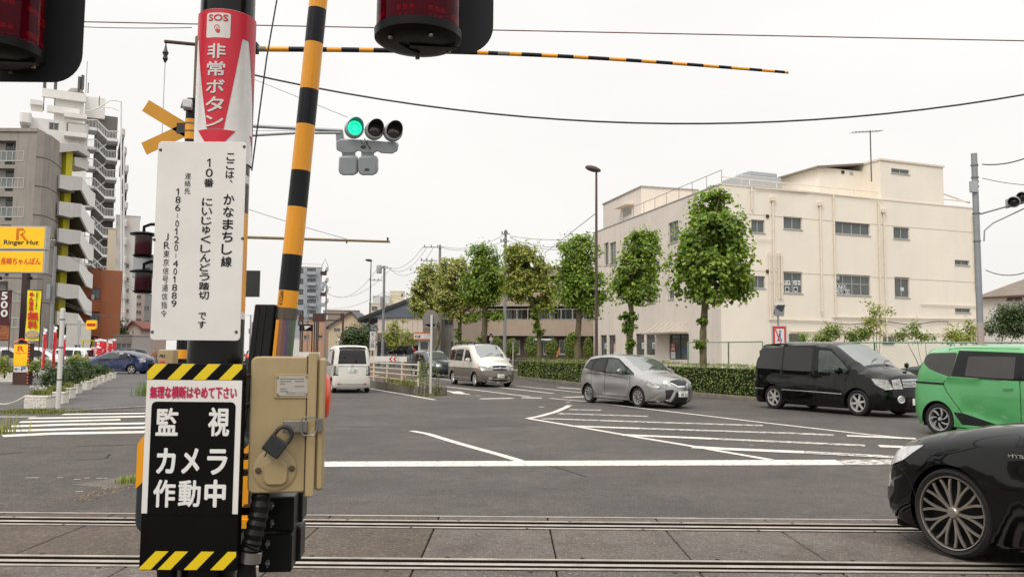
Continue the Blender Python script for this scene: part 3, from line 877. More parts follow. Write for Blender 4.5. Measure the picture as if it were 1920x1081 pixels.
def granvia_spec():
 return dict(L=4.79,W=1.80,H=1.965,belt=1.2,R=0.335,wr=0.92,wf=3.905,zb=0.24,r_end=0.24,r_roof=0.14,r_hood=0.22,tumble=0.15,nose=0.16,tail=0.07,ws=0.08,step=0.13,
  sil=[(0.10,.26),(0.03,.45),(0.03,1.0),(0.10,1.4),(0.24,1.78),(0.45,1.91),(1.5,1.965),(2.7,1.95),(3.1,1.87),(3.5,1.60),(3.98,1.26,1),(4.38,1.12),(4.62,1.0),(4.70,.9),(4.73,.72),(4.78,.52),(4.76,.36),(4.68,.24)],
  side=[('window',round_corners([(0.22,1.22),(0.36,1.70),(1.25,1.73),(1.25,1.18)],.06)),('window',round_corners([(1.30,1.18),(1.30,1.73),(2.34,1.73),(2.34,1.17)],.06)),
              ('window',round_corners([(2.58,1.17),(2.56,1.71),(3.02,1.68),(3.30,1.48),(3.60,1.22),(3.5,1.14)],.05)),('indicator',[(4.36,.80),(4.30,.97),(4.46,.96),(4.46,.78)]),('headlight',[(4.46,.78),(4.46,.96),(4.73,.93),(4.76,.75)]),
              ('door',[(2.44,.32),(2.44,1.79),(3.02,1.77),(3.62,1.28),(3.5,.9),(3.45,.32)])],
  top=[('windscreen',[(A(3.08),-.92),(A(3.92),-.94),(A(3.92),.94),(A(3.08),.92)]),('rear_window',[(RZ(1.2),-.85),(RZ(1.75),-.8),(RZ(1.75),.8),(RZ(1.2),.85)])],
  seams=[([(2.44,.32),(2.44,1.79)],.014),([(3.45,.32),(3.5,.9),(3.62,1.28)],.014),([(1.27,.45),(1.27,1.8)],.012),([(0.2,.86),(1.3,.88)],.012)],
  strips=[([(1.25,.40),(3.5,.40)],.025,'chrome','side_moulding')],handles=[(2.58,1.03)],mirror=(3.40,1.2,1.2),rim=('plain',5,0.2,0.34),rr=0.22,tw=0.2,
  panels=[('grille',[(-.58,.93),(-.55,.74),(.55,.74),(.58,.93)],'f','grille',.01),('grille_bar',[(-.60,.945),(.60,.945),(.60,.92),(-.60,.92)],'f','chrome',.024),('grille_bar',[(-.56,.85),(.56,.85),(.56,.82),(-.56,.82)],'f','chrome',.022),
    ('headlight',[(-.99,.95),(-.99,.75),(-.6,.74),(-.63,.95)],'f','clear',.01),('headlight',[(.99,.95),(.63,.95),(.6,.74),(.99,.75)],'f','clear',.01),
    ('air_intake',[(-.6,.47),(-.6,.36),(.6,.36),(.6,.47)],'f','grille',.01),('intake_bar',[(-.62,.425),(.62,.425),(.62,.405),(-.62,.405)],'f','silver',.022),('fog_lamp',[(-.92,.47),(-.92,.38),(-.68,.38),(-.68,.47)],'f','clear',.014),('fog_lamp',[(.92,.47),(.68,.47),(.68,.38),(.92,.38)],'f','clear',.014),
    ('bumper_lip',[(-.98,.33),(.98,.33),(.96,.27),(-.96,.27)],'f','silver',.018)],
  plates=[('f',.52,('足立 302','13-99','せ'))])

def kei_spec():
 return dict(L=3.395,W=1.475,H=1.78,belt=1.02,R=0.285,wr=0.46,wf=2.95,zb=0.2,r_end=0.16,r_rear=0.07,r_roof=0.07,r_hood=0.14,tumble=0.09,nose=0.12,tail=0.035,ws=0.05,step=0.11,look={'tail_light':M('tail_clear',C(120,116,116,.6),.15,metal=.4,var=.3,coat=.5)},
  sil=[(0.10,.2),(0.04,.3),(0.02,.5),(0.03,.9),(0.06,1.3),(0.13,1.64),(0.22,1.74),(0.6,1.78),(1.8,1.775),(2.15,1.68),(2.55,1.36),(2.82,1.14,1),(3.12,1.04),(3.28,.88),(3.37,.6),(3.38,.4),(3.3,.22)],
  side=[('window',round_corners([(0.20,1.08),(0.26,1.55),(0.60,1.60),(0.60,1.06)],.05)),('window',round_corners([(0.68,1.05),(0.68,1.62),(1.36,1.62),(1.36,1.03)],.05)),('window',round_corners([(1.46,1.03),(1.46,1.61),(1.95,1.57),(2.30,1.25),(2.42,1.0)],.05)),
              ('black_trim',round_corners([(0.60,1.04),(0.60,1.65),(1.96,1.64),(2.5,1.2),(2.5,.98)],.03)),('tail_light',[(0.0,.72),(0.0,1.02),(0.11,1.02),(0.10,.72)]),('black_trim',[(0.0,.66),(0.0,.72),(0.14,.72),(0.14,.66)])],
  top=[('rear_window',[(RZ(1.09),-.90),(RZ(1.62),-.86),(RZ(1.62),.86),(RZ(1.09),.90)]),('windscreen',[(A(2.15),-.9),(A(2.78),-.9),(A(2.78),.9),(A(2.15),.9)]),('tailgate',[(RZ(.56),-.80),(RZ(.98),-.86),(RZ(.98),.86),(RZ(.56),.80)])],
  seams=[([(1.41,.3),(1.41,1.66)],.012),([(.62,.6),(.63,1.66)],.012)],handles=[(1.3,.92),(1.55,.92)],mirror=(2.35,1.06,.9),rim=('plain',6,0.2,.25),rr=.2,tw=.155,
  panels=[('garnish',[(-.93,1.055),(.93,1.055),(.93,1.02),(-.93,1.02)],'r','chrome',.022),('tail_light',[(-.995,1.0),(-.88,1.0),(-.88,.72),(-.995,.72)],'r','clear',.014),('tail_light',[(.995,1.0),(.995,.72),(.88,.72),(.88,1.0)],'r','clear',.014),
    ('light_base',[(-.995,.715),(-.86,.715),(-.86,.67),(-.995,.67)],'r','black',.014),('light_base',[(.995,.715),(.995,.67),(.86,.67),(.86,.715)],'r','black',.014),
    ('reflector',[(-.9,.37),(-.9,.34),(-.7,.34),(-.7,.37)],'r','red',.012),('reflector',[(.9,.37),(.7,.37),(.7,.34),(.9,.34)],'r','red',.012),('bumper_strip',[(-.7,.365),(.7,.365),(.7,.35),(-.7,.35)],'r','chrome',.01),('roof_spoiler',[(-.92,1.70),(.92,1.70),(.9,1.64),(-.9,1.64)],'r','black',.03)],
  plates=[('r',.87,('足立 580','11-28','す'))])

def sienta_spec():
 blk=[(0.96,1.115),(1.06,1.60),(3.0,1.53),(3.45,1.10),(2.2,1.07)]
 return dict(look={'window':M('glass_tinted',(0.045,0.042,0.039,1),.05,var=.1,spec=.5)},L=4.235,W=1.695,H=1.69,belt=1.08,R=0.305,wr=0.66,wf=3.41,zb=0.19,r_end=0.24,r_rear=0.22,r_roof=0.13,r_hood=0.16,tumble=0.14,nose=0.16,tail=0.08,ws=0.06,step=0.1,
  sil=[(0.14,.22),(0.06,.36),(0.03,.6),(0.04,.9),(0.10,1.15),(0.20,1.40),(0.30,1.57),(0.5,1.65),(1.4,1.69),(2.3,1.67),(2.75,1.58),(3.25,1.30),(3.6,1.1,1),(3.95,.98),(4.15,.82),(4.23,.6),(4.23,.4),(4.15,.22)],
  side=[('window',round_corners([(0.33,1.48),(0.33,1.36),(0.46,1.25),(0.66,1.18),(0.96,1.10),(1.04,1.56),(0.45,1.55)],.05)),('window',round_corners([(1.24,1.13),(1.27,1.49),(2.16,1.49),(2.16,1.10)],.03)),('window',round_corners([(2.34,1.10),(2.34,1.49),(2.75,1.47),(3.25,1.18),(3.3,1.1)],.03)),
              ('black_trim',blk),('black_trim',round_corners([(1.0,.46),(1.16,.24),(2.05,.24),(1.2,.45)],.02)),('tail_light',round_corners([(0.0,.82),(0.0,1.06),(0.16,1.06),(0.13,.82)],.02)),('black_trim',[(0.02,.35),(0.02,.8),(0.075,.8),(0.075,.35)]),
              ('door',[(0.80,1.02),(0.90,1.10),(2.26,1.06),(2.26,.24),(1.3,.24),(1.14,.5),(0.86,.86)])],
  top=[('rear_window',[(RZ(1.14),-.85),(RZ(1.5),-.8),(RZ(1.5),.8),(RZ(1.14),.85)]),('windscreen',[(A(2.75),-.9),(A(3.5),-.9),(A(3.5),.9),(A(2.75),.9)])],
  seams=[([(1.30,.24),(1.14,.5),(0.86,.84),(0.80,1.0),(0.90,1.09)],.013),([(2.26,.24),(2.27,.7),(2.24,1.55)],.013),([(.85,1.61),(.98,1.64),(2.2,1.63)],.01)],
  strips=[([(0.12,.985),(0.80,.97)],.035,'black','side_moulding')],crease=[(1.2,.60,2.2,.38,.03,.2)],handles=[(2.05,.93),(2.48,.91)],mirror=(3.1,1.1,1),rim=('twist',7,0,0),rr=0.215,tw=0.18,
  panels=[])

def crown_spec():
 return dict(look={'headlight':M('headlight_bright',C(222,222,220,.85),.12,metal=.3,var=.35,scale=14,spec=.8)},L=4.895,W=1.80,H=1.46,belt=0.98,R=0.345,wr=1.145,wf=4.05,zb=0.17,gap=0.03,r_end=0.36,r_roof=0.12,r_hood=0.16,tumble=0.2,nose=0.13,tail=0.1,ws=0.07,shoulder=0.03,step=0.075,
  sil=[(0.12,.2),(0.05,.4),(0.03,.7),(0.07,.95),(0.2,1.04,1),(0.7,1.09),(0.95,1.14,1),(1.3,1.32),(1.7,1.43),(2.2,1.46),(2.7,1.42),(3.1,1.24),(3.45,1.06,1),(3.9,1.0),(4.3,.925),(4.55,.85),(4.72,.76),(4.80,.68,1),(4.86,.52),(4.895,.36),(4.86,.24),(4.78,.17)],
  side=[('headlight',round_corners([(4.30,.845),(4.56,.80),(4.80,.70),(4.84,.61),(4.72,.62),(4.50,.70)],.03)),('window',round_corners([(2.25,1.02),(2.25,1.37),(2.6,1.34),(3.0,1.16),(3.15,1.03)],.04)),('window',round_corners([(1.1,1.05),(1.5,1.32),(2.15,1.38),(2.15,1.02)],.04)),
              ('door',[(2.2,.25),(2.2,1.0),(3.25,.98),(3.30,.6),(3.18,.25)]),('air_intake',round_corners([(4.6,.45),(4.86,.45),(4.87,.28),(4.7,.26)],.03))],
  top=[('windscreen',[(A(2.72),-.9),(A(3.38),-.9),(A(3.38),.9),(A(2.72),.9)]),('rear_window',[(A(0.98),-.8),(A(1.6),-.8),(A(1.6),.8),(A(.98),.8)]),('bonnet',[(A(3.52),-.88),(A(4.60),-.80),(A(4.60),.80),(A(3.52),.88)])],
  seams=[([(3.18,.25),(3.30,.6),(3.25,.98)],.008),([(2.2,.25),(2.2,1.0)],.008),([(4.36,.36),(4.42,.55),(4.58,.66)],.006),([(2.0,.215),(3.5,.205)],.006)],
  crease=[(2.2,.80,3.62,.80,.02,.18)],handles=[(2.35,.86)],mirror=(3.1,1.03,1),rim=('mesh',10,0.1,.2),rr=0.283,tw=0.22,poke=0.01,panels=[('grille',[(-.55,.64),(-.5,.3),(.5,.3),(.55,.64)],'f','grille',.01),('headlight',[(-.99,.72),(-.99,.62),(-.62,.60),(-.62,.70)],'f','clear',.01),('headlight',[(.99,.72),(.62,.70),(.62,.60),(.99,.62)],'f','clear',.01)])

def prius_spec():
 return dict(L=4.46,W=1.745,H=1.49,belt=0.95,R=0.315,wr=0.86,wf=3.56,zb=0.19,r_end=0.2,r_roof=0.12,tumble=0.2,nose=0.2,step=0.14,
  sil=[(0.12,.22),(0.04,.45),(0.03,.8),(0.08,1.04,1),(0.6,1.26),(1.2,1.42),(1.9,1.49),(2.4,1.455),(3.0,1.24),(3.5,1.0),(4.0,.86),(4.3,.7),(4.42,.5),(4.4,.3),(4.3,.2)],
  side=[('window',round_corners([(0.95,1.03),(1.25,1.33),(1.70,1.40),(1.74,1.0)],.05)),('side_window',round_corners([(1.80,1.0),(1.78,1.40),(2.3,1.38),(2.85,1.14),(3.1,.98),(2.9,.96)],.04)),('window',[(.45,1.05),(.7,1.2),(1.1,1.28),(.88,1.04)]),('clear_lamp',round_corners([(0.03,.78),(0.03,1.02),(0.12,1.04),(0.42,.96),(0.3,.74)],.03)),('headlight',[(3.9,.68),(3.95,.78),(4.3,.62),(4.35,.5)])],
  top=[('windscreen',[(A(2.3),-.88),(A(3.3),-.9),(A(3.3),.9),(A(2.3),.88)]),('rear_window',[(A(.15),-.8),(A(1.1),-.8),(A(1.1),.8),(A(.15),.8)])],
  seams=[([(1.77,.28),(1.77,1.0)],.02),([(2.95,.3),(3.0,.95)],.02),([(1.0,.98),(1.1,.6),(1.25,.3)],.02),([(.6,.97),(2.9,.88)],.02)],handles=[(1.0,.9),(1.95,.88)],rim=('plain',5,.3,.35),rr=.22,panels=[])

def wagon_spec(rear=True):
 return dict(L=4.3,W=1.72,H=1.68,belt=1.0,R=0.32,wr=0.8,wf=3.45,zb=0.22,r_end=0.2,r_roof=0.12,tumble=0.16,nose=0.16,step=0.16,
  sil=[(0.12,.24),(0.04,.45),(0.03,.9),(0.16,1.3),(0.3,1.58),(0.6,1.65),(1.6,1.68),(2.3,1.62),(2.8,1.34),(3.2,1.08,1),(3.8,.98),(4.15,.82),(4.27,.6),(4.26,.4),(4.15,.24)],
  side=[('window',[(0.32,1.05),(0.46,1.46),(0.95,1.5),(0.95,1.03)]),('window',[(1.02,1.02),(1.02,1.51),(1.75,1.52),(1.75,1.0)]),('window',[(1.85,1.0),(1.85,1.51),(2.25,1.48),(2.75,1.18),(2.9,1.0)]),('tail_light',[(0.0,.85),(0.0,1.25),(0.16,1.25),(0.12,.85)]),('headlight',[(3.95,.7),(3.95,.85),(4.2,.75),(4.26,.65)])],
  top=[('rear_window',[(RZ(1.02),-.86),(RZ(1.5),-.82),(RZ(1.5),.82),(RZ(1.02),.86)]),('windscreen',[(A(2.3),-.9),(A(3.12),-.9),(A(3.12),.9),(A(2.3),.9)])],
  seams=[([(1.8,.3),(1.8,1.55)],.02)],rim=('plain',5,.2,.3),rr=.22,
  panels=[('tail_light',[(-.99,1.2),(-.84,1.2),(-.84,.88),(-.99,.88)],'r','red',.014),('tail_light',[(.99,1.2),(.99,.88),(.84,.88),(.84,1.2)],'r','red',.014),('grille',[(-.5,.8),(-.5,.62),(.5,.62),(.5,.8)],'f','grille',.01),('headlight',[(-.98,.8),(-.98,.66),(-.6,.64),(-.6,.78)],'f','clear',.01),('headlight',[(.98,.8),(.6,.78),(.6,.64),(.98,.66)],'f','clear',.01),('number_plate',[(-.2,.72),(.2,.72),(.2,.6),(-.2,.6)],'r','white',.012)])

# ---------------------------------------------------------------- ground, track bed, road and its paint
C_ROAD=(0.077,0.065,0.059,1)
m_road=asphalt('asphalt_main',C_ROAD,(0.043,0.034,0.029,1),0.5,110,0.9)
m_side=asphalt('asphalt_old',(0.060,0.050,0.043,1),(0.105,0.084,0.066,1),0.55,70,0.75)
m_dark=asphalt('asphalt_dark',(0.058,0.052,0.050,1),(0.09,0.08,0.07,1),0.4,40,0.3)
m_paint=worn_paint('road_paint',C(236,228,218,0.90),C_ROAD,0.42,13)
m_paint_worn=worn_paint('road_paint_rubbed',C(226,220,210,0.85),C_ROAD,0.62,8)
Y0=G(960,966).y
YR1=G(960,983.2).y;YR2=G(960,1057).y
YN=3.4
ground=MB()
ground.box((-900,Y0,-0.4),(900,2600,-0.02));ground.box((-900,-40,-0.4),(900,YN,-0.02))
ground=ground.build('ground',m_dark,kind='structure')
bed=MB();bed.box((-900,YN+0.002,-0.5),(900,Y0-0.002,-0.16));bed=bed.build('track_bed',M('ballast',(0.035,0.028,0.024,1),0.95,var=0.5,scale=14,bump=0.8,bscale=30),kind='structure')
def sheet(name,pts,z,mat,th=0.018):
 mb=MB();k=len(pts)
 mb.add([(x,y,z) for x,y in pts]+[(x,y,z-th) for x,y in pts],[tuple(range(k)),tuple(range(2*k-1,k-1,-1))]+[(i,i+k,(i+1) % k+k,(i+1) % k) for i in range(k)])
 return mb.build(name,mat,smooth=0,kind='structure')
road=sheet('road',[(-3.6,Y0),(60,Y0),(60,260),(-150,260),(-42,110),(-21.5,60),(-10.5,33),(-5.0,16)],0.0,m_road)
side_road=sheet('side_road',[(-60,Y0),(-3.61,Y0),(-5.01,16),(-6.2,19.6),(-8.6,20.8),(-60,20.8)],0.0,m_side)
near=sheet('near_pavement',[(-12,-30),(12,-30),(12,YN),(-12,YN)],0.0,m_side)
forecourt=sheet('forecourt',[(-60,20.9),(-8.7,20.9),(-6.3,19.75),(-10.6,33),(-21.6,60),(-60,60)],0.02,asphalt('asphalt_forecourt',(0.085,0.080,0.077,1),(0.05,0.045,0.04,1),0.3,40,0.4),0.04)

def gstrip(pix,w,mat,name,parent=road,z=0.004,worn=False):
 "a painted line through ground points seen at pixels, w metres wide"
 pts=[G(x,y,z) for x,y in pix];k=len(pts);L=[];Rr=[]
 for i,p in enumerate(pts):
  d=(pts[min(i+1,k-1)]-pts[max(i-1,0)]).normalized();q=Vector((-d.y,d.x,0))*w/2
  L.append(p+q);Rr.append(p-q)
 mb=MB();n=k
 mb.add(L+Rr,[(i,i+1,n+i+1,n+i) for i in range(n-1)])
 return mb.build(name,mat,parent,smooth=0)
def gquad(pix,mat,name,parent=road,z=0.004):
 mb=MB();mb.add([G(x,y,z) for x,y in pix],[tuple(range(len(pix)))]);return mb.build(name,mat,parent,smooth=0)
gquad([(560,874.3),(560,864.6),(1566,861),(1585,870.6)],m_paint,'stop_line')
gquad([(1567,861),(1586,870.6),(1700,870),(1700,860.5)],m_paint_worn,'stop_line')
gstrip([(772,807),(800,812),(859,830),(942,853),(975,863)],.155,m_paint,'lane_line')
gstrip([(989,783.8),(1010,780),(1041,771.6),(1060,763.5),(1069,758.5)],.17,m_paint,'hatch_outline')
gstrip([(992,784),(1098,801.8),(1200,819.5),(1298,835.6),(1357,846),(1445,861)],.155,m_paint,'hatch_outline',z=0.0055)
gstrip([(1067,767),(1127,768.3)],.3,m_paint_worn,'hatch_stripe')
gstrip([(1046,774.5),(1215,779.7)],.3,m_paint_worn,'hatch_stripe')
gstrip([(1016,783.8),(1260,791.9),(1315,793.6),(1430,797)],.32,m_paint_worn,'hatch_stripe',z=0.007)
gstrip([(1075,798),(1200,802.4)],.32,m_paint,'hatch_stripe',z=0.007)
gstrip([(1200,802.4),(1495,811.7),(1563,815)],.32,m_paint_worn,'hatch_stripe',z=0.007)
gstrip([(1588,816),(1650,818.5),(1717,821.5)],.32,m_paint,'hatch_stripe',z=0.0085)
gstrip([(1170,814.5),(1335,821.5)],.32,m_paint,'hatch_stripe',z=0.007)
gstrip([(1335,821.5),(1622,834.2)],.32,m_paint_worn,'hatch_stripe',z=0.007)
gstrip([(1648,835.3),(1720,838)],.36,m_paint,'hatch_stripe',z=0.007)
gstrip([(1300,837),(1357,840.5),(1509,846.8)],.36,m_paint,'hatch_stripe',z=0.007)
gstrip([(1509,846.8),(1700,857)],.36,m_paint_worn,'hatch_stripe',z=0.007)
gstrip([(1031,746),(1098,752),(1200,764.3),(1430,791.2),(1627,813.7),(1717,822)],.14,m_paint,'lane_line')
gstrip([(900,747),(962,746)],.35,m_paint,'road_dash')
gstrip([(978,745),(1016,745.4)],.40,m_paint,'road_dash')
gstrip([(800,719.5),(830,723.4),(900,731.5),(994,743)],.15,m_paint,'lane_line')
gstrip([(963,722),(1096,736),(1200,747)],.14,m_paint,'lane_line')
gstrip([(900,722.5),(940,726),(1037,737)],.16,m_paint,'lane_line')
gstrip([(1046,725.5),(1100,729.6)],.3,m_paint,'road_dash')
gstrip([(1057,744),(1098,743)],.35,m_paint,'road_dash')
gstrip([(790,724),(825,730),(880,739)],.16,m_paint,'lane_line')
gquad([(842,733.5),(862,733),(872,736.5),(868,738.5),(850,737)],m_paint,'turn_arrow',z=0.006)
gstrip([(620,718),(696,728),(722,732.7),(760,739),(790,744.6),(815,748.8)],.15,m_paint,'lane_line')
gstrip([(650,690),(740,700),(860,714)],.14,m_paint,'lane_line')
gstrip([(650,697),(720,704)],.14,m_paint,'lane_line')
for a,b,y,w in ((894,899,741,.2),(1012,1018,762,.18),(1062,1068,753,.2),(1066,1072,759,.2),(1405,1413,833.5,.03)):
 gstrip([(a,y),(b,y+.4)],w,m_paint,'paint_scrap')
crossing=[([(118,776),(200,775),(272,774)],.42),([(54,783.5),(150,782),(272,780)],.42),([(37,790.5),(130,788.5),(226,786)],.42),([(20,798.5),(130,795),(272,792.8)],.45),([(4,807.5),(130,803.5),(272,800.5)],.45),([(4,816.5),(100,812),(272,809)],.45)]
for px_,w in crossing:
 gstrip(px_,w,worn_paint('crossing_paint',C(236,230,218,0.92),(0.072,0.065,0.059,1),0.3,6),'crossing_stripe',side_road)
gstrip([(-20,779),(73,779.3)],.12,M('line_green',C(120,175,140,0.8),0.7),'painted_line',side_road)
gstrip([(-20,780.8),(68,781)],.12,m_paint,'painted_line',side_road)
for x0,x1,y in ((48,72,894.5),(108,118,894),(138,152,897.5),(158,168,895),(180,202,895.5),(142,156,920.5)):
 gstrip([(x0,y+.3),(x1,y)],.06,worn_paint('paint_scraps',C(190,184,170,0.7),(0.072,0.065,0.059,1),0.5,30),'paint_scrap',side_road)
# cracks and gutter
for pts in ([(140,836.5),(185,834.5),(225,833.5),(262,832.8)],[(140,861),(180,860.5),(200,857.5),(206,850)],[(0,851),(25,848.5),(45,847)]):
 gstrip(pts,.03,M('crack',(0.012,0.011,0.010,1),0.9,var=0),'crack',side_road)
gstrip([(600,799),(700,800),(790,803),(900,799),(1010,796)],.03,M('crack_faint',(0.05,0.047,0.045,1),0.9,var=0),'crack')
gstrip([(1030,872),(1060,880),(1100,893)],.018,M('crack'),'crack')
mb=MB()
a,b=G(122,773.5),G(276,764.5)
for i in range(10):
 p=a.lerp(b,i/10);q=a.lerp(b,(i+1)/10-0.003);d=(q-p).normalized();n_=Vector((-d.y,d.x,0))
 k=MB();k.obox((p+q)/2+Vector((0,0,.03)),(q-p)/2,n_*.06,(0,0,.035));k.build('kerb_stone',M('kerb_concrete',C(150,143,134,0.75),0.85,var=0.25,scale=5,bump=0.3),forecourt,bevel=0.008)
# sand and rubble by the crossing post
rng=np.random.default_rng(3)
def rubble(name,cx,cy,rx,ry,n,smin,smax,mat,label=None):
 mb=MB()
 for i in range(n):
  a=rng.random()*6.28;r=math.sqrt(rng.random());x,y=cx+rx*r*math.cos(a),cy+ry*r*math.sin(a);s=smin+(smax-smin)*rng.random()**3
  vs=[(x+s*math.cos(t+a)*(0.6+.4*rng.random()),y+s*math.sin(t+a)*(0.6+.4*rng.random()),0.003) for t in (0,1.6,3.1,4.7)]+[(x,y,s*0.9)]
  mb.add(vs,[(0,1,4),(1,2,4),(2,3,4),(3,0,4)])
 o=mb.build(name,mat,smooth=0,kind='stuff');o['label']=label;o['category']='gravel'
 return o
c_=G(246,900)
rubble('gravel',c_.x+.1,c_.y,.2,1.5,1500,.004,.022,M('grit',C(140,125,108,0.7),0.9,var=0.4,scale=30,island=0.4),'loose grit and rubble at the pavement edge beside the crossing post')
sp=sheet('sand_patch',[(c_.x-.55,c_.y-.35),(c_.x+.1,c_.y-.6),(c_.x+.4,c_.y+.3),(c_.x+.25,c_.y+2.2),(c_.x-.1,c_.y+1.6),(c_.x-.15,c_.y+.4)],0.0025,asphalt('sandy',(0.12,0.10,0.078,1),(0.07,0.06,0.05,1),0.5,90,0.8),0.0015)

# track: concrete crossing slabs and four steel rails (two running rails, two guard plates each)
m_slab=asphalt('slab_concrete',(0.118,0.098,0.085,1),(0.055,0.038,0.027,1),0.36,85,0.95)
m_slab2=asphalt('slab_concrete_brown',(0.074,0.054,0.039,1),(0.135,0.102,0.074,1),0.4,60,0.6)
m_steel=M('rail_steel',C(196,184,172,0.9),0.42,metal=0.6,var=0.2,scale=5,streak=0.3,dirt=C(95,65,45,.6))
m_plate=M('flange_steel',C(178,168,158,0.8),0.6,metal=0.2,var=0.3,scale=4)
track=thing('level_crossing_deck',(0,(Y0+YN)/2,-0.15),'grey concrete slab deck of the level crossing between and around the rails','crossing deck')
rows=[(G(960,991.0).y-(0),G(960,1046).y),(Y0-0.015,G(960,977.2).y),(G(960,1068).y,YN+0.03)]
sx0=0.357
for ri,(ya,yb) in enumerate(rows):
 for k in range(-9,10):
  xa=sx0+1.035*k;
  dx=(0,0.0,-0.02)[ri]
  q=MB();zt=rnd.uniform(-0.004,0.001)
  q.box((xa+0.006+dx,yb,-0.12),(xa+1.029+dx,ya,zt))
  brown=xa<-0.9 and not (ri==2 and rnd.random()<0.3)
  q.build('concrete_slab',m_slab2 if brown else m_slab,track,bevel=0.006)
for yy in (G(960,968).y,G(960,976.9).y,G(960,989.6).y,G(960,1048.3).y,G(960,1065.8).y):
 q=MB();q.box((-9,yy-0.021,-0.001),(9.6,yy+0.021,0.0035));q.build('steel_edge',m_plate,track);q=MB();q.box((-9,yy-0.022,-0.1),(9.6,yy+0.022,-0.002));q.build('edge_shade_box',M('groove_dirt_shade',(0.018,0.013,0.010,1),.9,var=.3,spec=.1),track)  # dark box under each steel edge paints in the groove's shade
for yy in (YR1,YR2):
 rl=thing('rail',(0,yy,-0.15),'nearer running rail of the crossing track' if yy==YR2 else 'farther running rail of the crossing track','rail','running rails of the track')
 prof=[(-.034,0),(-.036,-.012),(-.034,-.04),(-.01,-.052),(-.01,-.12),(-.06,-.15),(.06,-.15),(.01,-.12),(.01,-.052),(.034,-.04),(.036,-.012),(.034,0),(.015,.003),(-.015,.003)]
 q=MB();n=len(prof)
 q.add([(-60,yy+a,b) for a,b in prof]+[(60,yy+a,b) for a,b in prof],[(i,(i+1) % n,n+(i+1) % n,n+i) for i in range(n)])
 q.m=[0 if j in (11,12,13,0+10) else 1 for j in range(n)]
 q.build('rail_bar',[m_steel,M('groove_dirt_shade')],rl,smooth=50)  # rail sides share the groove's dark colour, rust and painted shade together
 for k in range(-9,10,1):
  for s in (-1,1):
   b=MB();x=sx0+1.035*k+(0.2 if s>0 else 0.83);yb_=yy+s*(0.155 if yy==YR1 else 0.2)
   b.cyl((x,yb_,-0.02),(x,yb_,0.004),0.016,n=8);b.build('bolt',M('bolt_dark',(0.03,0.025,0.02,1),0.7),track)

# ---------------------------------------------------------------- kerbs and the median
m_kerb=M('kerb_stone_grey',C(150,140,126,0.62),0.85,var=0.3,scale=3,bump=0.3,streak=0.4)
kerb=thing('kerb',G(1200,733),'pale concrete kerb in front of the roadside hedge','kerb');kerb['kind']='structure'
KP=[G(960,708),G(1095,723.4),G(1300,741.5),G(1415,752)]
nk=0
for a,b in zip(KP,KP[1:]):
 L_=(b-a).length;k=max(1,int(L_/0.9));d=(b-a).normalized();n_=Vector((-d.y,d.x,0))
 if n_.y<0:n_=-n_
 for i in range(k):
  p=a.lerp(b,i/k);q=a.lerp(b,(i+1)/k)-d*.012
  m_=MB();m_.obox((p+q)/2+n_*.08+Vector((0,0,.065)),(q-p)/2,n_*.08,(0,0,.075));m_.build('kerb_stone',m_kerb,kerb,bevel=0.012)
bedp=KP+[KP[-1]+Vector((1.2,2.2,0)),KP[0]+Vector((1.3,1.0,0))]
hedge_bed=sheet('hedge_bed',[(p.x+.02,p.y+.17) for p in KP]+[(p.x+2.2,p.y+1.4) for p in KP[::-1]],0.10,M('soil',(0.035,0.028,0.02,1),0.95,var=0.4,scale=4),0.11)
footway=sheet('footway',[(p.x+2.22,p.y+1.4) for p in KP]+[(24,27.5),(60,34),(60,60),(20,90),(-8,120)],0.12,M('footway_paving',C(150,143,136,0.6),0.85,var=0.15,scale=1.2),0.13)
# median island
MA=G(787,741);MBk=G(696,727);md=(MBk-MA).normalized();mn=Vector((md.y,-md.x,0));
if mn.x<0:mn=-mn
med=thing('median_island',MA,'raised concrete median island with weeds carrying the white railing','median');med['kind']='structure'
mw=1.0
m_med=M('median_concrete',C(128,120,110,0.62),0.9,var=0.3,scale=2,streak=0.6,bump=0.3)
for i in range(26):
 p=MA+md*(1.02*i);
 for off in (0,mw-.16):
  m_=MB();m_.obox(p+md*.505+mn*(off+.08)+Vector((0,0,.16)),md*.505,mn*.08,(0,0,.17));m_.build('kerb_stone',m_med,med,bevel=0.015)
m_=MB();m_.obox(MA+md*-.09+mn*(mw/2)+Vector((0,0,.16)),md*.08,mn*(mw/2),(0,0,.17));m_.build('kerb_stone',m_med,med,bevel=0.03)
m_=MB();m_.obox(MA+md*13.25+mn*(mw/2)+Vector((0,0,.145)),md*13.25,mn*(mw/2-.16),(0,0,.155));m_.build('median_fill',M('median_fill',C(110,100,90,0.55),0.95,var=0.3,scale=3),med)
raised_yard=sheet('raised_yard',[(GD(722,78).x,78),(GD(800,78).x,78),(GD(800,99.8).x,99.8),(GD(716,99.8).x,99.8)],.75,m_dark,.77)
# white railing
rail_root=thing('railing',MA+mn*.12+Vector((0,0,.33)),'cream painted four rail steel railing standing on the median island','railing')
m_rail=M('rail_cream',C(222,212,192,0.8),0.5,var=0.1,scale=4,streak=0.35,dirt=C(120,70,45,.6))
RH=[.16,.36,.56,.76]
for i in range(13):
 p=MA+mn*.12+md*(0.55+2.0*i)+Vector((0,0,.33));m_=MB();m_.cyl(p,p+Vector((0,0,.86)),.038,n=10);m_.lathe([(.038,0),(.034,.02),(.001,.03)],p+Vector((0,0,.86)),(0,0,1),10);m_.build('post',m_rail,rail_root)
for h in RH:
 p=MA+mn*.12+md*.45+Vector((0,0,.33+h));m_=MB();m_.cyl(p,p+md*24.6,.026 if h<.7 else .032,n=8);m_.build('rail_tube',m_rail,rail_root)

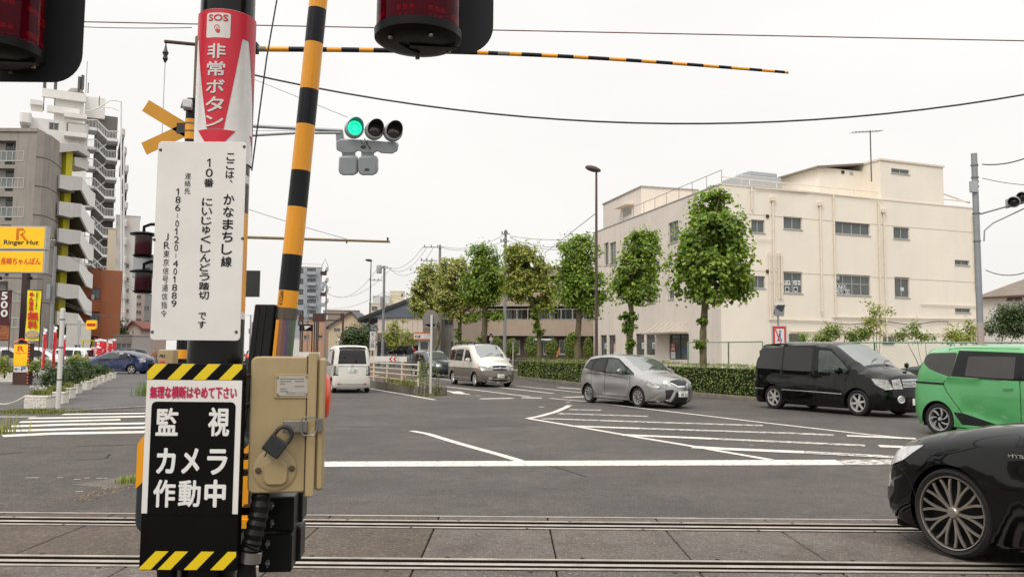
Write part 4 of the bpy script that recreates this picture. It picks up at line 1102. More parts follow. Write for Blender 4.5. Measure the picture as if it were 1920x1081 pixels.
# ---------------------------------------------------------------- the crossing post in the foreground and what hangs on it
D0=2.5
m_blackpaint=M('post_black',(0.005,0.005,0.005,1),0.2,var=0.3,scale=6,spec=0.3)
m_orange=M('post_yellow',C(250,168,20,0.85),0.38,var=0.06,scale=4,coat=0.2,streak=0.1)
m_white_s=M('sign_white',C(230,226,221,0.86),0.45,var=0.07,scale=5,streak=0.38,dirt=C(150,130,110,.6))
m_red=M('print_red',C(214,22,52,0.8),0.4,var=0.05,scale=3)
m_ink=M('print_black',(0.007,0.007,0.009,1),0.45,var=0,spec=0.15)
m_bolt=M('bolt_steel',C(150,146,140,.7),0.4,metal=0.7,var=0.2,scale=30)
pc=P(416,340,D0);PX,PY=pc.x,pc.y
PR=0.0805
post=thing('crossing_signal_post',(PX,PY,0),'black tubular crossing warning post in the foreground with yellow bands and red emergency sleeve','post')
def zpx(py,x=None,y=None):return P(410,py,PY).z
bands=[(0,640,'k'),(640,480,None)]
q=MB();q.cyl((PX,PY,0),(PX,PY,zpx(598)),PR,n=40);q.build('tube',m_blackpaint,post)
for ya,yb,mt_ in ((598,585,'w'),(585,400,'o'),(400,345,'k'),(345,330,'w'),(330,40,'k'),(40,-700,'k')):
 q=MB();q.cyl((PX,PY,zpx(ya)),(PX,PY,zpx(yb)),PR,n=40);q.build('band',{'w':m_white_s,'o':m_orange,'k':m_blackpaint}[mt_],post)
q=MB();q.lathe([(.25,0),(.25,.03),(.11,.035),(.09,.12),(PR,.13)],(PX,PY,0.0),(0,0,1),30);q.build('base_plate',m_blackpaint,post)
# emergency sleeve wrapped round the post
sl=thing('emergency_button_sleeve',(PX,PY,zpx(300)),'white plastic sleeve with red downward arrow and SOS lettering wrapped on the post','sleeve')
q=MB();zt,zb_=zpx(37),zpx(310);q.lathe([(PR+.004,0),(PR+.004,zt-zb_)],(PX,PY,zb_),(0,0,1),64);q.build('sleeve',M('sleeve_white',C(236,232,228,0.82),0.22,var=0.04,scale=12,coat=0.5,bump=0.15,bscale=16),sl)
class Cyl:
 "frame wrapped round the post; u is arc length, v height from the sleeve's bottom"
 def __init__(s,r,th0):s.r=r;s.t0=th0
 def at(s,u,v,n=0.0):
  a=s.t0+u/s.r;rr=s.r+n
  return Vector((PX+rr*math.sin(a),PY-rr*math.cos(a),zb_+v))
def wrap(mb,n,th0,mi=0):
 "cut long faces, then wrap a flat mesh"
 bm=bmesh.new();me=bpy.data.meshes.new('tmp');me.from_pydata([(p[0],p[1],p[2] if len(p)>2 else 0) for p in mb.v],[],mb.f);bm.from_mesh(me);bpy.data.meshes.remove(me)
 for k in range(-30,31):
  bmesh.ops.bisect_plane(bm,geom=bm.verts[:]+bm.edges[:]+bm.faces[:],plane_co=(k*0.009,0,0),plane_no=(1,0,0))
 fr=Cyl(PR+.004,th0);out_=MB()
 bm.verts.ensure_lookup_table();out_.add([fr.at(v.co.x,v.co.y,n+v.co.z) for v in bm.verts],[tuple(v.index for v in f.verts) for f in bm.faces]);bm.free()
 return out_
class Flat:
 def at(s,u,v,n=0.0):return (u,v,n-.003 if n else 0)
fl=Flat()
Hs=zt-zb_;vv=lambda py:zpx(py)-zb_
th_c=0.02
per=2*math.pi*(PR+.004)/3
def uu(px):
 return (PR+.004)*math.asin(max(-1,min(1,(px-424)/51.0)))
for k in range(3):
 q=MB();hw=per/2
 q.add([(-hw,vv(85),0),(hw,vv(85),0),(hw,Hs-0.001,0),(-hw,Hs-0.001,0)],[(0,1,2,3)])
 q.add([(uu(383),vv(85),0),(uu(463),vv(85),0),(uu(440),vv(255),0),(uu(411),vv(255),0)],[(3,2,1,0)])
 q.add([(uu(392),vv(256),0),(uu(458),vv(256),0),(0,vv(300),0)],[(0,1,2)])
 o=wrap(q,.0012,k*2*math.pi/3+th_c).build('red_arrow',m_red,sl)
q=MB();q.add([(x,y,0) for x,y in rrect(uu(403),vv(90),uu(445),vv(45),.006)],[tuple(range(24))]);o=wrap(q,.002,th_c).build('pictogram_panel',m_white_s,sl)
q=MB();text(q,'SOS',fl,(uu(407),vv(60),uu(441),vv(48)),bold=.03)
hand=[(.0,1.0),(.12,1.0),(.14,.55),(.55,.48),(.78,.40),(.70,-.1),(.62,-.3),(.05,-.3),(-.10,.05),(-.42,.38),(-.32,.5),(0,.3)]
hs=.014;hu,hv=-.0035,vv(79)
q.add([(hu+a*hs,hv+b*hs,0) for a,b in hand],[tuple(range(len(hand)))])
ring=[(hu+hs*.06+.0075*math.cos(t),hv+hs*.95+.0075*math.sin(t),0) for t in np.linspace(-.6,3.74,14)];ring2=[(hu+hs*.06+.0055*math.cos(t),hv+hs*.95+.0055*math.sin(t),0) for t in np.linspace(-.6,3.74,14)]
q.add(ring+ring2,[(i,i+1,15+i,14+i) for i in range(13)])
wrap(q,.0028,th_c).build('pictogram',m_red,sl)
for ch,ya,yb in zip('非常ボタン',(101,133,166,197,231),(128,160,191,225,252)):
 q=MB();text(q,ch,fl,(uu(407),vv(yb),uu(439),vv(ya)),bold=.026);wrap(q,.0028,th_c).build('character',m_white_s,sl)

# white plate with the crossing's name
D1=PY-PR-.03
def board(name,corners,D,thick,mat,label,rad=.012,yaw=0.0):
 (x0,y0),(x1,y1)=corners
 O=P(x0,y1,D);fr=Frame(O,(math.cos(yaw),math.sin(yaw),0));u1,v1=fr.px(x1,y0)
 t=thing(name,fr.at(u1/2,0),label,'sign');
 return t,fr,u1,v1
nt_,fr1,u1,v1=board('crossing_name_sign',((281,266),(454.5,637)),D1,.004,m_white_s,'white rectangular plate with black vertical Japanese lettering fixed high on the crossing post')
u1,v1=fr1.px(454.5,500)[0],fr1.px(380,265.5)[1]
holes=[fr1.px(301,281),fr1.px(458,275),fr1.px(455,447),fr1.px(289,449),fr1.px(285.5,622),fr1.px(443,622)]
q=MB();q.prism(rrect(0,0,u1,v1,.012),-.003,fr1);q.build('plate',m_white_s,nt_,bevel=.0008)
for (a,b) in holes:
 q=MB();q.lathe([(.0048,.0),(.0042,.0016),(.0001,.002)],fr1.at(a,b,.0),fr1.N,12);q.build('rivet',M('rivet_shadow',C(90,82,76,.6),.5,var=.3,scale=60),nt_)
lean=lambda x,y:x
cols_=[('ここは、',412,286,349,14),('かなまちし線',426,364,500,21),('10番',390,300,350,22),('にいじゅくしんどう踏切',388,372,560,20),('です',382,586,614,15),('連絡先',353,324,364,12),('186|0120|401889',333,353,574,10),('JR東京信号通信指令',313,437,592,13)]
def vcol(s,xt,xb,y0,y1,w,b=.012):
 "characters set one under another"
 n=len(s)
 for i,ch in enumerate(s):
  yt=y0+(y1-y0)*(i+.08)/n;yb=y0+(y1-y0)*(i+.92)/n;xc=xt+(xb-xt)*(i+.5)/n
  ww=w
  if ch in '1|':ww=w*(.30 if ch=='1' else .12);
  if ch=='、':yb=yt+(yb-yt)*.4;ww=w*.35;xc+=w*.2
  if ch=='|':yt,yb=yt+(yb-yt)*.15,yb-(yb-yt)*.15
  if ch in 'ゅ':ww=w*.75;
  if ch in '0J':ww=w*(.72 if ch=='0' else .5)
  q=MB();r=fr1.rect(xc-ww/2,yb,xc+ww/2,yt)
  if ch=='1':a_,h_=(r[0]+r[2])/2,r[3]-r[1];t_=h_*.075;q.poly([(a_-t_,r[1]),(a_+t_,r[1]),(a_+t_,r[3]),(a_-t_*.6,r[3]),(a_-t_*4.2,r[3]-h_*.2),(a_-t_*4.2,r[3]-h_*.34),(a_-t_,r[3]-h_*.2)],fr1,.0012)
  else:text(q,ch,fr1,r,n=.0012,bold=.0 if ch in '|0' else b)
  q.build('character',m_ink,nt_,smooth=0)
vcol('ここは、',433,430,286,352,16,.02);vcol('かなまちし線',430,424,362,502,21,.02)
vcol('10番',394,391,296,352,19,.02);vcol('にいじゅくしんどう踏切',389,382,370,562,20,.02);vcol('です',380,378,584,616,15,.02)
vcol('連絡先',353,351,323,365,11.5,.012);vcol('186|0120|401889',335,326,352,576,10,.01);vcol('JR東京信号通信指令',314,307,436,595,11.5,.01)

# black camera notice board below
D2=PY-PR-.055
ct,fr2,u2,v2=board('camera_notice_board',((260,680),(442,1068)),D2,.03,m_ink,'black and white camera notice board with yellow striped bands on the lower crossing post')
U0=fr2.px(262,1068)[0];uR=fr2.px(443,1068)[0];vT=fr2.px(365,681)[1];vB=fr2.px(350,1067)[1]
q=MB();fr2.box(q,0,0,uR,vT,-.035,0);q.build('panel',M('board_black',(0.004,0.004,0.004,1),0.35,var=.3,scale=5,spec=.12),ct,bevel=.002)
W_=uR;pv=lambda y:fr2.px(350,y)[1]
q=MB();q.prism([(0.001,pv(962)),(W_-.001,pv(962)),(W_-.001,pv(712)),(.001,pv(712))],.0012,fr2);q.build('white_field',m_white_s,ct)
q=MB();inn=rrect(.0175,pv(1000),W_-.0165,pv(752.5),.014);inn=[(a,max(b,pv(963.5))) for a,b in inn]
q.poly(inn,fr2,.002);q.build('black_field',M('board_black'),ct,smooth=0)
yel=M('stripe_yellow',C(236,205,20,0.85),0.35,var=.04,streak=.1)
def clip_x(poly,a,b):
 for lim,s in ((a,1),(b,-1)):
  out_=[]
  for i in range(len(poly)):
   p,r=poly[i-1],poly[i];fp,fr_=s*(p[0]-lim)>=0,s*(r[0]-lim)>=0
   if fp != fr_:
    t=(lim-p[0])/(r[0]-p[0]);out_.append((lim,p[1]+(r[1]-p[1])*t))
   if fr_:out_.append(r)
  poly=out_
  if not poly:return poly
 return poly
for vt,vb_,xs in ((681.5,711,(-.02,.058,.131,.204)),(1032.5,1067,(-.002,.053,.126,.200))):
 a,b=pv(vb_),pv(vt);sl_=(b-a)*.95
 for x in xs:
  pl=clip_x([(x,a),(x+.036,a),(x+.036+sl_,b),(x+sl_,b)],.0015,W_-.0015)
  if len(pl)>2:
   q=MB();q.poly(pl,fr2,.0015);q.build('yellow_stripe',yel,ct,smooth=0)
q=MB()
wr=M('print_white',C(235,233,230,.85),.4,var=.02);mg=M('print_magenta',C(200,24,80,.8),.4,var=.02)
q=MB();text(q,'無理な横断はやめて下さい',fr2,fr2.rect(281,746,445,724),n=.0025,bold=.03);q.build('lettering',mg,ct)
for ch,x,y,w,h in (('監',314,790,44,52),('視',411,790,42,54),('カ',312,863,38,48),('メ',358,863,36,48),('ラ',408,865,40,48),('作',309,924,44,52),('動',356,924,44,50),('中',404,924,42,52)):
 q=MB();text(q,ch,fr2,fr2.rect(x-w/2,y+h/2,x+w/2,y-h/2),n=.003,bold=.026 if ch in '監視動作' else .036);q.build('character',wr,ct)
for yy in (700,860,1040):
 q=MB();zz=P(350,yy,PY).z;q.lathe([(PR+.002,-.015),(PR+.005,-.015),(PR+.005,.015),(PR+.002,.015)],(PX,PY,zz),(0,0,1),30);q.build('clamp_band',m_bolt,post)
 q=MB();q.box((PX-.03,PY-PR-.03,zz-.012),(PX+.03,PY-PR+.01,zz+.012));q.build('bracket',m_bolt,post)
for yy in (330,560):
 zz=P(400,yy,PY).z;q=MB();q.box((PX-.05,D1+.005,zz-.01),(PX+.03,PY-PR+.01,zz+.01));q.build('bracket',m_bolt,post)

# red omnidirectional flashing lamps on the post's high arms
m_ruby=M('lamp_red_plastic',(0.30,0.006,0.035,1),0.10,var=.0,trans=0.85,spec=.6,ior=1.2)
m_hood=M('lamp_black',(0.006,0.006,0.006,1),0.4,var=.2,spec=.15)
m_back=M('backboard',(0.024,0.026,0.027,1),0.6,var=.08,spec=.15)
def alarm_lamp(cx,cyp,d,label,plates,r=.125,h=.40):
 c=P(cx,cyp,d);t=thing('alarm_lamp',(c.x,c.y,c.z),label,'warning light','red warning lamps of the crossing')
 q=MB();q.lathe([(r*.97,.02),(r,.03),(r,h),(.0,h)],c,(0,0,1),48);q.lathe([(.0,h*.999),(r*.985,h*.99),(r*.98,.04),(0,.04)],c,(0,0,1),48);q.build('red_lens',m_ruby,t)
 q=MB();q.lathe([(0,-.012),(r*.6,-.014),(r*.9,-.008),(r*1.04,.004),(r*1.05,.028),(r*1.0,.032),(0,.034)],c,(0,0,1),48);q.build('lamp_base',m_hood,t);q=MB();q.lathe([(0,h),(r*1.05,h),(r*1.05,h+.03),(0,h+.05)],c,(0,0,1),48)
 q.build('lamp_cap',m_hood,t)
 q=MB();q.cyl(c+Vector((0,0,.03)),c+Vector((0,0,h)),r*.62,n=6);q.build('lamp_core',M('lamp_core',(0.05,0.02,0.02,1),.5,var=.2),t)
 for i in range(6):
  for j in range(5):
   a=i*math.pi/3+.2;
   for k in (-1,0,1):
    p=c+Vector((math.cos(a+k*.22)*r*.66,math.sin(a+k*.22)*r*.66,.07+j*.075));led=MB();led.obox(p,(.005,0,0),(0,.005,0),(0,0,.006));
    if j<2:led.build('led',M('led_red',(0.9,.03,.08,1),.3,var=0,emit=.2),t)
 for (u0,u1_,v0,v1_,yaw,off) in plates:
  fr=Frame(c+Vector((0,off,0)),(math.cos(yaw),math.sin(yaw),0));q=MB();q.prism(rrect(u0,v0,u1_,v1_,min(.09,(u1_-u0)*.45),8),.003,fr,-.0015);q.build('backboard',m_back,t)
 for a in (0.5,1.7,3.9,5.2):
  q=MB();p=c+Vector((math.cos(a)*r*.8,math.sin(a)*r*.8,-.012));q.cyl(p,p+Vector((0,0,-.006)),.007,n=8);q.build('screw',m_bolt,t)
 for yaw in (.12,):
  fr=Frame(c,(math.cos(yaw),math.sin(yaw),0));q=MB();fr.box(q,-r*.2,-.018,r*.95,-.0135,-.012,.012);q.build('cap_rib',m_hood,t)
 return t
alarm_lamp(784,78,2.42,'near right red warning lamp hanging in at the top of the view',[(-.06,.222,.015,.5,.05,.13),(-.16,.06,-.02,.45,1.0,.06)])
alarm_lamp(-9,106,2.42,'near left red warning lamp cut off by the left edge',[(-.20,.192,-.035,.5,.0,.13)])
armq=thing('lamp_arm',(PX,PY,3.05),'black cross arm high on the post that carries the two red lamps','bracket')
q=MB();q.tube([(P(4,88,2.42).x,2.42,3.0),(P(4,88,2.42).x,PY,3.02),(P(784,88,2.42).x,PY,3.02),(P(784,88,2.42).x,2.42,3.0)],.025,10);q.build('arm_tube',m_hood,armq)

# black conduit down the side of the post and junction boxes
bx=thing('emergency_button_box',P(535,925,PY-.02),'beige metal emergency button box with padlock and orange button beside the post','control box')
m_beige=M('box_beige',C(186,164,120,0.74),0.42,var=.10,scale=9,streak=.35,dirt=C(110,85,60,.5),coat=.15)
DB=PY-.10
frb=Frame(P(463,925,DB),(math.cos(.2),math.sin(.2),0))
uR1=frb.px(582,800)[0];vTop=frb.px(520,668)[1];
q=MB();q.prism(rrect(0,0,uR1,vTop,.018),-.17,frb);q.build('housing',m_beige,bx,bevel=.004)
a0,a1=frb.px(575,800)[0],frb.px(592,800)[0]
q=MB();fr_f=frb;q.prism(rrect(a0,-.012,a1,vTop+.013,.006),-.19,frb,.012);q.build('flange',m_beige,bx,bevel=.003)
b1_=frb.px(611,800)[0]
q=MB();q.prism(rrect(a1+.001,.004,b1_-.004,vTop-.004,.010),-.165,frb);q.build('door',m_beige,bx,bevel=.006)
q=MB();fr_f.box(q,a0-.004,-.004,a0-.0005,vTop+.003,-.172,.0015);q.build('gasket',M('gasket',C(92,62,50,.5),.7),bx)
q=MB();cc=frb.at(b1_-.004,frb.px(610,745)[1],-.085);q.lathe([(.066,0),(.066,.004),(.060,.010),(.042,.014),(0,.016)],cc,frb.U,36);q.lathe([(0,-.004),(.070,-.004),(.070,.001),(.066,.002)],cc,frb.U,36);q.build('button',M('button_orange',C(238,78,40,.85),.3,var=.03,coat=.5),bx)
pr=frb.rect(514,746,582,701);q=MB();q.prism(rrect(*pr,.003),.004,frb);q.build('nameplate_frame',m_beige,bx,bevel=.001)
pr=frb.rect(519,741,578,705);q=MB();q.prism(rrect(*pr,.001),.0012,frb,.004);npl=q.build('nameplate',M('nameplate',C(196,190,180,.8),.35,metal=.3,var=.06,scale=20),bx)
gy=M('print_grey',C(130,124,118,.6),.5,var=0)
for i,(x0,x1) in enumerate(((526,571),(526,548),(553,573),(526,536),(553,572),(526,540),(526,541))):
 y=708.5+(i if i<2 else i-1)*4.7;q=MB()
 for k in range(int((x1-x0)/3)):
  q.poly([(a,b) for a,b in (frb.px(x0+3*k,y+2.2),frb.px(x0+3*k+2.2,y+2.2),frb.px(x0+3*k+2.2,y),frb.px(x0+3*k,y))],frb,.0056)
 q.build('print_line',gy,npl,smooth=0)
q=MB();text(q,'株式会社 三工社',frb,frb.rect(537,738.6,573,734),n=.0056,bold=.0);q.build('print_line',gy,npl)
for x,y in ((521,707),(575,706),(521,739),(575,738)):
 q=MB();p=frb.px(x,y);q.lathe([(.003,.006),(.0025,.008),(0,.0085)],frb.at(*p),frb.N,10);q.build('screw',m_bolt,npl)
# round keyhole cover with tongue
pcx=frb.px(515.5,879);rad=.060;q=MB();q.lathe([(rad,0),(rad,.004),(rad-.004,.006),(0,.006)],frb.at(*pcx),frb.N,40);cov=q.build('keyhole_cover',m_beige,bx)
q=MB();tg=rrect(*frb.rect(494,908,540,862),.02,8);q.prism(tg,.009,frb,.006);q.build('cover_tongue',m_beige,cov,bevel=.003)
for x,y in ((484.5,881),(547.5,877)):
 p=frb.px(x,y);q=MB();q.lathe([(.009,.006),(.008,.010),(0,.011)],frb.at(*p),frb.N,12);q.build('screw',M('screw_old',C(110,92,76,.6),.5,metal=.5),cov)
# hasp
q=MB();q.prism(rrect(*frb.rect(531,810,577,787),.003),.010,frb,.012);q.build('hasp',m_bolt,bx,bevel=.002)
q=MB();q.prism(rrect(*frb.rect(594,808,605.5,783),.002),.006,frb,.006);q.build('hasp_plate',m_bolt,bx,bevel=.001)
q=MB();l_=[frb.at(*frb.px(x,y),.028) for x,y in ((566,786),(570,780),(591,780),(595,786),(594,806),(590,813),(570,814),(565,808))];q.tube(l_,.0022,6,closed=True);q.build('hasp_loop',m_bolt,bx)
# padlock
pk=thing('padlock',frb.at(*frb.px(520,830),.03),'black weathered padlock hanging tilted from the steel hasp of the beige box','padlock')
ang=R(-36);pc_=frb.px(520,831);cs,sn=math.cos(ang),math.sin(ang)
def rot(u,v):return (pc_[0]+u*cs+v*-sn*-1*0+v*sn,pc_[1]-u*sn+v*cs)
pk_m=M('padlock_black',(0.022,0.023,0.024,1),.5,var=.35,scale=60,metal=.2)
def rot(u,v):return (pc_[0]+u*cs-v*sn,pc_[1]+u*sn+v*cs)
q=MB();q.prism([rot(-.029,-.031),rot(.026,-.031),rot(.026,.020),rot(-.029,.020)],.022,frb,.022);q.build('body',pk_m,pk,bevel=.003)
q=MB();arc=[rot(.022*math.cos(t)-.001,.035+.022*math.sin(t)) for t in np.linspace(0,math.pi,9)]
q.tube([frb.at(*rot(.021,.018),.033)]+[frb.at(a,b,.033) for a,b in arc]+[frb.at(*rot(-.023,.018),.033)],.0055,8);q.build('shackle',pk_m,pk)
q=MB();q.cyl(frb.at(*rot(-.01,-.03),.03),frb.at(*rot(-.006,-.045),.03),.002,n=6);q.build('cap_wire',pk_m,pk)
for yy in (705,760,855,885):
 p=P(459,yy,DB+.05);q=MB();q.obox(p,(.016,0,0),(0,.03,0),(0,0,.006));q.build('bracket',M('bracket_brown',C(110,88,66,.55),.7,var=.2),bx)

# corrugated conduits
def conduit(pts,r,label,nr=14):
 t=thing('corrugated_conduit',pts[-1],label,'conduit');pp=catmull3(pts,.012);q=MB();rr=[r*(1.0 if i % 2 else .86) for i in range(len(pp))];q.tube(pp,rr,14);q.build('hose',M('hose_black',(0.007,0.007,0.007,1),.45,var=.2,spec=.2),t,smooth=25);return t
def catmull3(pts,step):
 pts=[Vector(p) for p in pts];o_=[]
 for i in range(len(pts)-1):
  p0=pts[max(i-1,0)];p1=pts[i];p2=pts[i+1];p3=pts[min(i+2,len(pts)-1)];k=max(2,int((p2-p1).length/step))
  for j in range(k):
   t=j/k;o_.append(.5*((2*p1)+(p2-p0)*t+(2*p0-5*p1+4*p2-p3)*t*t+(3*p1-p0-3*p2+p3)*t**3))
 o_.append(pts[-1]);return o_
cd=conduit([P(490,924,DB+.04),P(486,960,DB+.03),P(474,1010,DB+.02),P(462,1085,DB+.02),Vector((P(455,1085,DB).x,DB+.05,.3)),Vector((P(455,1085,DB).x,DB+.12,.02))],.0285,'thick black corrugated conduit dropping from the beige box')
p=P(469,1042,DB+.02);q=MB();q.lathe([(.030,-.016),(.0325,-.015),(.0325,.015),(.030,.016)],p,(P(474,1010,DB)-P(462,1085,DB)),20);q.build('clamp',M('steel_bright',C(190,188,184,.8),.25,metal=.9,var=.1),cd)
conduit([P(312,1066,D2+.06),P(313,1090,D2+.06),Vector((P(313,1090,D2).x,D2+.06,.02))],.03,'short black corrugated conduit under the striped board')

# two black junction boxes low on the right
DJ=PY+.10
for i,(x0,x1,y0,y1,lb) in enumerate(((492,552,930,996,'upper of the two black junction boxes under the beige box'),(484,548,1000,1073,'lower of the two black junction boxes under the beige box'))):
 fj=Frame(P(x0,y1,DJ),(math.cos(.12),math.sin(.12),0));t=thing('junction_box',fj.at(.04,0),lb,'junction box','black junction boxes');r_=fj.rect(x0,y1,x1,y0)
 q=MB();q.prism(rrect(r_[0],r_[1],r_[2],r_[3],.006),-.11,fj,0);q.build('lid',M('junction_black',(0.009,0.0095,0.010,1),.35,var=.3,scale=20,spec=.2),t,bevel=.004)
 q=MB();q.prism(rrect(r_[0]+.012,r_[1]+.004,r_[2]+.012,r_[3]-.003,.006),-.12,fj,-.112);q.build('housing',M('junction_black'),t,bevel=.004)
 for yy in (y0+(y1-y0)*.25,y0+(y1-y0)*.75):
  pp=fj.px(x0+18,yy);q=MB();q.obox(fj.at(pp[0],pp[1],.007),fj.U*.0025,fj.N*.004,(0,0,.012));q.obox(fj.at(pp[0]+.002,pp[1]+.008,.009),fj.U*.005,fj.N*.003,(0,0,.005));q.lathe([(.008,0),(.007,.004),(0,.005)],fj.at(*pp),fj.N,10);q.build('wing_screw',M('steel_bright'),t)
 q=MB();q.obox(fj.at(-.03,(y1-y0)/2/620,-.08),fj.U*.045,fj.N*.03,(0,0,.012));q.build('bracket',m_hood,t)

# barrier machine cover behind the board
DM=3.0
bm_=thing('barrier_machine',(P(360,1000,DM).x,DM+.12,0),'rounded yellow and black striped barrier drive housing behind the notice board','machine')
fm=Frame(P(250,1002,DM),(1,0,0));r_=fm.rect(250,1002,470,814)
q=MB();q.prism(rrect(0,0,r_[2],r_[3],.05,8),-.28,fm);q.build('housing',M('machine_black',(0.02,0.022,0.026,1),.4,var=.2),bm_,bevel=.01)
def clip_poly(poly,f):
 out_=[]
 for i in range(len(poly)):
  p,r=poly[i-1],poly[i];a,b=f(*p),f(*r)
  if (a>=0) != (b>=0):t=a/(a-b);out_.append((p[0]+(r[0]-p[0])*t,p[1]+(r[1]-p[1])*t))
  if b>=0:out_.append(r)
 return out_
base_pl=rrect(.001,.001,r_[2]-.001,r_[3]-.001,.05,8)
lim=fm.px(250,916)
for c0,c1 in ((lim[1] ,9),(lim[1]-.5,lim[1]-.22)):
 pl=clip_poly(clip_poly(base_pl,lambda u,v:(v-u*.95)-c0 if c0>0 else v-u*.95-c0),lambda u,v:c1-(v-u*.95))
 if len(pl)>2:
  q=MB();q.poly(pl,fm,.0015);q.build('yellow_stripe',m_orange,bm_,smooth=0)
q=MB();cx=P(360,1000,DM).x;q.box((cx-.12,DM+.04,0),(cx+.12,DM+.26,fm.O.z+.02));q.build('pedestal',M('machine_black'),bm_,bevel=.01)
q=MB();fm.box(q,r_[2]-.03,.03,r_[2]+.02,.06,.001,.02);q.build('arm_hub',m_orange,bm_)

# striped barrier rod standing upright
DR=3.15
rod=thing('barrier_rod',P(497,1000,DR),'raised crossing barrier rod with broad yellow and black bands leaning right','barrier')
yb_list=[(-140,'k'),(-70,'o'),(18,'k'),(82,'o'),(169,'k'),(235,'o'),(321,'k'),(389,'o'),(478,'k'),(545,'o'),(577,'f'),(700,'k'),(1000,'k')]
def rodp(py):
 t=(py-0)/560.0;x=597+(540-597)*t
 return P(x,py,DR)
top_p,bot_p=rodp(-420),rodp(820)
def rod_at(py):
 a=rodp(0);b=rodp(560);t=(P(570,py,DR).z-a.z)/(b.z-a.z);return a+(b-a)*t
film=M('holographic_film',C(150,140,150,.6),.3,metal=.35,var=.5,scale=3)
fn=film.node_tree;wv=fn.nodes.new('ShaderNodeTexWave');wv.inputs['Scale'].default_value=3.5;wv.inputs['Distortion'].default_value=1.5;wv.bands_direction='X';rpn=fn.nodes.new('ShaderNodeValToRGB')
tcn_=fn.nodes.new('ShaderNodeTexCoord');fn.links.new(tcn_.outputs['Object'],wv.inputs[0]);fn.links.new(wv.outputs[0],rpn.inputs[0]);rpn.color_ramp.elements[0].color=C(128,148,112,.65);rpn.color_ramp.elements[1].color=C(165,122,104,.65);e_=rpn.color_ramp.elements.new(.5);e_.color=C(122,106,142,.6)
fn.links.new(rpn.outputs[0],fn.nodes['Principled BSDF'].inputs['Base Color'])
ys=[(-420,-300,'k'),(-300,-140,'o'),(-140,-70,'k'),(-70,18,'o'),(18,82,'k'),(82,169,'o'),(169,235,'k'),(235,321,'o'),(321,389,'k'),(389,478,'o'),(478,545,'k'),(545,577,'o'),(577,690,'f'),(690,900,'k')]
for ya,yb,k in ys:
 f_=lambda y:.0345+.004*max(0,min(1,(y+100)/700))
 q=MB();q.cyl(rod_at(ya),rod_at(yb),f_(ya),f_(yb),n=28);q.build('band',{'o':m_orange,'k':M('rod_black',(0.010,0.010,0.012,1),.4,var=.2,scale=5,spec=.25),'f':film}[k],rod)
q=MB();p0,p1=rod_at(600),rod_at(690);q.tube([p0+Vector((-.020,-.0315,0)),p1+Vector((-.020,-.0325,0))],.0085,8);q.build('orange_strip',m_orange,rod)
a=rod_at(557);dR=(rod_at(545)-rod_at(577)).normalized()
cl=thing('rod_holder',rod_at(640),'black rubber rod holder with grey clamp gripping the foot of the barrier rod','holder')
q=MB();c0,c1=rod_at(578),rod_at(598);q.cyl(c0,c1,.0415,n=28);q.obox((c0+c1)/2+Vector((-.045,-.01,0)),(.022,0,0),(0,.012,0),(0,0,.014));q.build('clamp',M('clamp_steel',C(120,112,100,.7),.45,metal=.6,var=.2),cl)
q=MB();q.cyl((c0+c1)/2+Vector((-.085,-.01,.004)),(c0+c1)/2+Vector((-.02,-.01,.0)),.006,n=8);q.build('bolt',m_bolt,cl)
for k,(dx,w_) in enumerate(((-.052,.016),(-.078,.014),(-.100,.012))):
 q=MB();p0,p1=rod_at(572)+Vector((dx,0,0)),rod_at(900)+Vector((dx*1.15,0,0));d_=(p0-p1)/2;q.obox((p0+p1)/2,(w_,0,0),(0,.04,0),d_);q.build('rubber_bar',M('rubber',(0.012,0.012,0.013,1),.6,var=.3,spec=.25),cl,bevel=.004)
fk=Frame(rod_at(573)+Vector((0,-.0405,0)),dR.cross(Vector((0,1,0))).normalized()*-1,dR);
kf=Frame(rod_at(572)+Vector((-.012,-.0375,0)),(0.09,0,-1) if False else dR*-1*-1,Vector((-1,0,0)))
q=MB();text(q,'KYOSAN',kf,(.0,-.004,.052,.012),n=.002,bold=.02);q.build('maker_name',m_ink,rod)

# ---------------------------------------------------------------- buildings
m_glass_b=M('building_glass',C(116,122,120,.5),.12,var=.25,scale=.8,spec=.7)
m_glass_l=M('building_glass_light',C(140,146,142,.6),.15,var=.2,scale=.8,spec=.6)
m_frame=M('window_frame',C(190,190,186,.75),.45,var=.05)
m_dframe=M('window_frame_dark',C(70,66,62,.7),.5,var=.05)
def wall(mb,fr,W,H,holes,depth=.12,u0=0,v0=0):
 us=sorted({u0,W} | {x for h in holes for x in (h[0],h[2])});vs=sorted({v0,H} | {y for h in holes for y in (h[1],h[3])})
 us=[u for u in us if u0-1e-6<=u<=W+1e-6];vs=[v for v in vs if v0-1e-6<=v<=H+1e-6]
 for a,b in zip(us,us[1:]):
  for c,d in zip(vs,vs[1:]):
   mu,mv_=(a+b)/2,(c+d)/2
   if any(h[0]<mu<h[2] and h[1]<mv_<h[3] for h in holes):continue
   mb.add([fr.at(a,c),fr.at(b,c),fr.at(b,d),fr.at(a,d)],[(0,1,2,3)])
 for h in holes:
  a,c,b,d=h[:4]
  q=[fr.at(a,c),fr.at(b,c),fr.at(b,d),fr.at(a,d)];r=[fr.at(a,c,-depth),fr.at(b,c,-depth),fr.at(b,d,-depth),fr.at(a,d,-depth)]
  mb.add(q+r,[(i,(i+1) % 4,4+(i+1) % 4,4+i) for i in range(4)])
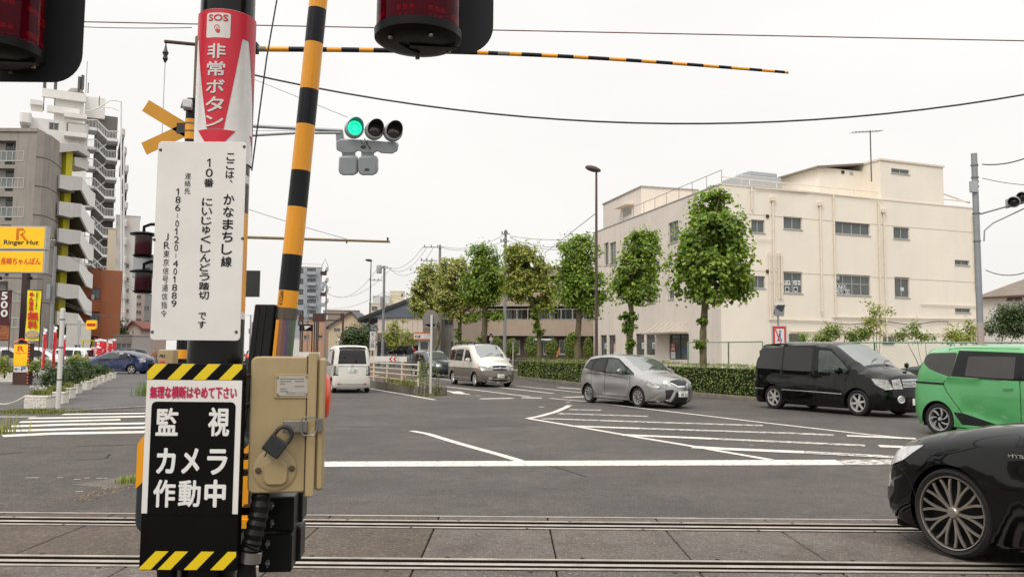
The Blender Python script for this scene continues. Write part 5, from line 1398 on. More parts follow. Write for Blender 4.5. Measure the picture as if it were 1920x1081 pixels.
def window(root,fr,h,n=2,depth=.12,fm=None,gm=None,fw=.05,sill=True,tr=None):
 a,c,b,d=h[:4];fm=fm or m_frame;gm=gm or m_glass_b;q=MB()
 e=.002
 fr.box(q,a+e,c+e,b-e,c+fw,-depth,-depth+.06);fr.box(q,a+e,d-fw,b-e,d-e,-depth,-depth+.06);fr.box(q,a+e,c+fw,a+fw,d-fw,-depth,-depth+.06);fr.box(q,b-fw,c+fw,b-e,d-fw,-depth,-depth+.06)
 for i in range(1,n):
  u=a+(b-a)*i/n;fr.box(q,u-fw*.45,c+fw,u+fw*.45,d-fw,-depth,-depth+.055)
 if tr:
  v=c+(d-c)*tr;fr.box(q,a+fw,v-fw*.45,b-fw,v+fw*.45,-depth+.001,-depth+.052)
 if sill:fr.box(q,a-.04,c-.05,b+.04,c-.001,-depth*.5,.05)
 w=q.build('window',fm,root,smooth=0)
 q=MB();q.add([fr.at(a,c,-depth+.02),fr.at(b,c,-depth+.02),fr.at(b,d,-depth+.02),fr.at(a,d,-depth+.02)],[(0,1,2,3)]);q.build('pane',gm,w,smooth=0)
 return w
def block(name,label,A_,B_,depth,H,mat,wins=(),roof=None,z0=0.0,parapet=.25,cat='building',group=None,sidewins=(),wkw={}):
 "box building: front wall from ground point A_ to B_ (left to right as seen), depth behind, height H; windows are (x0,y0,x1,y1,n) pixel rects on the front"
 if abs(A_.y-B_.y)<1e-4:      # blocks stand square to the line of the street they are seen along
  rx=(A_.x+B_.x)/2/A_.y;bx=B_.x/B_.y;k_=A_.x+A_.y/rx if abs(rx)>.02 else None
  if k_ is not None:yb_=k_/(bx+1/rx);B_=Vector((bx*yb_,yb_,0))
 A_=Vector((A_.x,A_.y,z0));B_=Vector((B_.x,B_.y,z0));U=(B_-A_).normalized();fr=Frame(A_,U);W=(B_-A_).length
 t=thing(name,A_+U*W/2,label,cat,group)
 holes=[];ws=[]
 for w in wins:
  r=fr.rect(*w[:4]);r=(max(r[0],.02),max(r[1],.02),min(r[2],W-.02),min(r[3],H-.02))
  if r[2]-r[0]>.1 and r[3]-r[1]>.1:holes.append(r);ws.append((r,w[4] if len(w)>4 else 2,w[5] if len(w)>5 else {}))
 q=MB();wall(q,fr,W,H,holes)
 N=fr.N
 c=[fr.at(0,0,-depth),fr.at(W,0,-depth),fr.at(W,H,-depth),fr.at(0,H,-depth),fr.at(0,0),fr.at(W,0),fr.at(W,H),fr.at(0,H)]
 q.add(c,[(0,1,2,3),(5,1,2,6),(0,4,7,3),(7,6,2,3)])
 q.build('wall',mat,t,smooth=0)
 for r,n,kw in ws:window(t,fr,r,n,**{**wkw,**kw})
 if parapet:
  q=MB();fr.box(q,-.06,H,W+.06,H+.12,-depth-.06,.06);q.build('coping',roof or mat,t,smooth=0)
 return t,fr,W
def grid_wins(fr_px,xs,ys,n=2):
 return [(x0,y0,x1,y1,n) for (x0,x1) in xs for (y0,y1) in ys]
m_cream=M('wall_cream',C(240,231,216,.93),.8,var=.05,scale=.35,streak=.08,dirt=C(196,182,162,.8))
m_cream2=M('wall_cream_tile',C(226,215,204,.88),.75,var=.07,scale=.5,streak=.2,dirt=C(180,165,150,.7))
m_cream_trim=M('trim_cream',C(236,224,206,.86),.6,var=.04)

# --- big cream building on the right
hb=661+.0085*(1353-960)
DC=48.6
C1=GD(1353,DC);CL=GD(1113,69);CR=GD(1838,56)
C1.z=CL.z=CR.z=.12
bz=.12
frA=Frame(C1,(CR-C1));WA=(CR-C1).length;HA=frA.px(1353,346)[1]
cb=thing('commercial_building',C1,'large cream rendered three storey building with tenant notices in its windows','building')
wA=[((1408.5,411,1434,437),2,None),((1469,405,1504,431),2,None),((1564,414,1631.5,442),4,None),((1675,425,1705.5,449),2,None),
      ((1410,516.5,1435,540.5),2,None),((1469,508,1505,550),2,None),((1565,513,1632.5,554.5),4,.55),((1677,518.5,1706,558),2,None),((1790,486.6,1818,498),2,None),((1790.6,577,1820,586.5),2,None)]
holes=[frA.rect(*w[0]) for w in wA]
q=MB();wall(q,frA,WA,HA,holes,.14)
HR_=HA
frB0=Frame(CL,(C1-CL));WB=(C1-CL).length
wB=[((1133,456,1141,496),1),((1143,456,1155,495),1),((1253,418.6,1272,452),2),((1189,548,1208,568),1),((1211,547,1229,567),1),((1253,545,1264,560),1),((1126,628,1137.5,668),1),((1141.5,628,1154,668),1),((1173,627,1187,666),1),((1192,625.5,1208,665),1),((1211,625,1228,665),1),((1254,627,1292,674),2)]
holesB=[frB0.rect(*w[0]) for w in wB]
holesB=[(a,max(b,.02),c,d) for a,b,c,d in holesB]
q2=MB();wall(q2,frB0,WB,HA,holesB,.16)
back=frA.at(0,0,-1);
# rear and top faces
o0,o1,o2=frB0.at(0,0),frA.at(0,0),frA.at(WA,0);o3=o0+(o2-o1);up=Vector((0,0,HA))
q.add([o2,o3,o3+up,o2+up],[(0,1,2,3)]);q.add([o3,o0,o0+up,o3+up],[(0,1,2,3)]);q.add([o0+up-Vector((0,0,.3)),o1+up-Vector((0,0,.3)),o2+up-Vector((0,0,.3)),o3+up-Vector((0,0,.3))],[(0,1,2,3)])
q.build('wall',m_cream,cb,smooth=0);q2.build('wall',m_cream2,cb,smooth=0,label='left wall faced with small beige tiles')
for (w,n,tr),h in zip(wA,holes):window(cb,frA,h,n,.14,tr=tr)
for i,((w,n),h) in enumerate(zip(wB,holesB)):window(cb,frB0,h,n,.16,fm=m_dframe if i>=6 else m_frame,fw=.06,sill=i<6,tr=.82 if i>=6 else None)
q=MB();frA.box(q,-.04,HA-.02,WA+.04,HA+.07,-.32,.03);q.build('coping',m_cream_trim,cb)
q=MB();frB0.box(q,-.04,HA-.02,WB-.05,HA+.06,-.32,.03);q.build('coping',M('coping_grey',C(170,165,160,.7),.6),cb)
def onA(x,y,n=0):return frA.at(*frA.px(x,y),n)
def onB(x,y,n=0):return frB0.at(*frB0.px(x,y),n)
for x,ya,yb,hop in ((1447.5,376,600,1),(1536,385,590,1),(1561,366,594,0),(1645,378,640,0),(1655,398,640,1),(1823,400,545,0),(1828,415,600,1),(1441,472,600,0),(1458,474,560,0),(1463,474,560,0),(1408,352,394,0)):
 q=MB();a,b=onA(x,ya,.09),onA(x,yb,.09);b.x,b.y=a.x,a.y
 q.cyl(a,b,.055,n=8)
 k=int((a.z-b.z)/1.6)
 for i in range(k+1):q.cyl(a+Vector((0,0,-.2-1.6*i)),a+Vector((0,0,-.26-1.6*i)),.075,n=8)
 if hop:q.obox(a+Vector((0,0,.08)),frA.U*.16,frA.N*.09,(0,0,.12))
 q.build('downpipe',m_cream_trim,cb)
for (xa,ya,xb,yb,r) in ((1414,353,1512,361,.03),(1560,594,1830,598,.045),(1440,598,1560,602,.04),(1725,570,1830,574,.035),(1480,621,1640,622,.04),(1640,624,1830,626,.03),(1418,449,1447,450,.02),(1400,346,1655,376,.02)):
 q=MB();q.cyl(onA(xa,ya,.1),onA(xb,yb,.1),r,n=6);q.build('wall_pipe',m_cream_trim,cb)
for xa,ya,xb,yb in ((1413,602,1420,602),):
 pass
q=MB();pts=[onA(x,605+3*math.sin(i*1.3),.12) for i,x in enumerate(range(1560,1800,24))];q.tube(catmull3(pts,.3),.025,5);q.build('wall_cable',m_dframe,cb)
for r_ in ((1436,402,1441,409),(1436,505.5,1441.5,512)):
 q=MB();a=frA.rect(*r_);frA.box(q,*a,.0,.06);q.build('wall_vent',m_dframe,cb)
for s_,v_ in ((0,1),):
 for yy in (None,):
  pass
for yl in (398,505):       # faint horizontal joints
 q=MB();a=frA.px(1356,yl);frA.box(q,.1,a[1],WA-.1,a[1]+.03,.0,.012);q.build('wall_joint',M('joint',C(214,198,180,.75),.8,var=.05),cb)
# grilles at ground level
for r_ in ((1479,625,1505,640),(1655,630,1675,645)):
 a=frA.rect(*r_);q=MB()
 frA.box(q,a[0],a[1],a[2],a[3],.0,.02)
 g_=q.build('grille_window',m_glass_b,cb);q=MB()
 k=12
 for i in range(k+1):u=a[0]+(a[2]-a[0])*i/k;frA.box(q,u-.015,a[1],u+.015,a[3],.05,.08)
 q.build('grille',M('grille_alu',C(160,158,150,.7),.5,metal=.4),g_)
# notices in windows (flat paper behind the glass line)
paper=M('notice_paper',C(228,232,232,.85),.6,var=.03);inkg=M('notice_ink',C(70,74,82,.6),.6,var=0);redp=M('notice_red',C(205,80,55,.8),.5,var=.04)
def notice(fr,r_,s,mat=paper,ink=inkg,nn=-.105,rows=None,bold=.03,vertical=False):
 a=fr.rect(*r_);q=MB();q.poly([(a[0],a[1]),(a[2],a[1]),(a[2],a[3]),(a[0],a[3])],fr,nn);o=q.build('notice',mat,cb,smooth=0)
 if s:
  q=MB();mu,mv_=(a[2]-a[0])*.08,(a[3]-a[1])*.12;text(q,s,fr,(a[0]+mu,a[1]+mv_,a[2]-mu,a[3]-mv_),n=nn+.006,bold=bold,vertical=vertical);q.build('notice_print',ink,o)
for i,ch in enumerate('テナ'):notice(frA,(1470+7*i,525,1477+7*i,534),ch)
for i,ch in enumerate('ント'):notice(frA,(1489+7*i,525,1496+7*i,534),ch)
notice(frA,(1474,537,1482,547),'募');notice(frA,(1490,537,1498,547),'集')
for i,ch in enumerate('070'):notice(frA,(1567+7.5*i,531,1574+7.5*i,541),ch)
for i,ch in enumerate('6510'):notice(frA,(1566+7.4*i,542,1573+7.4*i,552),ch)
notice(frA,(1566,515,1576,524),'三');notice(frA,(1690,538,1697,545),'')
notice(frB0,(1193,639,1199,653),'',M('notice_grey',C(96,96,96,.6),.6));notice(frB0,(1200,642,1207,653),'10',nn=-.12);notice(frB0,(1220,642,1227,653),'26',nn=-.12);notice(frB0,(1131,643,1137,653),'26',nn=-.12);notice(frB0,(1221,547,1227,555),'10',nn=-.12)
for x0,x1,y0,y1 in ((1147.5,1154,642,668),(1255,1263.5,643,658)):notice(frB0,(x0,y0,x1,y1),'テナント募集',redp,paper,nn=-.11,vertical=True,bold=.02)
notice(frB0,(1255,659,1263.5,672),'',paper,nn=-.11);notice(frB0,(1276,653,1281.5,662),'',M('notice_blue',C(70,110,160,.7),.5,var=.1),nn=-.11)
# entrance canopy with stays
a=frB0.rect(1230,626,1298,610);q=MB();frB0.box(q,a[0],frB0.px(1262,626)[1],a[2]-.6,frB0.px(1262,626)[1]+.10,.0,1.1)
cpy=q.build('canopy',M('canopy_beige',C(190,178,160,.7),.6,var=.06),cb)
for i in range(6):
 u=a[0]+.3+(a[2]-a[0]-1.0)*i/5;q=MB();v_=frB0.px(1262,626)[1];q.cyl(frB0.at(u,v_+.1,1.0),frB0.at(u,v_+.75,.02),.02,n=6);q.build('stay',m_cream_trim,cpy)
# rooftop: handrail, penthouses, plant
q=MB();ra=frB0.px(1163,412)[0];hr=.95
q.tube([frB0.at(ra,HA+.15,-.3),frB0.at(WB-.2,HA+.95,-.3)] if False else [frB0.at(ra,HA+hr,-.3),frB0.at(WB-.3,HA+hr,-.3)],.02,6);q.build('handrail',M('rail_rust',C(150,138,126,.65),.6),cb)
for i in range(9):
 u=ra+(WB-.3-ra)*i/8;q=MB();q.cyl(frB0.at(u,HA+.05,-.3),frB0.at(u,HA+hr,-.3),.018,n=6);q.build('handrail_post',M('rail_rust'),cb)
q=MB();ka,kb=frA.px(1382,350)[0],frA.px(1654,378)[0];q.tube([frA.at(.35,HA+.55,-.3),frA.at(kb,HA+.55,-.3)],.03,6);q.build('handrail',m_cream_trim,cb)
for i in range(7):u=.35+(kb-.35)*i/6;q=MB();q.cyl(frA.at(u,HA,-.3),frA.at(u,HA+.55,-.3),.025,n=6);q.build('handrail_post',m_cream_trim,cb)
q=MB();kc,kd=frA.px(1776,390)[0],WA;q.tube([frA.at(kc,HA+1.0,-.5),frA.at(WA+.1,HA+.5,-.5)],.06,6);q.tube([frA.at(kc,HA+.55,-.4),frA.at(WA,HA+.55,-.4)],.05,6);q.build('handrail',m_cream_trim,cb)
def pent(name,x0,x1,ytop,dep,setback,mat,slope=0.0,wl=(),roofm=None):
 n0=-setback;f2=Frame(frA.at(0,0,n0),frA.U);ua,ub=f2.px(x0,500)[0],f2.px(x1,500)[0];vt=f2.px((x0+x1)/2 if slope==0 else x1,ytop)[1]
 f3=Frame(frA.at(ua,0,n0),frA.U);W_=ub-ua;hl=[f3.rect(*w) for w in wl];q=MB();wall(q,f3,W_,vt-slope,hl,.1,v0=HA-.3)
 q.add([f3.at(0,HA-.3,-dep),f3.at(W_,HA-.3,-dep),f3.at(W_,vt,-dep),f3.at(0,vt-slope,-dep),f3.at(0,HA-.3),f3.at(W_,HA-.3),f3.at(W_,vt-slope),f3.at(0,vt-slope)],[(0,1,2,3),(4,0,3,7),(1,5,6,2),(7,6,2,3)])
 o=q.build(name,mat,cb,smooth=0)
 for h in hl:
  w=window(cb,f3,h,2,.1)
 q=MB()
 if slope:
  q.add([f3.at(-.35,vt-slope-.12,.25),f3.at(W_+.1,vt+.02-slope*.15,.25),f3.at(W_+.1,vt+.02,-dep-.2),f3.at(-.35,vt-slope-.1,-dep-.2),f3.at(-.35,vt-slope,.25),f3.at(W_+.1,vt+.14-slope*.15,.25),f3.at(W_+.1,vt+.14,-dep-.2),f3.at(-.35,vt-slope+.02,-dep-.2)],[(0,1,2,3),(4,5,6,7),(0,1,5,4),(1,2,6,5),(2,3,7,6),(3,0,4,7)])
 else:f3.box(q,-.08,vt,W_+.08,vt+.12,-dep-.08,.08)
 q.build('roof',roofm or m_cream_trim,cb,smooth=0)
 return f3,W_,vt
pent('penthouse',1655,1774,308,5.0,0.02,m_cream,0,[(1671,315,1705,327.5)])
f3,W3,v3=pent('penthouse',1540,1630,308,5.0,1.6,m_cream,.55,(),M('roof_brown',C(150,138,124,.7),.7))
for (x,y,r) in ((1580,323,.13),):
 q=MB();p=f3.px(x,y);q.lathe([(r,.0),(r*.9,.06),(0,.02)],f3.at(*p),f3.N,14);q.build('vent_hole',m_dframe,cb)
q=MB();a=f3.rect(1593,322,1599,328);f3.box(q,*a,0,.05);q.build('vent_cover',m_frame,cb)
q=MB();u_=frA.px(1636,330)[0];q.cyl(frA.at(u_,frA.px(1636,340)[1],-.1),frA.at(u_,frA.px(1636,245)[1],-.1),.04,n=6);top_=frA.at(u_,frA.px(1636,252)[1],-.1)
q.cyl(top_-frA.U*1.5,top_+frA.U*1.0+Vector((0,0,.35)),.02,n=5)
for i in range(9):c=top_-frA.U*(1.4-i*.28)+Vector((0,0,.04*i));q.cyl(c-frA.N*.35,c+frA.N*.35,.012,n=4)
aer=q.build('tv_aerial',M('aerial_grey',C(110,108,104,.6),.5),cb)
# left penthouse above the tiled wall
fB=Frame(frB0.at(0,0,-3.0),frB0.U)
ua,ub=fB.px(1131,420)[0],fB.px(1161,420)[0]
f4=Frame(fB.at(ua,0),fB.U);vt=f4.px(1131,384)[1]
h4=(ub-ua+.4,HA+.3,ub-ua+1.3,HA+1.6)
q=MB();W4=8.5;f4.box(q,0,HA-.4,W4,vt,-5,0);q.build('penthouse',m_cream2,cb);q=MB();f4.box(q,-.08,vt,W4+.08,vt+.12,-5.08,.08);q.build('roof',M('coping_grey'),cb)
a=f4.rect(1169,407,1184,390);q=MB();f4.box(q,*a,0,.04);w_=q.build('window',m_frame,cb);q=MB();f4.box(q,a[0]+.06,a[1]+.06,a[2]-.06,a[3]-.06,.041,.05);q.build('pane',m_glass_l,w_);q=MB();f4.box(q,a[0]-.5,a[3]+.25,a[2]+.5,a[3]+.35,0,.7);q.build('window_hood',m_cream_trim,w_)
# roof plant
fP=Frame(frA.at(0,0,-4),frA.U);a=fP.rect(1391,352,1466,334);q=MB();fP.box(q,a[0],HA-.3,a[2],a[3],-2.2,0);pl_=q.build('roof_unit',M('plant_grey',C(186,190,194,.8),.5,var=.05,metal=.2),cb,bevel=.05)
q=MB();fP.box(q,a[0]+.8,a[3]+.02,a[2]-.2,a[3]+.35,-1.8,-.2);q.build('roof_unit',M('plant_grey'),cb,bevel=.05)

# --- white industrial house at the far right
t,fr,W=block('white_warehouse','white walled workshop with brown corrugated roof at the right edge',GD(1846,62),GD(2010,57),12,6.1,M('wall_white',C(234,230,225,.9),.8,var=.05,streak=.15,scale=.4),[(1886,537,1917,563,2)],parapet=0)
q=MB();mr_=M('roof_corrugated',C(150,136,124,.7),.7,var=.2,scale=1.5,streak=.3)
n=46;v0_=6.1
rows_=[(.5,v0_-.1),(-7,v0_+1.7)]
vs=[];
for i in range(n*2+1):
 u=-.4+(W+.8)*i/(n*2);z=.05 if i % 2 else 0
 vs+=[fr.at(u,rows_[0][1]+z,rows_[0][0]),fr.at(u,rows_[1][1]+z,rows_[1][0])]
q.add(vs,[(2*i,2*i+2,2*i+3,2*i+1) for i in range(n*2)]);q.build('roof',mr_,t,smooth=0)
q=MB();q.add([fr.at(-.0,v0_,0),fr.at(0,v0_+1.7,-7),fr.at(0,v0_,-7)],[(0,1,2)]);fr.box(q,-.4,v0_-.22,W+.4,v0_-.1,.42,.5);q.build('eaves',M('eaves_brown',C(120,85,60,.6),.7),t,smooth=0)

# --- beige apartment block behind the plane trees
m_bei=M('wall_beige_brick',C(176,158,140,.85),.85,var=.06,scale=1.2)
m_bei2=M('wall_beige_plain',C(172,156,142,.68),.85,var=.06,scale=.6,streak=.1)
m_dkb=M('wall_brown_dark',C(100,84,74,.55),.85,var=.1)
D_=78
t,fr,W=block('apartment_house','beige brick apartment house with long balconies behind the plane trees',GD(893,D_),GD(1140,D_-3),12,9.4,m_dkb,
 [(901,577,920,599,2),(945,579,960,599,2),(963,579,979,599,2),(1013,579,1040,600,2),(1045,579,1076,600,2),(1085,580,1100,600,2),(945,528,985,547,3),(1010,528,1040,547,2),(1048,528,1078,547,2),
     (952,637,975,664,2),(1018,637,1035,664,2),(1048,637,1060,664,1)],wkw=dict(fm=m_frame,fw=.09))
for ya,yb in ((626,600),(572,548),(518,506)):
 a=fr.rect(895,ya,1130,yb);q=MB();fr.box(q,0,a[1],W,a[3],.9,1.05);bl=q.build('balcony_wall',m_bei,t);q=MB();fr.box(q,-.02,a[1]-.16,W,a[1]-.01,-.0+.01,1.1);q.build('balcony_slab',M('slab_pale',C(190,178,165,.7),.8),t)
 if ya>520:
  q=MB();fr.box(q,0,a[3],W,a[3]+.06,.88,1.07);fr.box(q,0,a[3]+.95,W,a[3]+1.0,.95,1.0);q.build('balcony_rail',m_frame,bl)
  for i in range(13):q=MB();u=W*i/12;fr.box(q,u-.03,a[3]+.06,u+.03,a[3]+.95,.95,1.0);q.build('balcony_post',m_frame,bl)
t2,fr2_,W2=block('apartment_wing','lower tan wing with small shutters left of the apartment house',GD(850,76),GD(905,76),10,6.6,m_bei2,[(858,640,864,650,1),(876,640,886,652,1)],wkw=dict(fm=m_frame))
# round clipped conifers in front
# --- grey concrete old house and kiosk left of it
block('old_concrete_house','weathered grey and white concrete house with stained wall behind the kiosk',GD(826,84),GD(857,84),9,7.0,M('wall_stained',C(200,196,188,.7),.9,var=.2,scale=.6,streak=.75,dirt=C(70,66,62,.6)),[(833,598,850,610,2),(845,640,856,655,1)],parapet=.3)
block('grey_concrete_house','tall grey concrete house wall between kiosk and white house',GD(803,82),GD(827,82),9,7.3,M('wall_grey_old',C(140,134,126,.6),.9,var=.15,streak=.5),[],parapet=.2)
kt,kf_,kw_=block('kiosk','small white ticket kiosk with orange striped sign board',GD(784,66),GD(805,66),2.5,2.75,M('wall_white'),[(788,640,803,656,1)],parapet=0)
q=MB();a=kf_.rect(776,637,806,623);kf_.box(q,*a,.02,.45);sb=q.build('sign_board',M('sign_white'),kt)
for b in ((776,637,806,635.2),(776,624.8,806,623)):
 q=MB();r_=kf_.rect(*b);kf_.box(q,*r_,.451,.46);q.build('sign_stripe',M('sign_orange',C(215,110,60,.8),.5),sb)
q=MB();text(q,'むし歯',kf_,kf_.rect(778,633,788,628),n=.47,bold=.03);q.build('lettering',inkg,sb)
# --- house with big slate gable
sx=Frame(GD(676,104),(1,0,0));
gt=thing('gabled_hall',GD(740,100),'cream hall under a large dark slate gable roof in the centre distance','building')
D_h=100;fh=Frame(GD(707,D_h),GD(792,D_h)-GD(707,D_h));W_=fh.px(792,640)[0];vE=fh.px(720,594)[1];vR=fh.px(790,557)[1]
hl=[fh.rect(741,635,757,652)]
q=MB();q.poly([(0,0),(W_,0),(W_,vE),(0,vE)],fh,0);q.poly([(0,0),(W_,0),(W_,vE),(0,vE)],fh,-9);q.add([fh.at(0,0),fh.at(0,0,-9),fh.at(0,vE,-9),fh.at(0,vE)],[(0,1,2,3)]);q.add([fh.at(W_,0),fh.at(W_,0,-9),fh.at(W_,vE,-9),fh.at(W_,vE)],[(0,1,2,3)]);q.build('wall',M('wall_pinkish',C(222,206,190,.86),.8,var=.05),gt,smooth=0)
q=MB();fh.box(q,-.0,0,W_,fh.px(740,624)[1],.01,.12);q.build('lower_wall',M('wall_taupe',C(140,124,112,.6),.8,var=.08),gt)
for i in range(1,9):q=MB();fh.box(q,W_*i/9-.03,fh.px(740,624)[1]+.02,W_*i/9+.03,vE,.0,.04);q.build('wall_batten',M('wall_taupe2',C(205,188,172,.82),.8),gt)
q=MB();q.prism([(-1.5,vE-.1),(W_+.2,vE-.0),(W_+5,vE),(W_+5,vR+.2),(W_-.2,vR+.1)],-9,fh,.25);q.build('gable',M('slate_blue',C(104,112,122,.8),.7,var=.08),gt,smooth=0)
q=MB();q.prism([(-2.4,vE-.6),(-2.3,vE-.15),(W_+.3,vR+.65),(W_+.3,vR+.2)],-10.5,fh,.45);q.build('roof',M('slate_dark',C(66,68,72,.55),.7,var=.15),gt,smooth=0)
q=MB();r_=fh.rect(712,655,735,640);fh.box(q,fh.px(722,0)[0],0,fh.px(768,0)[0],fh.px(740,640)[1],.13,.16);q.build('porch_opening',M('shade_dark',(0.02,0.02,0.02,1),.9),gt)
# --- taller cream block behind
block('cream_office','cream stepped office block rising behind the slate gable',GD(690,170),GD(757,170),14,11.5,M('wall_cream_far',C(226,214,192,.8),.85,var=.05),[(697,574,708,582,2),(723,572,730,575,1)],cat='building')
block('rooftop_tower','cream stair tower with water tank on the stepped office block',GD(729,178),GD(757,178),8,14.6,M('wall_cream_far'),[(752,550,756,556,1)])
block('rooftop_screen','pale grey rooftop screen on the stepped office block',GD(697,176),GD(729,176),6,13.4,M('screen_grey',C(196,202,206,.8),.6,var=.04),[])
# --- gable houses to the left
def house(name,label,x0,x1,d,eave,ridge,wallm,roofm,wins=(),ridge_x=.5):
 fh=Frame(GD(x0,d),GD(x1,d)-GD(x0,d));W_=(GD(x1,d)-GD(x0,d)).length;t=thing(name,fh.at(W_/2,0),label,'house');ve=fh.px(x0,eave)[1];vr=fh.px(x0,ridge)[1];rx=W_*ridge_x
 hl=[fh.rect(*w) for w in wins]
 q=MB();wall(q,fh,W_,ve,hl,.1);q.poly([(0,ve),(W_,ve),(rx,vr)],fh,0);q.add([fh.at(0,0),fh.at(0,ve),fh.at(0,ve,-9),fh.at(0,0,-9)],[(0,1,2,3)]);q.add([fh.at(W_,0),fh.at(W_,ve),fh.at(W_,ve,-9),fh.at(W_,0,-9)],[(0,1,2,3)]);q.build('wall',wallm,t,smooth=0)
 for h in hl:window(t,fh,h,2,.1)
 for s in (0,1):
  q=MB();e=.5;u1=-e if s==0 else W_+e;sl=(vr-ve)/(rx if s==0 else W_-rx);v1=ve-e*sl
  q.prism([(u1,v1),(rx,vr),(rx,vr+.22),(u1,v1+.22)],-10,fh,.5);q.build('roof',roofm,t,smooth=0)
 return t
m_roofg=M('roof_grey_tile',C(112,112,116,.6),.7,var=.12,scale=2)
house('gabled_house','cream house with grey tiled gable beside the dark tree',615,683,128,612,584,M('wall_cream_house',C(222,202,170,.76),.85,var=.05),m_roofg,[(626,615,638,621),(650,630,655,640)],.62)
house('gabled_house','second grey roofed house partly hidden behind the street lamp',668,705,145,612,592,M('wall_cream_far'),m_roofg,[],.3)
block('peach_house','low peach coloured building behind the black shop sign',GD(562,128),GD(612,128),10,6.2,M('wall_peach',C(216,170,138,.72),.85,var=.06),[(597,628,605,634,1),(570,628,580,636,2)])
block('flat_roofed_house','distant flat roofed house with roof clutter behind the cream gable',GD(612,170),GD(673,170),10,10.0,M('wall_beige_plain'),[(660,592,668,597,1)])
# --- grey blue eight storey block
ys_=[(502.5,511.5),(522,531.5),(541.7,551),(561,570.5),(581,590.5),(600.5,609)]
wins=[(558.5,a,568.5,b,2) for a,b in ys_]+[(576,a,592,b+2,2) for a,b in ys_]
m_gb=M('wall_grey_blue',C(178,184,190,.76),.8,var=.05,scale=.3)
bt,fb,Wb=block('grey_apartment_tower','grey blue eight storey apartment block with rusty outside stair',GD(528,215),GD(600,215),16,23.6,m_gb,wins,wkw=dict(fw=.15,fm=m_dframe))
for a,b in ys_:
 q=MB();r_=fb.rect(575.5,b+3.5,592.5,b-2);fb.box(q,*r_,.02,1.0);q.build('balcony',m_gb,bt)
m_rust=M('rust_brown',C(92,60,52,.6),.7,var=.25,scale=3)
for i,(a,b) in enumerate(ys_+[(619,628)]):
 q=MB();r_=fb.rect(600,b+3,607,b-3);fb.box(q,r_[0]+.1,r_[1],r_[2]+.8,r_[3],-2,.3);q.build('landing',m_gb if i % 2 else m_rust,bt)
 q=MB();r_=fb.rect(606,b+2,616,b-9);q.prism([(r_[0],r_[1]),(r_[0]+.8,r_[1]),(r_[2],r_[3]),(r_[2]-.6,r_[3])],.8,fb,-.6);q.build('stair_flight',m_rust,bt);
 q=MB();r_=fb.rect(611,b-4,616,b-10.5);fb.box(q,*r_,-.4,.6);q.build('air_conditioner',m_frame,bt)
q=MB();r_=fb.rect(603,500,616,492);q.tube([fb.at(r_[0],r_[1]),fb.at((r_[0]+r_[2])/2,r_[3]+1),fb.at(r_[2],r_[1])],.12,5);fb.box(q,0,24.4,Wb,24.5,-.1,0);q.build('roof_rail',m_frame,bt)
# --- far centre between post and rod
block('far_grey_offices','distant grey office block with ribbon balconies down the street',GD(470,300),GD(498,300),20,11.8,M('wall_far_grey',C(150,150,150,.7),.85,var=.08),[(473,y,496,y+4,5) for y in (613,622,631)],wkw=dict(fw=.2))
block('far_white_block','white low block at the street corner beyond the barrier rod',GD(537,150),GD(575,150),8,3.8,M('wall_white'),[(541,650,549,656,1)])
block('distant_block','pale distant block seen between signs left of the barrier rod',GD(500,330),GD(522,330),12,8.6,M('wall_far_grey'),[])

# --- left: grey apartment building behind the restaurant sign
DL=83
m_conc=M('concrete_grey',C(160,152,144,.82),.85,var=.12,scale=.35,streak=.4,dirt=C(95,90,86,.6))
m_conc_l=M('concrete_pale',C(214,210,205,.88),.85,var=.06,scale=.5,streak=.15)
m_yel=M('wall_yellow',C(214,204,30,.78),.6,var=.08)
frL=Frame(GD(-60,DL),(GD(48,DL)-GD(-60,DL)));WL=(GD(48,DL)-GD(-60,DL)).length;HL=frL.px(30,247)[1]
la=thing('grey_apartment_building',GD(40,DL),'grey concrete apartment building with glass fronted balconies and yellow stair wall','building')
ysL=[(268,303),(320,353),(373,408),(426,460),(480,512),(532,566),(585,615)]
hl=[frL.rect(-30,b,1 if False else 46,a) for a,b in ysL];hl=[(frL.px(-40,0)[0],frL.px(9,b)[1]-.3,frL.px(45,0)[0],frL.px(9,a)[1]+.25) for a,b in ysL]
q=MB();wall(q,frL,WL,HL,hl,1.3);
# curved corner and side wall
side_pts=[(48,DL),(62,DL+.35),(76,DL+1.5),(90,DL+3.8),(103,DL+7.5),(108,DL+12)]
sp_=[GD(x,d) for x,d in side_pts]
hp=Vector((0,0,HL));
for a,b in zip(sp_,sp_[1:]):
 q.add([a,b,b+hp,a+hp],[(0,1,2,3)])
q.add([frL.at(0,HL)]+[p+hp for p in sp_]+[sp_[0]+hp+Vector((-20,12,0))],[tuple(range(len(sp_)+2))]);q.build('wall',m_conc,la,smooth=50)
for (a,b),h in zip(ysL,hl):
 q=MB();frL.box(q,h[0],h[1],h[2],h[3],-1.42,-1.32);q.build('recess_wall',m_conc_l,la)
 f_in=Frame(frL.at(0,0,-1.3),frL.U);r_=f_in.rect(9,b,43,a);window(la,Frame(frL.at(0,0,-1.18),frL.U),(r_[0],h[1],r_[2],r_[3]),2,.1,fw=.09,sill=False)
 gr=frL.rect(-40,b-1,45,b-20);bq=MB();frL.box(bq,gr[0],gr[1],gr[2],gr[1]+.12,-.05,.03);frL.box(bq,gr[0],gr[3]-.1,gr[2],gr[3],-.05,.03)
 for i in range(9):u=gr[0]+(gr[2]-gr[0])*i/8;frL.box(bq,u-.04,gr[1]+.12,u+.04,gr[3]-.1,-.05,.03)
 bo=bq.build('balcony_frame',m_frame,la);bq=MB();frL.box(bq,gr[0],gr[1]+.12,gr[2],gr[3]-.1,-.035,-.025);bq.build('balcony_glass',m_glass_l,bo)
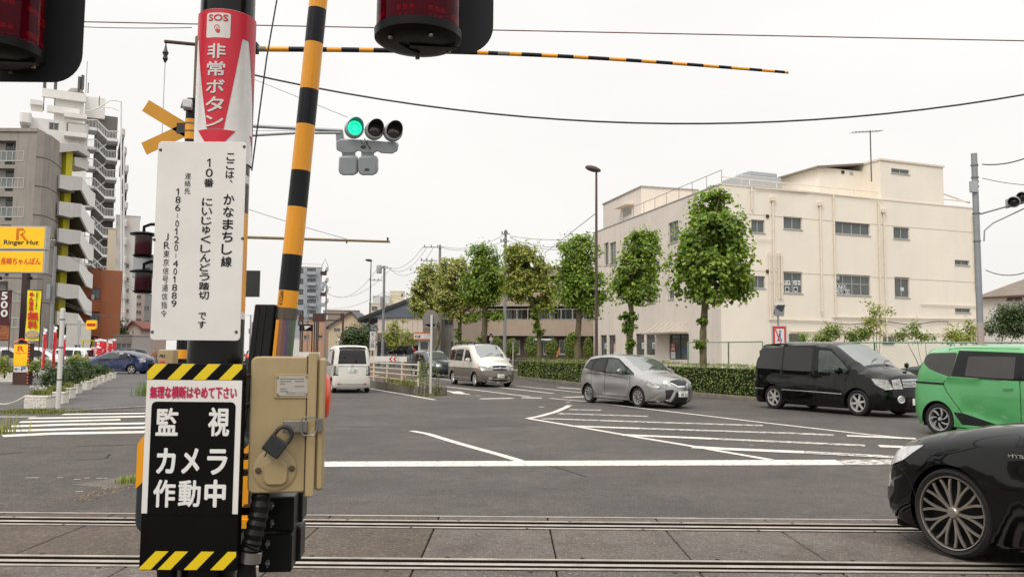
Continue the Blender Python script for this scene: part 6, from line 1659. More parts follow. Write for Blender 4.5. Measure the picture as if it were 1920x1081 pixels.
q=MB();frL.box(q,0,HL,WL,HL+.35,-1.5,.15);q.build('coping',m_conc,la)
q=MB();frL.box(q,0,HL-.35,WL-.4,HL-.02,-1.2,-.1);q.build('yellow_soffit',m_yel,la)
for yl in (302,355,408,461,514,567):
 z=P(80,yl,DL+2).z;q=MB();q.tube([Vector((p.x,p.y-.02,z)) for p in sp_],.05,4);q.build('wall_joint',M('joint_grey',C(120,114,110,.6),.9),la)
# stair tower with zigzag parapets: the parapets step outward between sp_[4] and further right
DS=88
frS=Frame(GD(97,DS),GD(170,DS+5)-GD(97,DS))
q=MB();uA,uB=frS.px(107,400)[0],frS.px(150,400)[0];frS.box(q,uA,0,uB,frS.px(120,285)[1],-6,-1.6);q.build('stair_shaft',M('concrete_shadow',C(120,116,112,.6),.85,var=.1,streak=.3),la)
q=MB();uA,uB=frS.px(124,400)[0],frS.px(136,400)[0];frS.box(q,uA,0,uB,frS.px(128,281)[1],-1.59,-.35);q.build('yellow_wall',m_yel,la)
q=MB();q.prism([frS.px(102,287),frS.px(105,268),frS.px(143,269),frS.px(165,287),frS.px(165,296),frS.px(143,283)],-4.5,frS,.3);q.build('canopy',m_conc_l,la,bevel=.02)
for i,yt in enumerate((328,378,428,479,530,583,634)):
 q=MB()
 xo=-2.0*i*.8
 q.prism([frS.px(99+xo*.6,yt+25),frS.px(100+xo*.6,yt),frS.px(143+xo,yt+5),frS.px(141+xo,yt+29),frS.px(120+xo,yt+30)],-.25,frS,.9);q.build('parapet',m_conc_l,la,smooth=0)
 q=MB();q.prism([frS.px(143+xo,yt+5),frS.px(159+xo,yt+30),frS.px(167+xo,yt+36),frS.px(166+xo,yt+62),frS.px(156+xo,yt+58),frS.px(141+xo,yt+29)],-.25,frS,.9);q.build('parapet',M('concrete_lit',C(236,233,229,.93),.8,var=.04),la,smooth=0)  # sloping parapets get a paler concrete copy, their brighter light painted in
 q=MB();a=frS.px(121+xo,yt+29);b=frS.px(141+xo,yt+28);c=frS.px(156+xo,yt+57);d=frS.px(135+xo,yt+57)
 q.add([frS.at(*a,.65),frS.at(*b,.65),frS.at(*c,.65),frS.at(*c,-3),frS.at(*b,-3),frS.at(*a,-3)],[(0,1,4,5),(1,2,3,4)]);q.build('stair_soffit',M('soffit_olive_shade',C(110,102,84,.55),.8,var=.1),la,smooth=0)  # undersides painted darker, shade put into the olive colour
 q=MB();frS.box(q,frS.px(101,0)[0],frS.px(110,yt+29)[1],frS.px(150,0)[0],frS.px(110,yt+27)[1],-3.2,.6);q.build('landing',m_conc,la)
for i,yt in enumerate((296,345)):
 q=MB();q.prism([frS.px(143,yt+14),frS.px(143,yt-2),frS.px(165,yt),frS.px(170,yt+8),frS.px(168,yt+24),frS.px(160,yt+20)],-2,frS,-.2);q.build('balcony',m_conc_l,la,smooth=0)

# --- white tall stair building behind
DW=118
m_wh=M('concrete_white',C(232,229,224,.93),.85,var=.05,scale=.25,streak=.12)
fw_=Frame(GD(38,DW),(1,.53,0));wt=thing('white_high_rise',GD(140,DW),'tall off white eleven storey high rise with open steel stairs and rooftop aerials','building')
def FW(mb,x0,y0,x1,y1,n0,n1):
 r_=fw_.rect(x0,y0,x1,y1);fw_.box(mb,*r_,n0,n1);return r_
wl=[(92,229,110,245),(125,231,133,253),(134,232,146,253),(158,188,166,195),(167,188,173,195)]
hl=[fw_.rect(*w) for w in wl];W_=fw_.px(165,300)[0]
for x0,x1,yt,n0,n1 in ((52,163,219,-14,0),(37,60,212,-6,1.2),(78,159,172,-14,-1.5),(159,200,172,-14,-4.0)):
 q=MB()
 if yt==219:
  ua,ub=fw_.px(x0,300)[0],fw_.px(x1,300)[0];f5=Frame(fw_.at(ua,0),fw_.U);h5=[f5.rect(*w) for w in wl[:3]];Ht=f5.px(x0,yt)[1];wall(q,f5,ub-ua,Ht,h5,.2);q.add([f5.at(0,0),f5.at(0,0,-14),f5.at(0,Ht,-14),f5.at(0,Ht),f5.at(ub-ua,0),f5.at(ub-ua,0,-14),f5.at(ub-ua,Ht,-14),f5.at(ub-ua,Ht)],[(0,1,2,3),(4,5,6,7),(3,2,6,7)])
  q.build('wall',m_wh,wt,smooth=0)
  for h in h5:window(wt,f5,h,2,.2,fw=.12,sill=False)
 elif yt==212:FW(q,x0,235,x1,yt,n0,n1);q.build('balcony',m_wh,wt,bevel=.3)
 else:FW(q,x0,640 if x0==78 else 206,x1,yt,n0,n1);q.build('wall',m_wh,wt,smooth=0)
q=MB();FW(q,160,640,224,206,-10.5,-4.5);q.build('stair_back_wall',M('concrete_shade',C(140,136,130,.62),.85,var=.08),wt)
for r_ in ((57,198,80,192,-3,1),(120,223,163,220,.0,1.6),(120,258,163,255,.0,1.6),(78,178,162,174,-1.4,-.6),(88,207,150,203,-1.4,-.5)):
 q=MB();FW(q,*r_);q.build('ledge',m_wh,wt)
q=MB();FW(q,127,256,160,240,1.4,1.55);q.build('balcony',m_conc_l,wt)
q=MB();r_=fw_.rect(132,175,152,168);q.lathe([(1.3,0),(1.3,1.2),(.8,1.8),(0,2.0)],fw_.at((r_[0]+r_[2])/2,r_[1],-4),(0,0,1),16);q.build('water_tank',m_conc,wt)
for x,yt,yb in ((81,150,205),(102,148,195),(148,141,172),(154,138,172),(161,112,172),(165,152,172),(186,178,196)):
 q=MB();u_,v_=fw_.px(x,yb);v2_=fw_.px(x,yt)[1];q.cyl(fw_.at(u_,v_,-.8),fw_.at(u_,v2_,-.8),.07 if x != 161 else .04,n=5);
 if x<160:q.cyl(fw_.at(u_,v2_-2.2,-.8),fw_.at(u_,v2_,-.8),.22,n=6)
 q.build('aerial_mast',M('aerial_grey'),wt)
# stairs: one zigzag per storey
fl_h=36.6;m_stl=M('stair_white_steel',C(230,230,229,.9),.5,var=.05);
for i in range(12):
 y=237+fl_h*i-(0 if i else 0);dx=-i*1.55
 def X(v):return v+dx
 q=MB();r_=fw_.rect(X(163),y+2,X(182),y-1);fw_.box(q,*r_,-4.4,-1.2);r2_=fw_.rect(X(201),y+23,X(223),y+20);fw_.box(q,*r2_,-4.4,-1.2);q.prism([fw_.px(X(182),y+2),fw_.px(X(203),y+23),fw_.px(X(203),y+19),fw_.px(X(184),y-1)],.25,fw_,-1.6);q.prism([fw_.px(X(182),y+2+36),fw_.px(X(203),y+23),fw_.px(X(203),y+19.5),fw_.px(X(182),y+34)],.2,fw_,-4.2);q.build('stair_flight',m_stl,wt,smooth=0)
 q=MB()
 rr_=[(X(163),y-16),(X(182),y-16),(X(203),y+5),(X(223),y+6)]
 q.tube([fw_.at(*fw_.px(a,b),-1.3) for a,b in rr_],.07,4)
 for (xa,ya_,xb,yb_) in ((163,-1,182,-1),(182,-1,203,20),(203,20,223,20)):
  for k in range(7):
   t_=k/7;x_=xa+(xb-xa)*t_;y_=ya_+(yb_-ya_)*t_;a=fw_.px(X(x_),y+y_);b=fw_.px(X(x_),y+y_-15);q.cyl(fw_.at(*a,-1.3),fw_.at(*b,-1.3),.03,n=3,cap=False)
 q.build('stair_railing',m_stl,wt,smooth=0)
 q=MB();r_=fw_.rect(X(207),y+20,X(219),y+2);fw_.box(q,*r_,-4.49,-4.44);q.build('stair_door',m_dframe,wt)
for x0,y0,x1,y1 in ((228,186,212,640),(159,222,152,640),(233,270,226,640)):
 q=MB();a=fw_.at(*fw_.px(x0,y0),-1.2);b=fw_.at(*fw_.px(x0,640),-1.2);q.cyl(a,b,.13 if x0==228 else .11,n=6);q.build('stair_column',m_stl,wt)
q=MB();q.tube([fw_.at(*fw_.px(x,y),-1.2) for x,y in ((163,205),(186,198),(208,184),(228,186))],.09,5);q.tube([fw_.at(*fw_.px(x,y),-3.2) for x,y in ((170,200),(190,190),(212,192),(226,198))],.07,5);q.build('stair_roof_frame',m_stl,wt)
for i in range(12):
 y=236+34.5*i;x=230+8*min(1,i/2.0)-i*.7;q=MB();r_=fw_.rect(x-2,y+16,x+6,y);fw_.box(q,*r_,-6,-1);q.build('balcony',m_conc_l,wt,bevel=.25)
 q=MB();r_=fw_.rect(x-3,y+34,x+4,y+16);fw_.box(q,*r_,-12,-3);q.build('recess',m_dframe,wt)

# --- mid distance left street
t,fr,W=block('brown_apartment','terracotta brown apartment block with recessed balconies behind the red flags',GD(140,92),GD(183,92),12,10.6,M('wall_terracotta',C(160,92,58,.7),.85,var=.06),[(143,545,151,559,1),(172,540,190,560,2),(168,587,186,606,2),(141,590,147,606,1)],wkw=dict(fm=m_dframe))
q=MB();fr.box(q,W,0,W+2.2,10.6,-8,-.8);q.build('wall',M('wall_terracotta_light',C(190,120,84,.72),.85,var=.05),t)
for yb in (562,608):
 q=MB();r_=fr.rect(168,yb+22,183,yb);fr.box(q,r_[0],r_[1],W,r_[3],.0+.01,1.0);q.build('balcony',M('wall_terracotta'),t);q=MB();r_=fr.rect(171,yb,177,yb-9);fr.box(q,*r_,.2,.6);q.build('air_conditioner',m_frame,t)
block('cream_apartment','narrow cream apartment side wall right of the terracotta block',GD(192,105),GD(208,105),10,17,M('wall_cream_far'),[(195,568,199,577,1),(193,606,198,616,1),(200,530,204,540,1)],wkw=dict(fm=m_frame))
block('white_apartment','white apartment tower with rows of small dark windows and downpipes',GD(206,125),GD(252,125),12,22,M('wall_white_far',C(222,218,212,.8),.85,var=.04),[(x,y,x+6,y+8,1,dict(fw=.12)) for x in (211,222,236) for y in (520,541,560,579,598)]+[(236,494,242,502,1)])
block('pink_balcony_block','pale pink apartment block with stacked balconies behind the street',GD(250,150),GD(267,150),12,17,M('wall_pink',C(206,184,172,.76),.85,var=.05),[(253,y,265,y+7,2) for y in (553,567,582,597,612)])
block('grey_shop_block','grey block with faded blue sign at the street end',GD(264,170),GD(290,170),12,13,M('wall_far_grey'),[(268,574,280,584,2),(268,600,280,620,3)])
block('pale_brown_tower','pale brown tower top behind the opposite warning lamps',GD(232,210),GD(262,210),12,30,M('wall_palebrown',C(186,160,146,.74),.85,var=.05),[(x,y,x+8,y+6,2) for x in (236,248) for y in (456,474,492,510)])
house('red_roofed_house','small pinkish house with red tiled roof beside a conifer',238,262,120,613,603,M('wall_pink'),M('roof_red',C(150,84,70,.65),.75,var=.12),[(248,619,251,628)],.4)
block('low_garage','low grey garage and wall at the end of the forecourt',GD(212,84),GD(248,84),6,3.0,M('wall_grey_low',C(150,142,134,.66),.85,var=.08),[(218,643,246,660,3)],parapet=.2)
block('grey_boundary_wall','plain grey panel wall right of the low garage',GD(247,80),GD(282,80),.3,2.9,M('wall_panel_grey',C(176,168,164,.7),.85,var=.05),[],cat='wall')
block('white_annex','white low entrance block under the zigzag stair',GD(122,86),GD(168,86),5,4.2,m_conc_l,[(140,646,150,660,1)],parapet=.1)
q=MB();
ya_=thing('yellow_canopy',P(168,637,80),'thin yellow canopy over a doorway in front of the terracotta block','canopy');p=P(156,638,84);p2=P(175,638,84);q.obox((p+p2)/2,((p2.x-p.x)/2,0,0),(0,.6,0),(0,0,.08));q.build('canopy_slab',m_yel,ya_);
for pp in (p,p2):q=MB();q.cyl(pp,(pp.x,pp.y,0),.05,n=6);q.build('canopy_leg',m_yel,ya_)

# ---------------------------------------------------------------- foliage
LEAF=np.array([(0,-.5),(.16,-.28),(.5,-.22),(.30,.05),(.38,.36),(.0,.55),(-.38,.36),(-.30,.05),(-.5,-.22),(-.16,-.28)])
def leaf_mesh(name,pos,nrm,size,mat,parent,kind='stuff',shape='maple',seed=0,label=None):
 r=np.random.default_rng(seed);n=len(pos)
 nrm=nrm/(np.linalg.norm(nrm,axis=1,keepdims=True)+1e-9)
 t=r.normal(size=(n,3));t -= nrm*np.sum(t*nrm,axis=1,keepdims=True);t /= np.linalg.norm(t,axis=1,keepdims=True)+1e-9;b=np.cross(nrm,t)
 if shape=='maple':
  S=LEAF;k=10;faces_l=[(9,0,1),(9,1,2,3),(9,3,7,8),(7,3,4,5),(7,5,6)]
 elif shape=='oval':
  S=np.array([(0,-.5),(.22,-.15),(.2,.2),(0,.5),(-.2,.2),(-.22,-.15)]);k=6;faces_l=[(0,1,5),(5,1,2,4),(4,2,3)]
 else:
  S=np.array([(-.05,-.5),(.05,-.5),(0,.5)]);k=3;faces_l=[(0,1,2)]
 sz=size*r.uniform(.65,1.25,n)
 bend=r.uniform(-.35,.1,n)
 V=np.zeros((n,k,3))
 for i,(x,y) in enumerate(S):
  h=-(abs(x)**1.5)*.6+bend*y*y
  V[:,i]=pos+(t*x+b*y+nrm*(h[:,None] if hasattr(h,'shape') else h))*sz[:,None]
 V=V.reshape(-1,3)
 if parent is not None:
  iv=np.array(inv_of(parent));V=V @ iv[:3,:3].T+iv[:3,3]
 nf=len(faces_l);tot=sum(len(f) for f in faces_l)
 loops=np.concatenate([np.array(f) for f in faces_l]);lens=np.array([len(f) for f in faces_l])
 allv=(loops[None,:]+(np.arange(n)*k)[:,None]).ravel();st=np.concatenate([[0],np.cumsum(lens)[:-1]]);starts=(st[None,:]+(np.arange(n)*tot)[:,None]).ravel()
 me=bpy.data.meshes.new(name);me.vertices.add(n*k);me.vertices.foreach_set('co',V.ravel());me.loops.add(n*tot);me.loops.foreach_set('vertex_index',allv.astype(np.int32));me.polygons.add(n*nf);me.polygons.foreach_set('loop_start',starts.astype(np.int32))
 me.materials.append(mat);me.update(calc_edges=True);me.validate()
 o=bpy.data.objects.new(name,me);COL.objects.link(o);o.parent=parent
 if kind:o['kind']=kind
 if label:o['label']=label
 return o
def blob_leaves(blobs,n,r,shell=.45,clump=.22,per=16,gaps=0,gsc=1.1):
 "leaf positions in clumps spread through ellipsoids [(centre, rx, ry, rz)]"
 vol=np.array([b[1]*b[2]*b[3] for b in blobs])**.8;vol=vol/vol.sum();pos=[];nr=[]
 nc=max(1,n // per)
 for i in r.choice(len(blobs),nc,p=vol):
  c,rx,ry,rz=blobs[i];d=r.normal(size=3);d /= np.linalg.norm(d);rad=shell+(1-shell)*r.random()**.7
  if r.random()<.12:rad *= 1.08
  cc=np.array(c)+d*rad*np.array([rx,ry,rz]);m=int(per*r.uniform(.6,1.4))
  o=r.normal(size=(m,3))*clump*np.array([1,1,.75]);pos.append(cc+o);q=o*1.2+d*.6+np.array([0,0,.75])+r.normal(size=(m,3))*.45
  nr.append(q)
 pos=np.concatenate(pos);nr=np.concatenate(nr)
 if gaps:
  keep=np.array([noise.noise(Vector(p)*gsc)+.35*noise.noise(Vector(p)*gsc*2.7)>gaps for p in pos]);pos=pos[keep];nr=nr[keep]
 return pos,nr
lm_green=leaf_mat('leaf_plane_green',[(0.055,0.095,0.012,1),(0.130,0.205,0.022,1),(0.215,0.315,0.035,1),(0.38,0.49,0.09,1)],.42)
lm_olive=leaf_mat('leaf_plane_olive',[(0.075,0.113,0.018,1),(0.160,0.217,0.026,1),(0.261,0.316,0.044,1),(0.395,0.406,0.090,1),(0.370,0.284,0.090,1)],.35)
lm_pale=leaf_mat('leaf_plane_pale',[(0.077,0.110,0.020,1),(0.178,0.228,0.036,1),(0.317,0.345,0.076,1),(0.479,0.455,0.166,1),(0.556,0.469,0.221,1)],.35)
lm_dark=leaf_mat('leaf_dark',[(0.022,0.045,0.013,1),(0.051,0.089,0.020,1),(0.090,0.137,0.032,1)],.2)
lm_hedge=leaf_mat('leaf_hedge',[(0.059,0.098,0.025,1),(0.126,0.199,0.041,1),(0.216,0.291,0.059,1),(0.394,0.378,0.087,1)],.25)
lm_grass=leaf_mat('grass_blade',[(0.056,0.085,0.015,1),(0.112,0.140,0.025,1),(0.224,0.210,0.060,1),(0.25,0.260,0.120,1)],.3)
lm_young=leaf_mat('leaf_young',[(0.067,0.120,0.015,1),(0.134,0.210,0.025,1),(0.202,0.280,0.040,1)],.35)
m_bark=M('bark_plane',C(128,118,88,.55),.9,var=.45,scale=3.5,bump=.5,bscale=14,streak=.35,dirt=C(70,60,42,.6))
m_stem=M('stem_brown',C(80,66,50,.5),.9,var=.2)
def P3(x,y,d):return P(x,y,d)
def plane_tree(label,d,base,trunk,crown,mat,n,lsz=.19,sprouts=(),seed=1,group='plane trees along the footway'):
 "trunk: list of (px, py, r); crown: ellipses (cx, cy, rx, ry) in pixels at distance d"
 r=np.random.default_rng(seed);b=GD(base,d,.11);t=thing('plane_tree',b,label,'tree',group)
 pts=[b]+[P(x,y,d) for x,y,_ in trunk];rad=[trunk[0][2]*1.25]+[q[2] for q in trunk]
 pp=catmull3(pts,.25);L_=len(pp);rr=[float(np.interp(i/(L_-1),np.linspace(0,1,len(rad)),rad))*(1+.08*r.normal()) for i in range(L_)]
 q=MB();q.tube(pp,rr,12);s=d/F_PX
 top_p=pp[-1];blobs=[]
 for cx,cy,rx,ry in crown:
  c=P(cx,cy,d);blobs.append((c,rx*s,(rx*s)*.85,ry*s))
 q.build('trunk',m_bark,t,smooth=60)
 for i in range(9):
  c,rx,ry_,rz=blobs[i % len(blobs)];dd=Vector(r.normal(size=3));dd.normalize();e=Vector(c)+Vector((dd.x*rx*.75,dd.y*ry_*.75,abs(dd.z)*rz*.7));st=pp[int(L_*(.72+.03*(i % 8)))];m=(st+e)/2+Vector((0,0,.2));lb=MB();lb.tube(catmull3([st,m,e],.3),[.05-.035*k/20 if k<20 else .015 for k in range(len(catmull3([st,m,e],.3)))],6);lb.build('limb',m_bark,t,smooth=60)
 pos,nr=blob_leaves([(tuple(c),a,b_,z) for c,a,b_,z in blobs],int(n*3.0),r,.3,.19,18,-.145,1.3)
 leaf_mesh('crown',pos,nr,lsz*.70,mat,t,seed=seed)
 for (x,y,rx,ry) in sprouts:
  c=P(x,y,d-.12);pos,nr=blob_leaves([(tuple(c),rx*s,rx*s*.8,ry*s)],int(55*rx*ry/60)+30,r,.2,.07,8);leaf_mesh('sprout',pos,nr,lsz*.8,lm_young,t,seed=seed+9)
  k=MB();k.lathe([(0,-.09),(.10,-.05),(.12,.02),(.08,.09),(0,.1)],P(x,y,d),(.3,0,1),8);k.build('burl',m_bark,t,smooth=60)
 return t
plane_tree('tallest plane tree with dense pear shaped green crown in front of the cream building corner',32,1319,[(1318,640,.15),(1320,600,.13),(1322,565,.13),(1325,520,.12),(1327,470,.09),(1328,420,.05)],
 [(1333,400,42,42),(1336,440,66,48),(1330,490,76,48),(1334,530,72,36),(1375,500,40,50),(1290,510,38,40),(1300,450,40,38),(1362,420,32,34),(1345,372,20,18),(1388,545,22,18)],lm_green,9000,.20,[(1320,602,10,8),(1310,644,8,8)],11)
plane_tree('slim plane tree with bare kinked trunk and leafy sprouts left of the tallest one',37.3,1180,[(1180,650,.14),(1182,615,.13),(1184,585,.14),(1181,555,.12),(1184,520,.09),(1190,480,.05)],
 [(1205,465,34,32),(1190,500,36,32),(1192,540,42,26),(1215,500,28,36),(1175,530,24,28),(1208,445,20,14)],lm_green,4600,.19,[(1178,592,18,10),(1180,612,14,12),(1182,645,10,14),(1188,560,14,8)],12)
plane_tree('plane tree behind the street lamp with straight mossy trunk',43.5,1083,[(1083,640,.16),(1085,610,.15),(1086,580,.15),(1086,550,.13),(1086,500,.08)],
 [(1085,470,40,30),(1080,510,44,34),(1095,540,52,38),(1070,545,34,28),(1110,565,34,26),(1125,540,22,30),(1090,450,24,14)],lm_green,6500,.19,[(1074,628,7,9)],13)
plane_tree('plane tree with forked slanting trunk in front of the balconies',48.6,1011,[(1011,640,.14),(1009,610,.13),(1004,590,.13),(999,570,.12),(992,555,.10),(985,520,.06)],
 [(980,480,36,30),(985,520,42,38),(975,545,30,22),(1012,545,30,32),(1020,575,22,16),(1000,500,28,26),(965,468,20,16)],lm_olive,6200,.2,[(1003,594,8,7),(1010,622,12,10),(1006,608,8,7)],14)
plane_tree('plane tree above the white van with bare trunk and small side sprouts',51,907,[(907,635,.19),(909,612,.18),(909,580,.15),(908,540,.09)],
 [(905,480,30,26),(908,515,38,36),(905,550,34,24),(925,535,22,32),(885,540,22,30),(925,595,16,12),(890,590,12,10)],lm_green,5600,.21,[(902,636,5,5)],15)
plane_tree('pale yellowing plane tree second from the left of the row',56,862,[(862,640,.14),(862,610,.13),(862,570,.1)],
 [(852,500,28,22),(855,535,38,34),(858,570,38,26),(838,555,24,30),(872,590,20,14)],lm_pale,5200,.23,[(858,625,8,9)],16)
plane_tree('leftmost pale green plane tree with low wide crown',62,800,[(822,640,.14),(822,612,.13),(815,580,.1)],
 [(803,512,24,20),(800,545,28,28),(800,575,30,20),(820,545,24,34),(785,560,16,22)],lm_pale,4200,.24,[],17)
# other trees and shrubs
def bush(name,label,blobs,d,mat,n,lsz,shape='oval',cat='shrub',group=None,stems=3,seed=1,base_z=0.0,shell=.3,clump=.12,core=None):
 r=np.random.default_rng(seed);s=d/F_PX;bb=[]
 for cx,cy,rx,ry in blobs:bb.append((tuple(P(cx,cy,d)),rx*s,rx*s*.85,ry*s))
 lo=min(blobs,key=lambda q:-q[1]);g=GD(lo[0],d,base_z);t=thing(name,g,label,cat,group)
 for i in range(stems):
  c,rx,ry,rz=bb[i % len(bb)];q=MB();e=Vector(c)+Vector((r.uniform(-.5,.5)*rx,r.uniform(-.3,.3)*ry,0));q.tube([g+Vector((r.uniform(-.05,.05),0,-.03)),(g+e)/2+Vector((r.uniform(-.1,.1),0,0)),e],[max(.012,rx*.06),max(.009,rx*.045),.006],6);q.build('trunk' if cat=='tree' else 'stem',m_stem,t,smooth=60)
 pos,nr=blob_leaves(bb,n,r,shell,clump,12)
 pos=pos[pos[:,2]>base_z+.01] if len(pos) else pos
 nr=nr[:len(pos)]
 leaf_mesh('crown' if cat=='tree' else 'foliage',pos,nr,lsz,mat,t,shape=shape,seed=seed)
 return t
bush('round_tree','dark round tree between cream gable house and slate gabled hall',[(665,632,26,22),(688,628,18,22),(650,640,14,16),(680,645,22,12)],92,lm_dark,3600,.34,cat='tree',seed=21,clump=.25)
bush('slender_tree','light green slender tree beside the utility pole',[(738,612,12,14),(728,632,12,16),(745,625,10,14),(740,645,14,10),(757,600,6,6)],72,lm_olive,1500,.2,cat='tree',seed=22)
bush('small_tree','sparse yellow green sapling in front of the hall',[(762,626,10,12),(772,638,14,10),(755,640,10,8)],76,lm_olive,700,.2,cat='tree',seed=23)
bush('conifer','dark conical conifer beside the red roofed house',[(227,610,8,10),(227,624,13,12),(222,632,14,7)],100,lm_dark,1400,.3,cat='tree',seed=24)
bush('street_tree','distant street tree down the road left of the barrier rod',[(490,622,9,12),(484,632,8,10),(498,634,8,12)],120,lm_hedge,900,.35,cat='tree',seed=25)
bush('garden_tree','dark leaning tree in front of the white workshop at the right edge',[(1890,590,26,22),(1905,610,28,24),(1876,612,18,22),(1915,585,22,20),(1850,615,12,14)],44,lm_dark,6500,.13,cat='tree',seed=26,clump=.14)
bush('kiosk_shrub','brown green shrub beside the concrete house',[(868,642,10,10),(872,652,8,8)],66,lm_olive,500,.2,seed=27)
for i,(x,w,yt) in enumerate(((931,11,629),(959,11,634),(998,13,629),(1034,11,632),(1070,12,629),(1103,7,632))):
 bush('clipped_conifer',('leftmost of the rounded clipped conifers before the beige apartments','second rounded clipped conifer from the left before the beige apartments','widest rounded clipped conifer between two plane trunks','rounded clipped conifer right of the blue bordered sign','rounded clipped conifer left of the straight mossy trunk','rightmost clipped conifer half hidden by the cream building')[i],
         [(x,(yt+668)/2,w,(668-yt)/2),(x,655,w,12)],68,lm_hedge,6000,.10,group='clipped conifers before the apartments',seed=30+i,shell=.86,clump=.05)
 c=P(x,(yt+668)/2,68.0);
# vines and shrubs along the right building
for i,(bl,m_,n_) in enumerate((([(1640,585,12,20),(1632,605,14,16),(1650,615,10,22),(1668,582,10,5),(1625,565,8,5)],lm_olive,900),([(1560,622,18,14),(1548,635,14,10)],lm_hedge,1300),([(1602,630,18,12),(1620,625,14,12)],lm_hedge,1300),([(1690,628,14,10),(1715,620,8,22),(1735,632,14,8)],lm_hedge,1000),([(1788,622,16,14),(1820,615,14,20),(1800,635,30,8)],lm_olive,1400),([(1505,632,12,6),(1530,632,8,7)],lm_hedge,400))):
 bush('wall_shrub',('tall sprawling creeper with feathery shoots on the cream wall','dense dark shrub left of the creeper behind the green fence','dense shrub directly under the creeper','thin shrub with one upright shoot right of the creeper','light green shrub pair near the grey signal pole','low straggly shrub beside the ground floor grille')[i],bl,47,m_,n_,.16,group='shrubs along the cream wall',seed=40+i,clump=.15,base_z=.1)
# hedge
hd=thing('hedge',GD(1200,37,.1),'dense mixed green roadside hedge behind the silver hatchback','hedge')
r=np.random.default_rng(5);pos=[];nr=[]
for a,b,w in zip(KP,KP[1:],(1,1,1)):
 L_=(b-a).length;n_=Vector((-(b-a).y,(b-a).x,0)).normalized();n_=n_ if n_.y>0 else -n_
 k=int(L_*420)
 for i in range(k):
  t_=r.random();f=r.random();
  x=a.lerp(b,t_)
  hgt=1.04+.22*noise.noise(Vector((x.x*.7,x.y*.7,0)))+.05*noise.noise(Vector((x.x*4,x.y*4,0)))
  if f<.62:dep=.22+.16*r.random()+.10*noise.noise(Vector((x.x*2,x.y*2,3)));z=.12+r.random()*hgt;nv=-n_+Vector((0,0,.6))
  else:dep=.25+r.random()*1.5;z=.1+hgt+r.normal()*.03;nv=Vector((0,0,1))-n_*.2
  if r.random()<.03:z+=.12
  p=x+n_*dep;pos.append((p.x,p.y,z));nr.append(np.array(nv)+r.normal(size=3)*.5)
core=MB()
for a,b in zip(KP,KP[1:]):
 n_=Vector((-(b-a).y,(b-a).x,0)).normalized();n_=n_ if n_.y>0 else -n_;core.obox((a+b)/2+n_*1.05+Vector((0,0,.58)),(b-a)/2,n_*.68,(0,0,.47))
core.build('inner_mass',M('hedge_inside',(0.02,0.026,0.010,1),.95,var=.6,scale=20,spec=.1),hd,smooth=0)  # solid dark mass filling the hedge behind its leaves
leaf_mesh('leaves',np.array(pos),np.array(nr),.078,lm_hedge,hd,shape='oval',seed=3)
# weeds on and round the median
def weeds(name,label,spots,h,n,mat=lm_grass,seed=1,wide=.25,cat='weed',lsz=None,kind='stuff'):
 r=np.random.default_rng(seed);pos=[];nr=[];sz=[]
 V=[];Fc=[]
 for (x,y,z) in spots:
  for i in range(n):
   bx,by=x+r.normal()*wide,y+r.normal()*wide;hh=h*r.uniform(.4,1.1);a=r.uniform(0,6.28);ln=r.uniform(.1,.6)*hh;w=.006+.006*r.random()
   dx,dy=math.cos(a),math.sin(a);px_,py_=-dy*w,dx*w;o=len(V)
   V+=[(bx-px_,by-py_,z),(bx+px_,by+py_,z),(bx+dx*ln*.4+px_*.7,by+dy*ln*.4+py_*.7,z+hh*.6),(bx+dx*ln*.4-px_*.7,by+dy*ln*.4-py_*.7,z+hh*.6),(bx+dx*ln,by+dy*ln,z+hh)]
   Fc+=[(o,o+1,o+2,o+3),(o+3,o+2,o+4)]
 me=bpy.data.meshes.new(name);me.from_pydata(V,[],Fc);me.materials.append(mat);o=bpy.data.objects.new(name,me);COL.objects.link(o);o['label']=label;o['category']=cat;
 if kind:o['kind']=kind
 return o
def tall_weed(px_,py_,d,ytop,label,seed,z=.33,n=5):
 r=np.random.default_rng(seed);g=G(px_,py_,z);g=Vector((g.x,g.y,z));hh=P(px_,ytop,g.y).z-z;t=thing('tall_weed',g,label,'weed','tall weeds on the median')
 pos=[];nr=[]
 for i in range(n):
  q=MB();e=g+Vector((r.uniform(-.22,.22),r.uniform(-.2,.2),hh*r.uniform(.6,1)));b=g+Vector((r.uniform(-.12,.12),r.uniform(-.12,.12),0));q.tube([b,(b+e)/2+Vector((r.uniform(-.05,.05),0,0)),e],[.008,.006,.003],5);q.build('stem',m_stem,t)
  for k in range(38):f=r.random()**.6;p=b.lerp(e,f);pos.append((p.x+r.normal()*.05,p.y+r.normal()*.05,p.z));nr.append(r.normal(size=3)+np.array([0,0,.6]))
 leaf_mesh('foliage',np.array(pos),np.array(nr),.06,lm_hedge if seed % 2 else lm_olive,t,shape='oval',seed=seed)
tall_weed(790,738,31,660,'tall goosefoot weed wrapped round the sign post foot',61,n=4);tall_weed(803,735,31,668,'tall weed right beside the white sign post',62,n=3);tall_weed(819,736,30,665,'thin tall weed right of the sign post at the island tip',63,n=2);tall_weed(776,731,32,672,'leafy weed left of the double end post',64,n=3);tall_weed(824,741,29.7,712,'short reddish weed at the foot of the island tip',65,z=.0,n=4)
sp_m=[G(738,716,.33),G(758,721,.33),G(765,722,.33)]
weeds('grass','tufts of yellow green grass in front of the median railing',[(p.x,p.y,.33) for p in sp_m],.28,160,seed=8,wide=.22,cat='grass')
sp_g=[G(790,741),G(800,743),G(815,742),G(826,739)]
weeds('grass','short grass growing along the island kerb tip',[(p.x,p.y,0) for p in sp_g],.15,35,seed=9,wide=.14,cat='grass')
sp_l=[G(x,772+(x % 7)*.4) for x in range(20,122,9)]
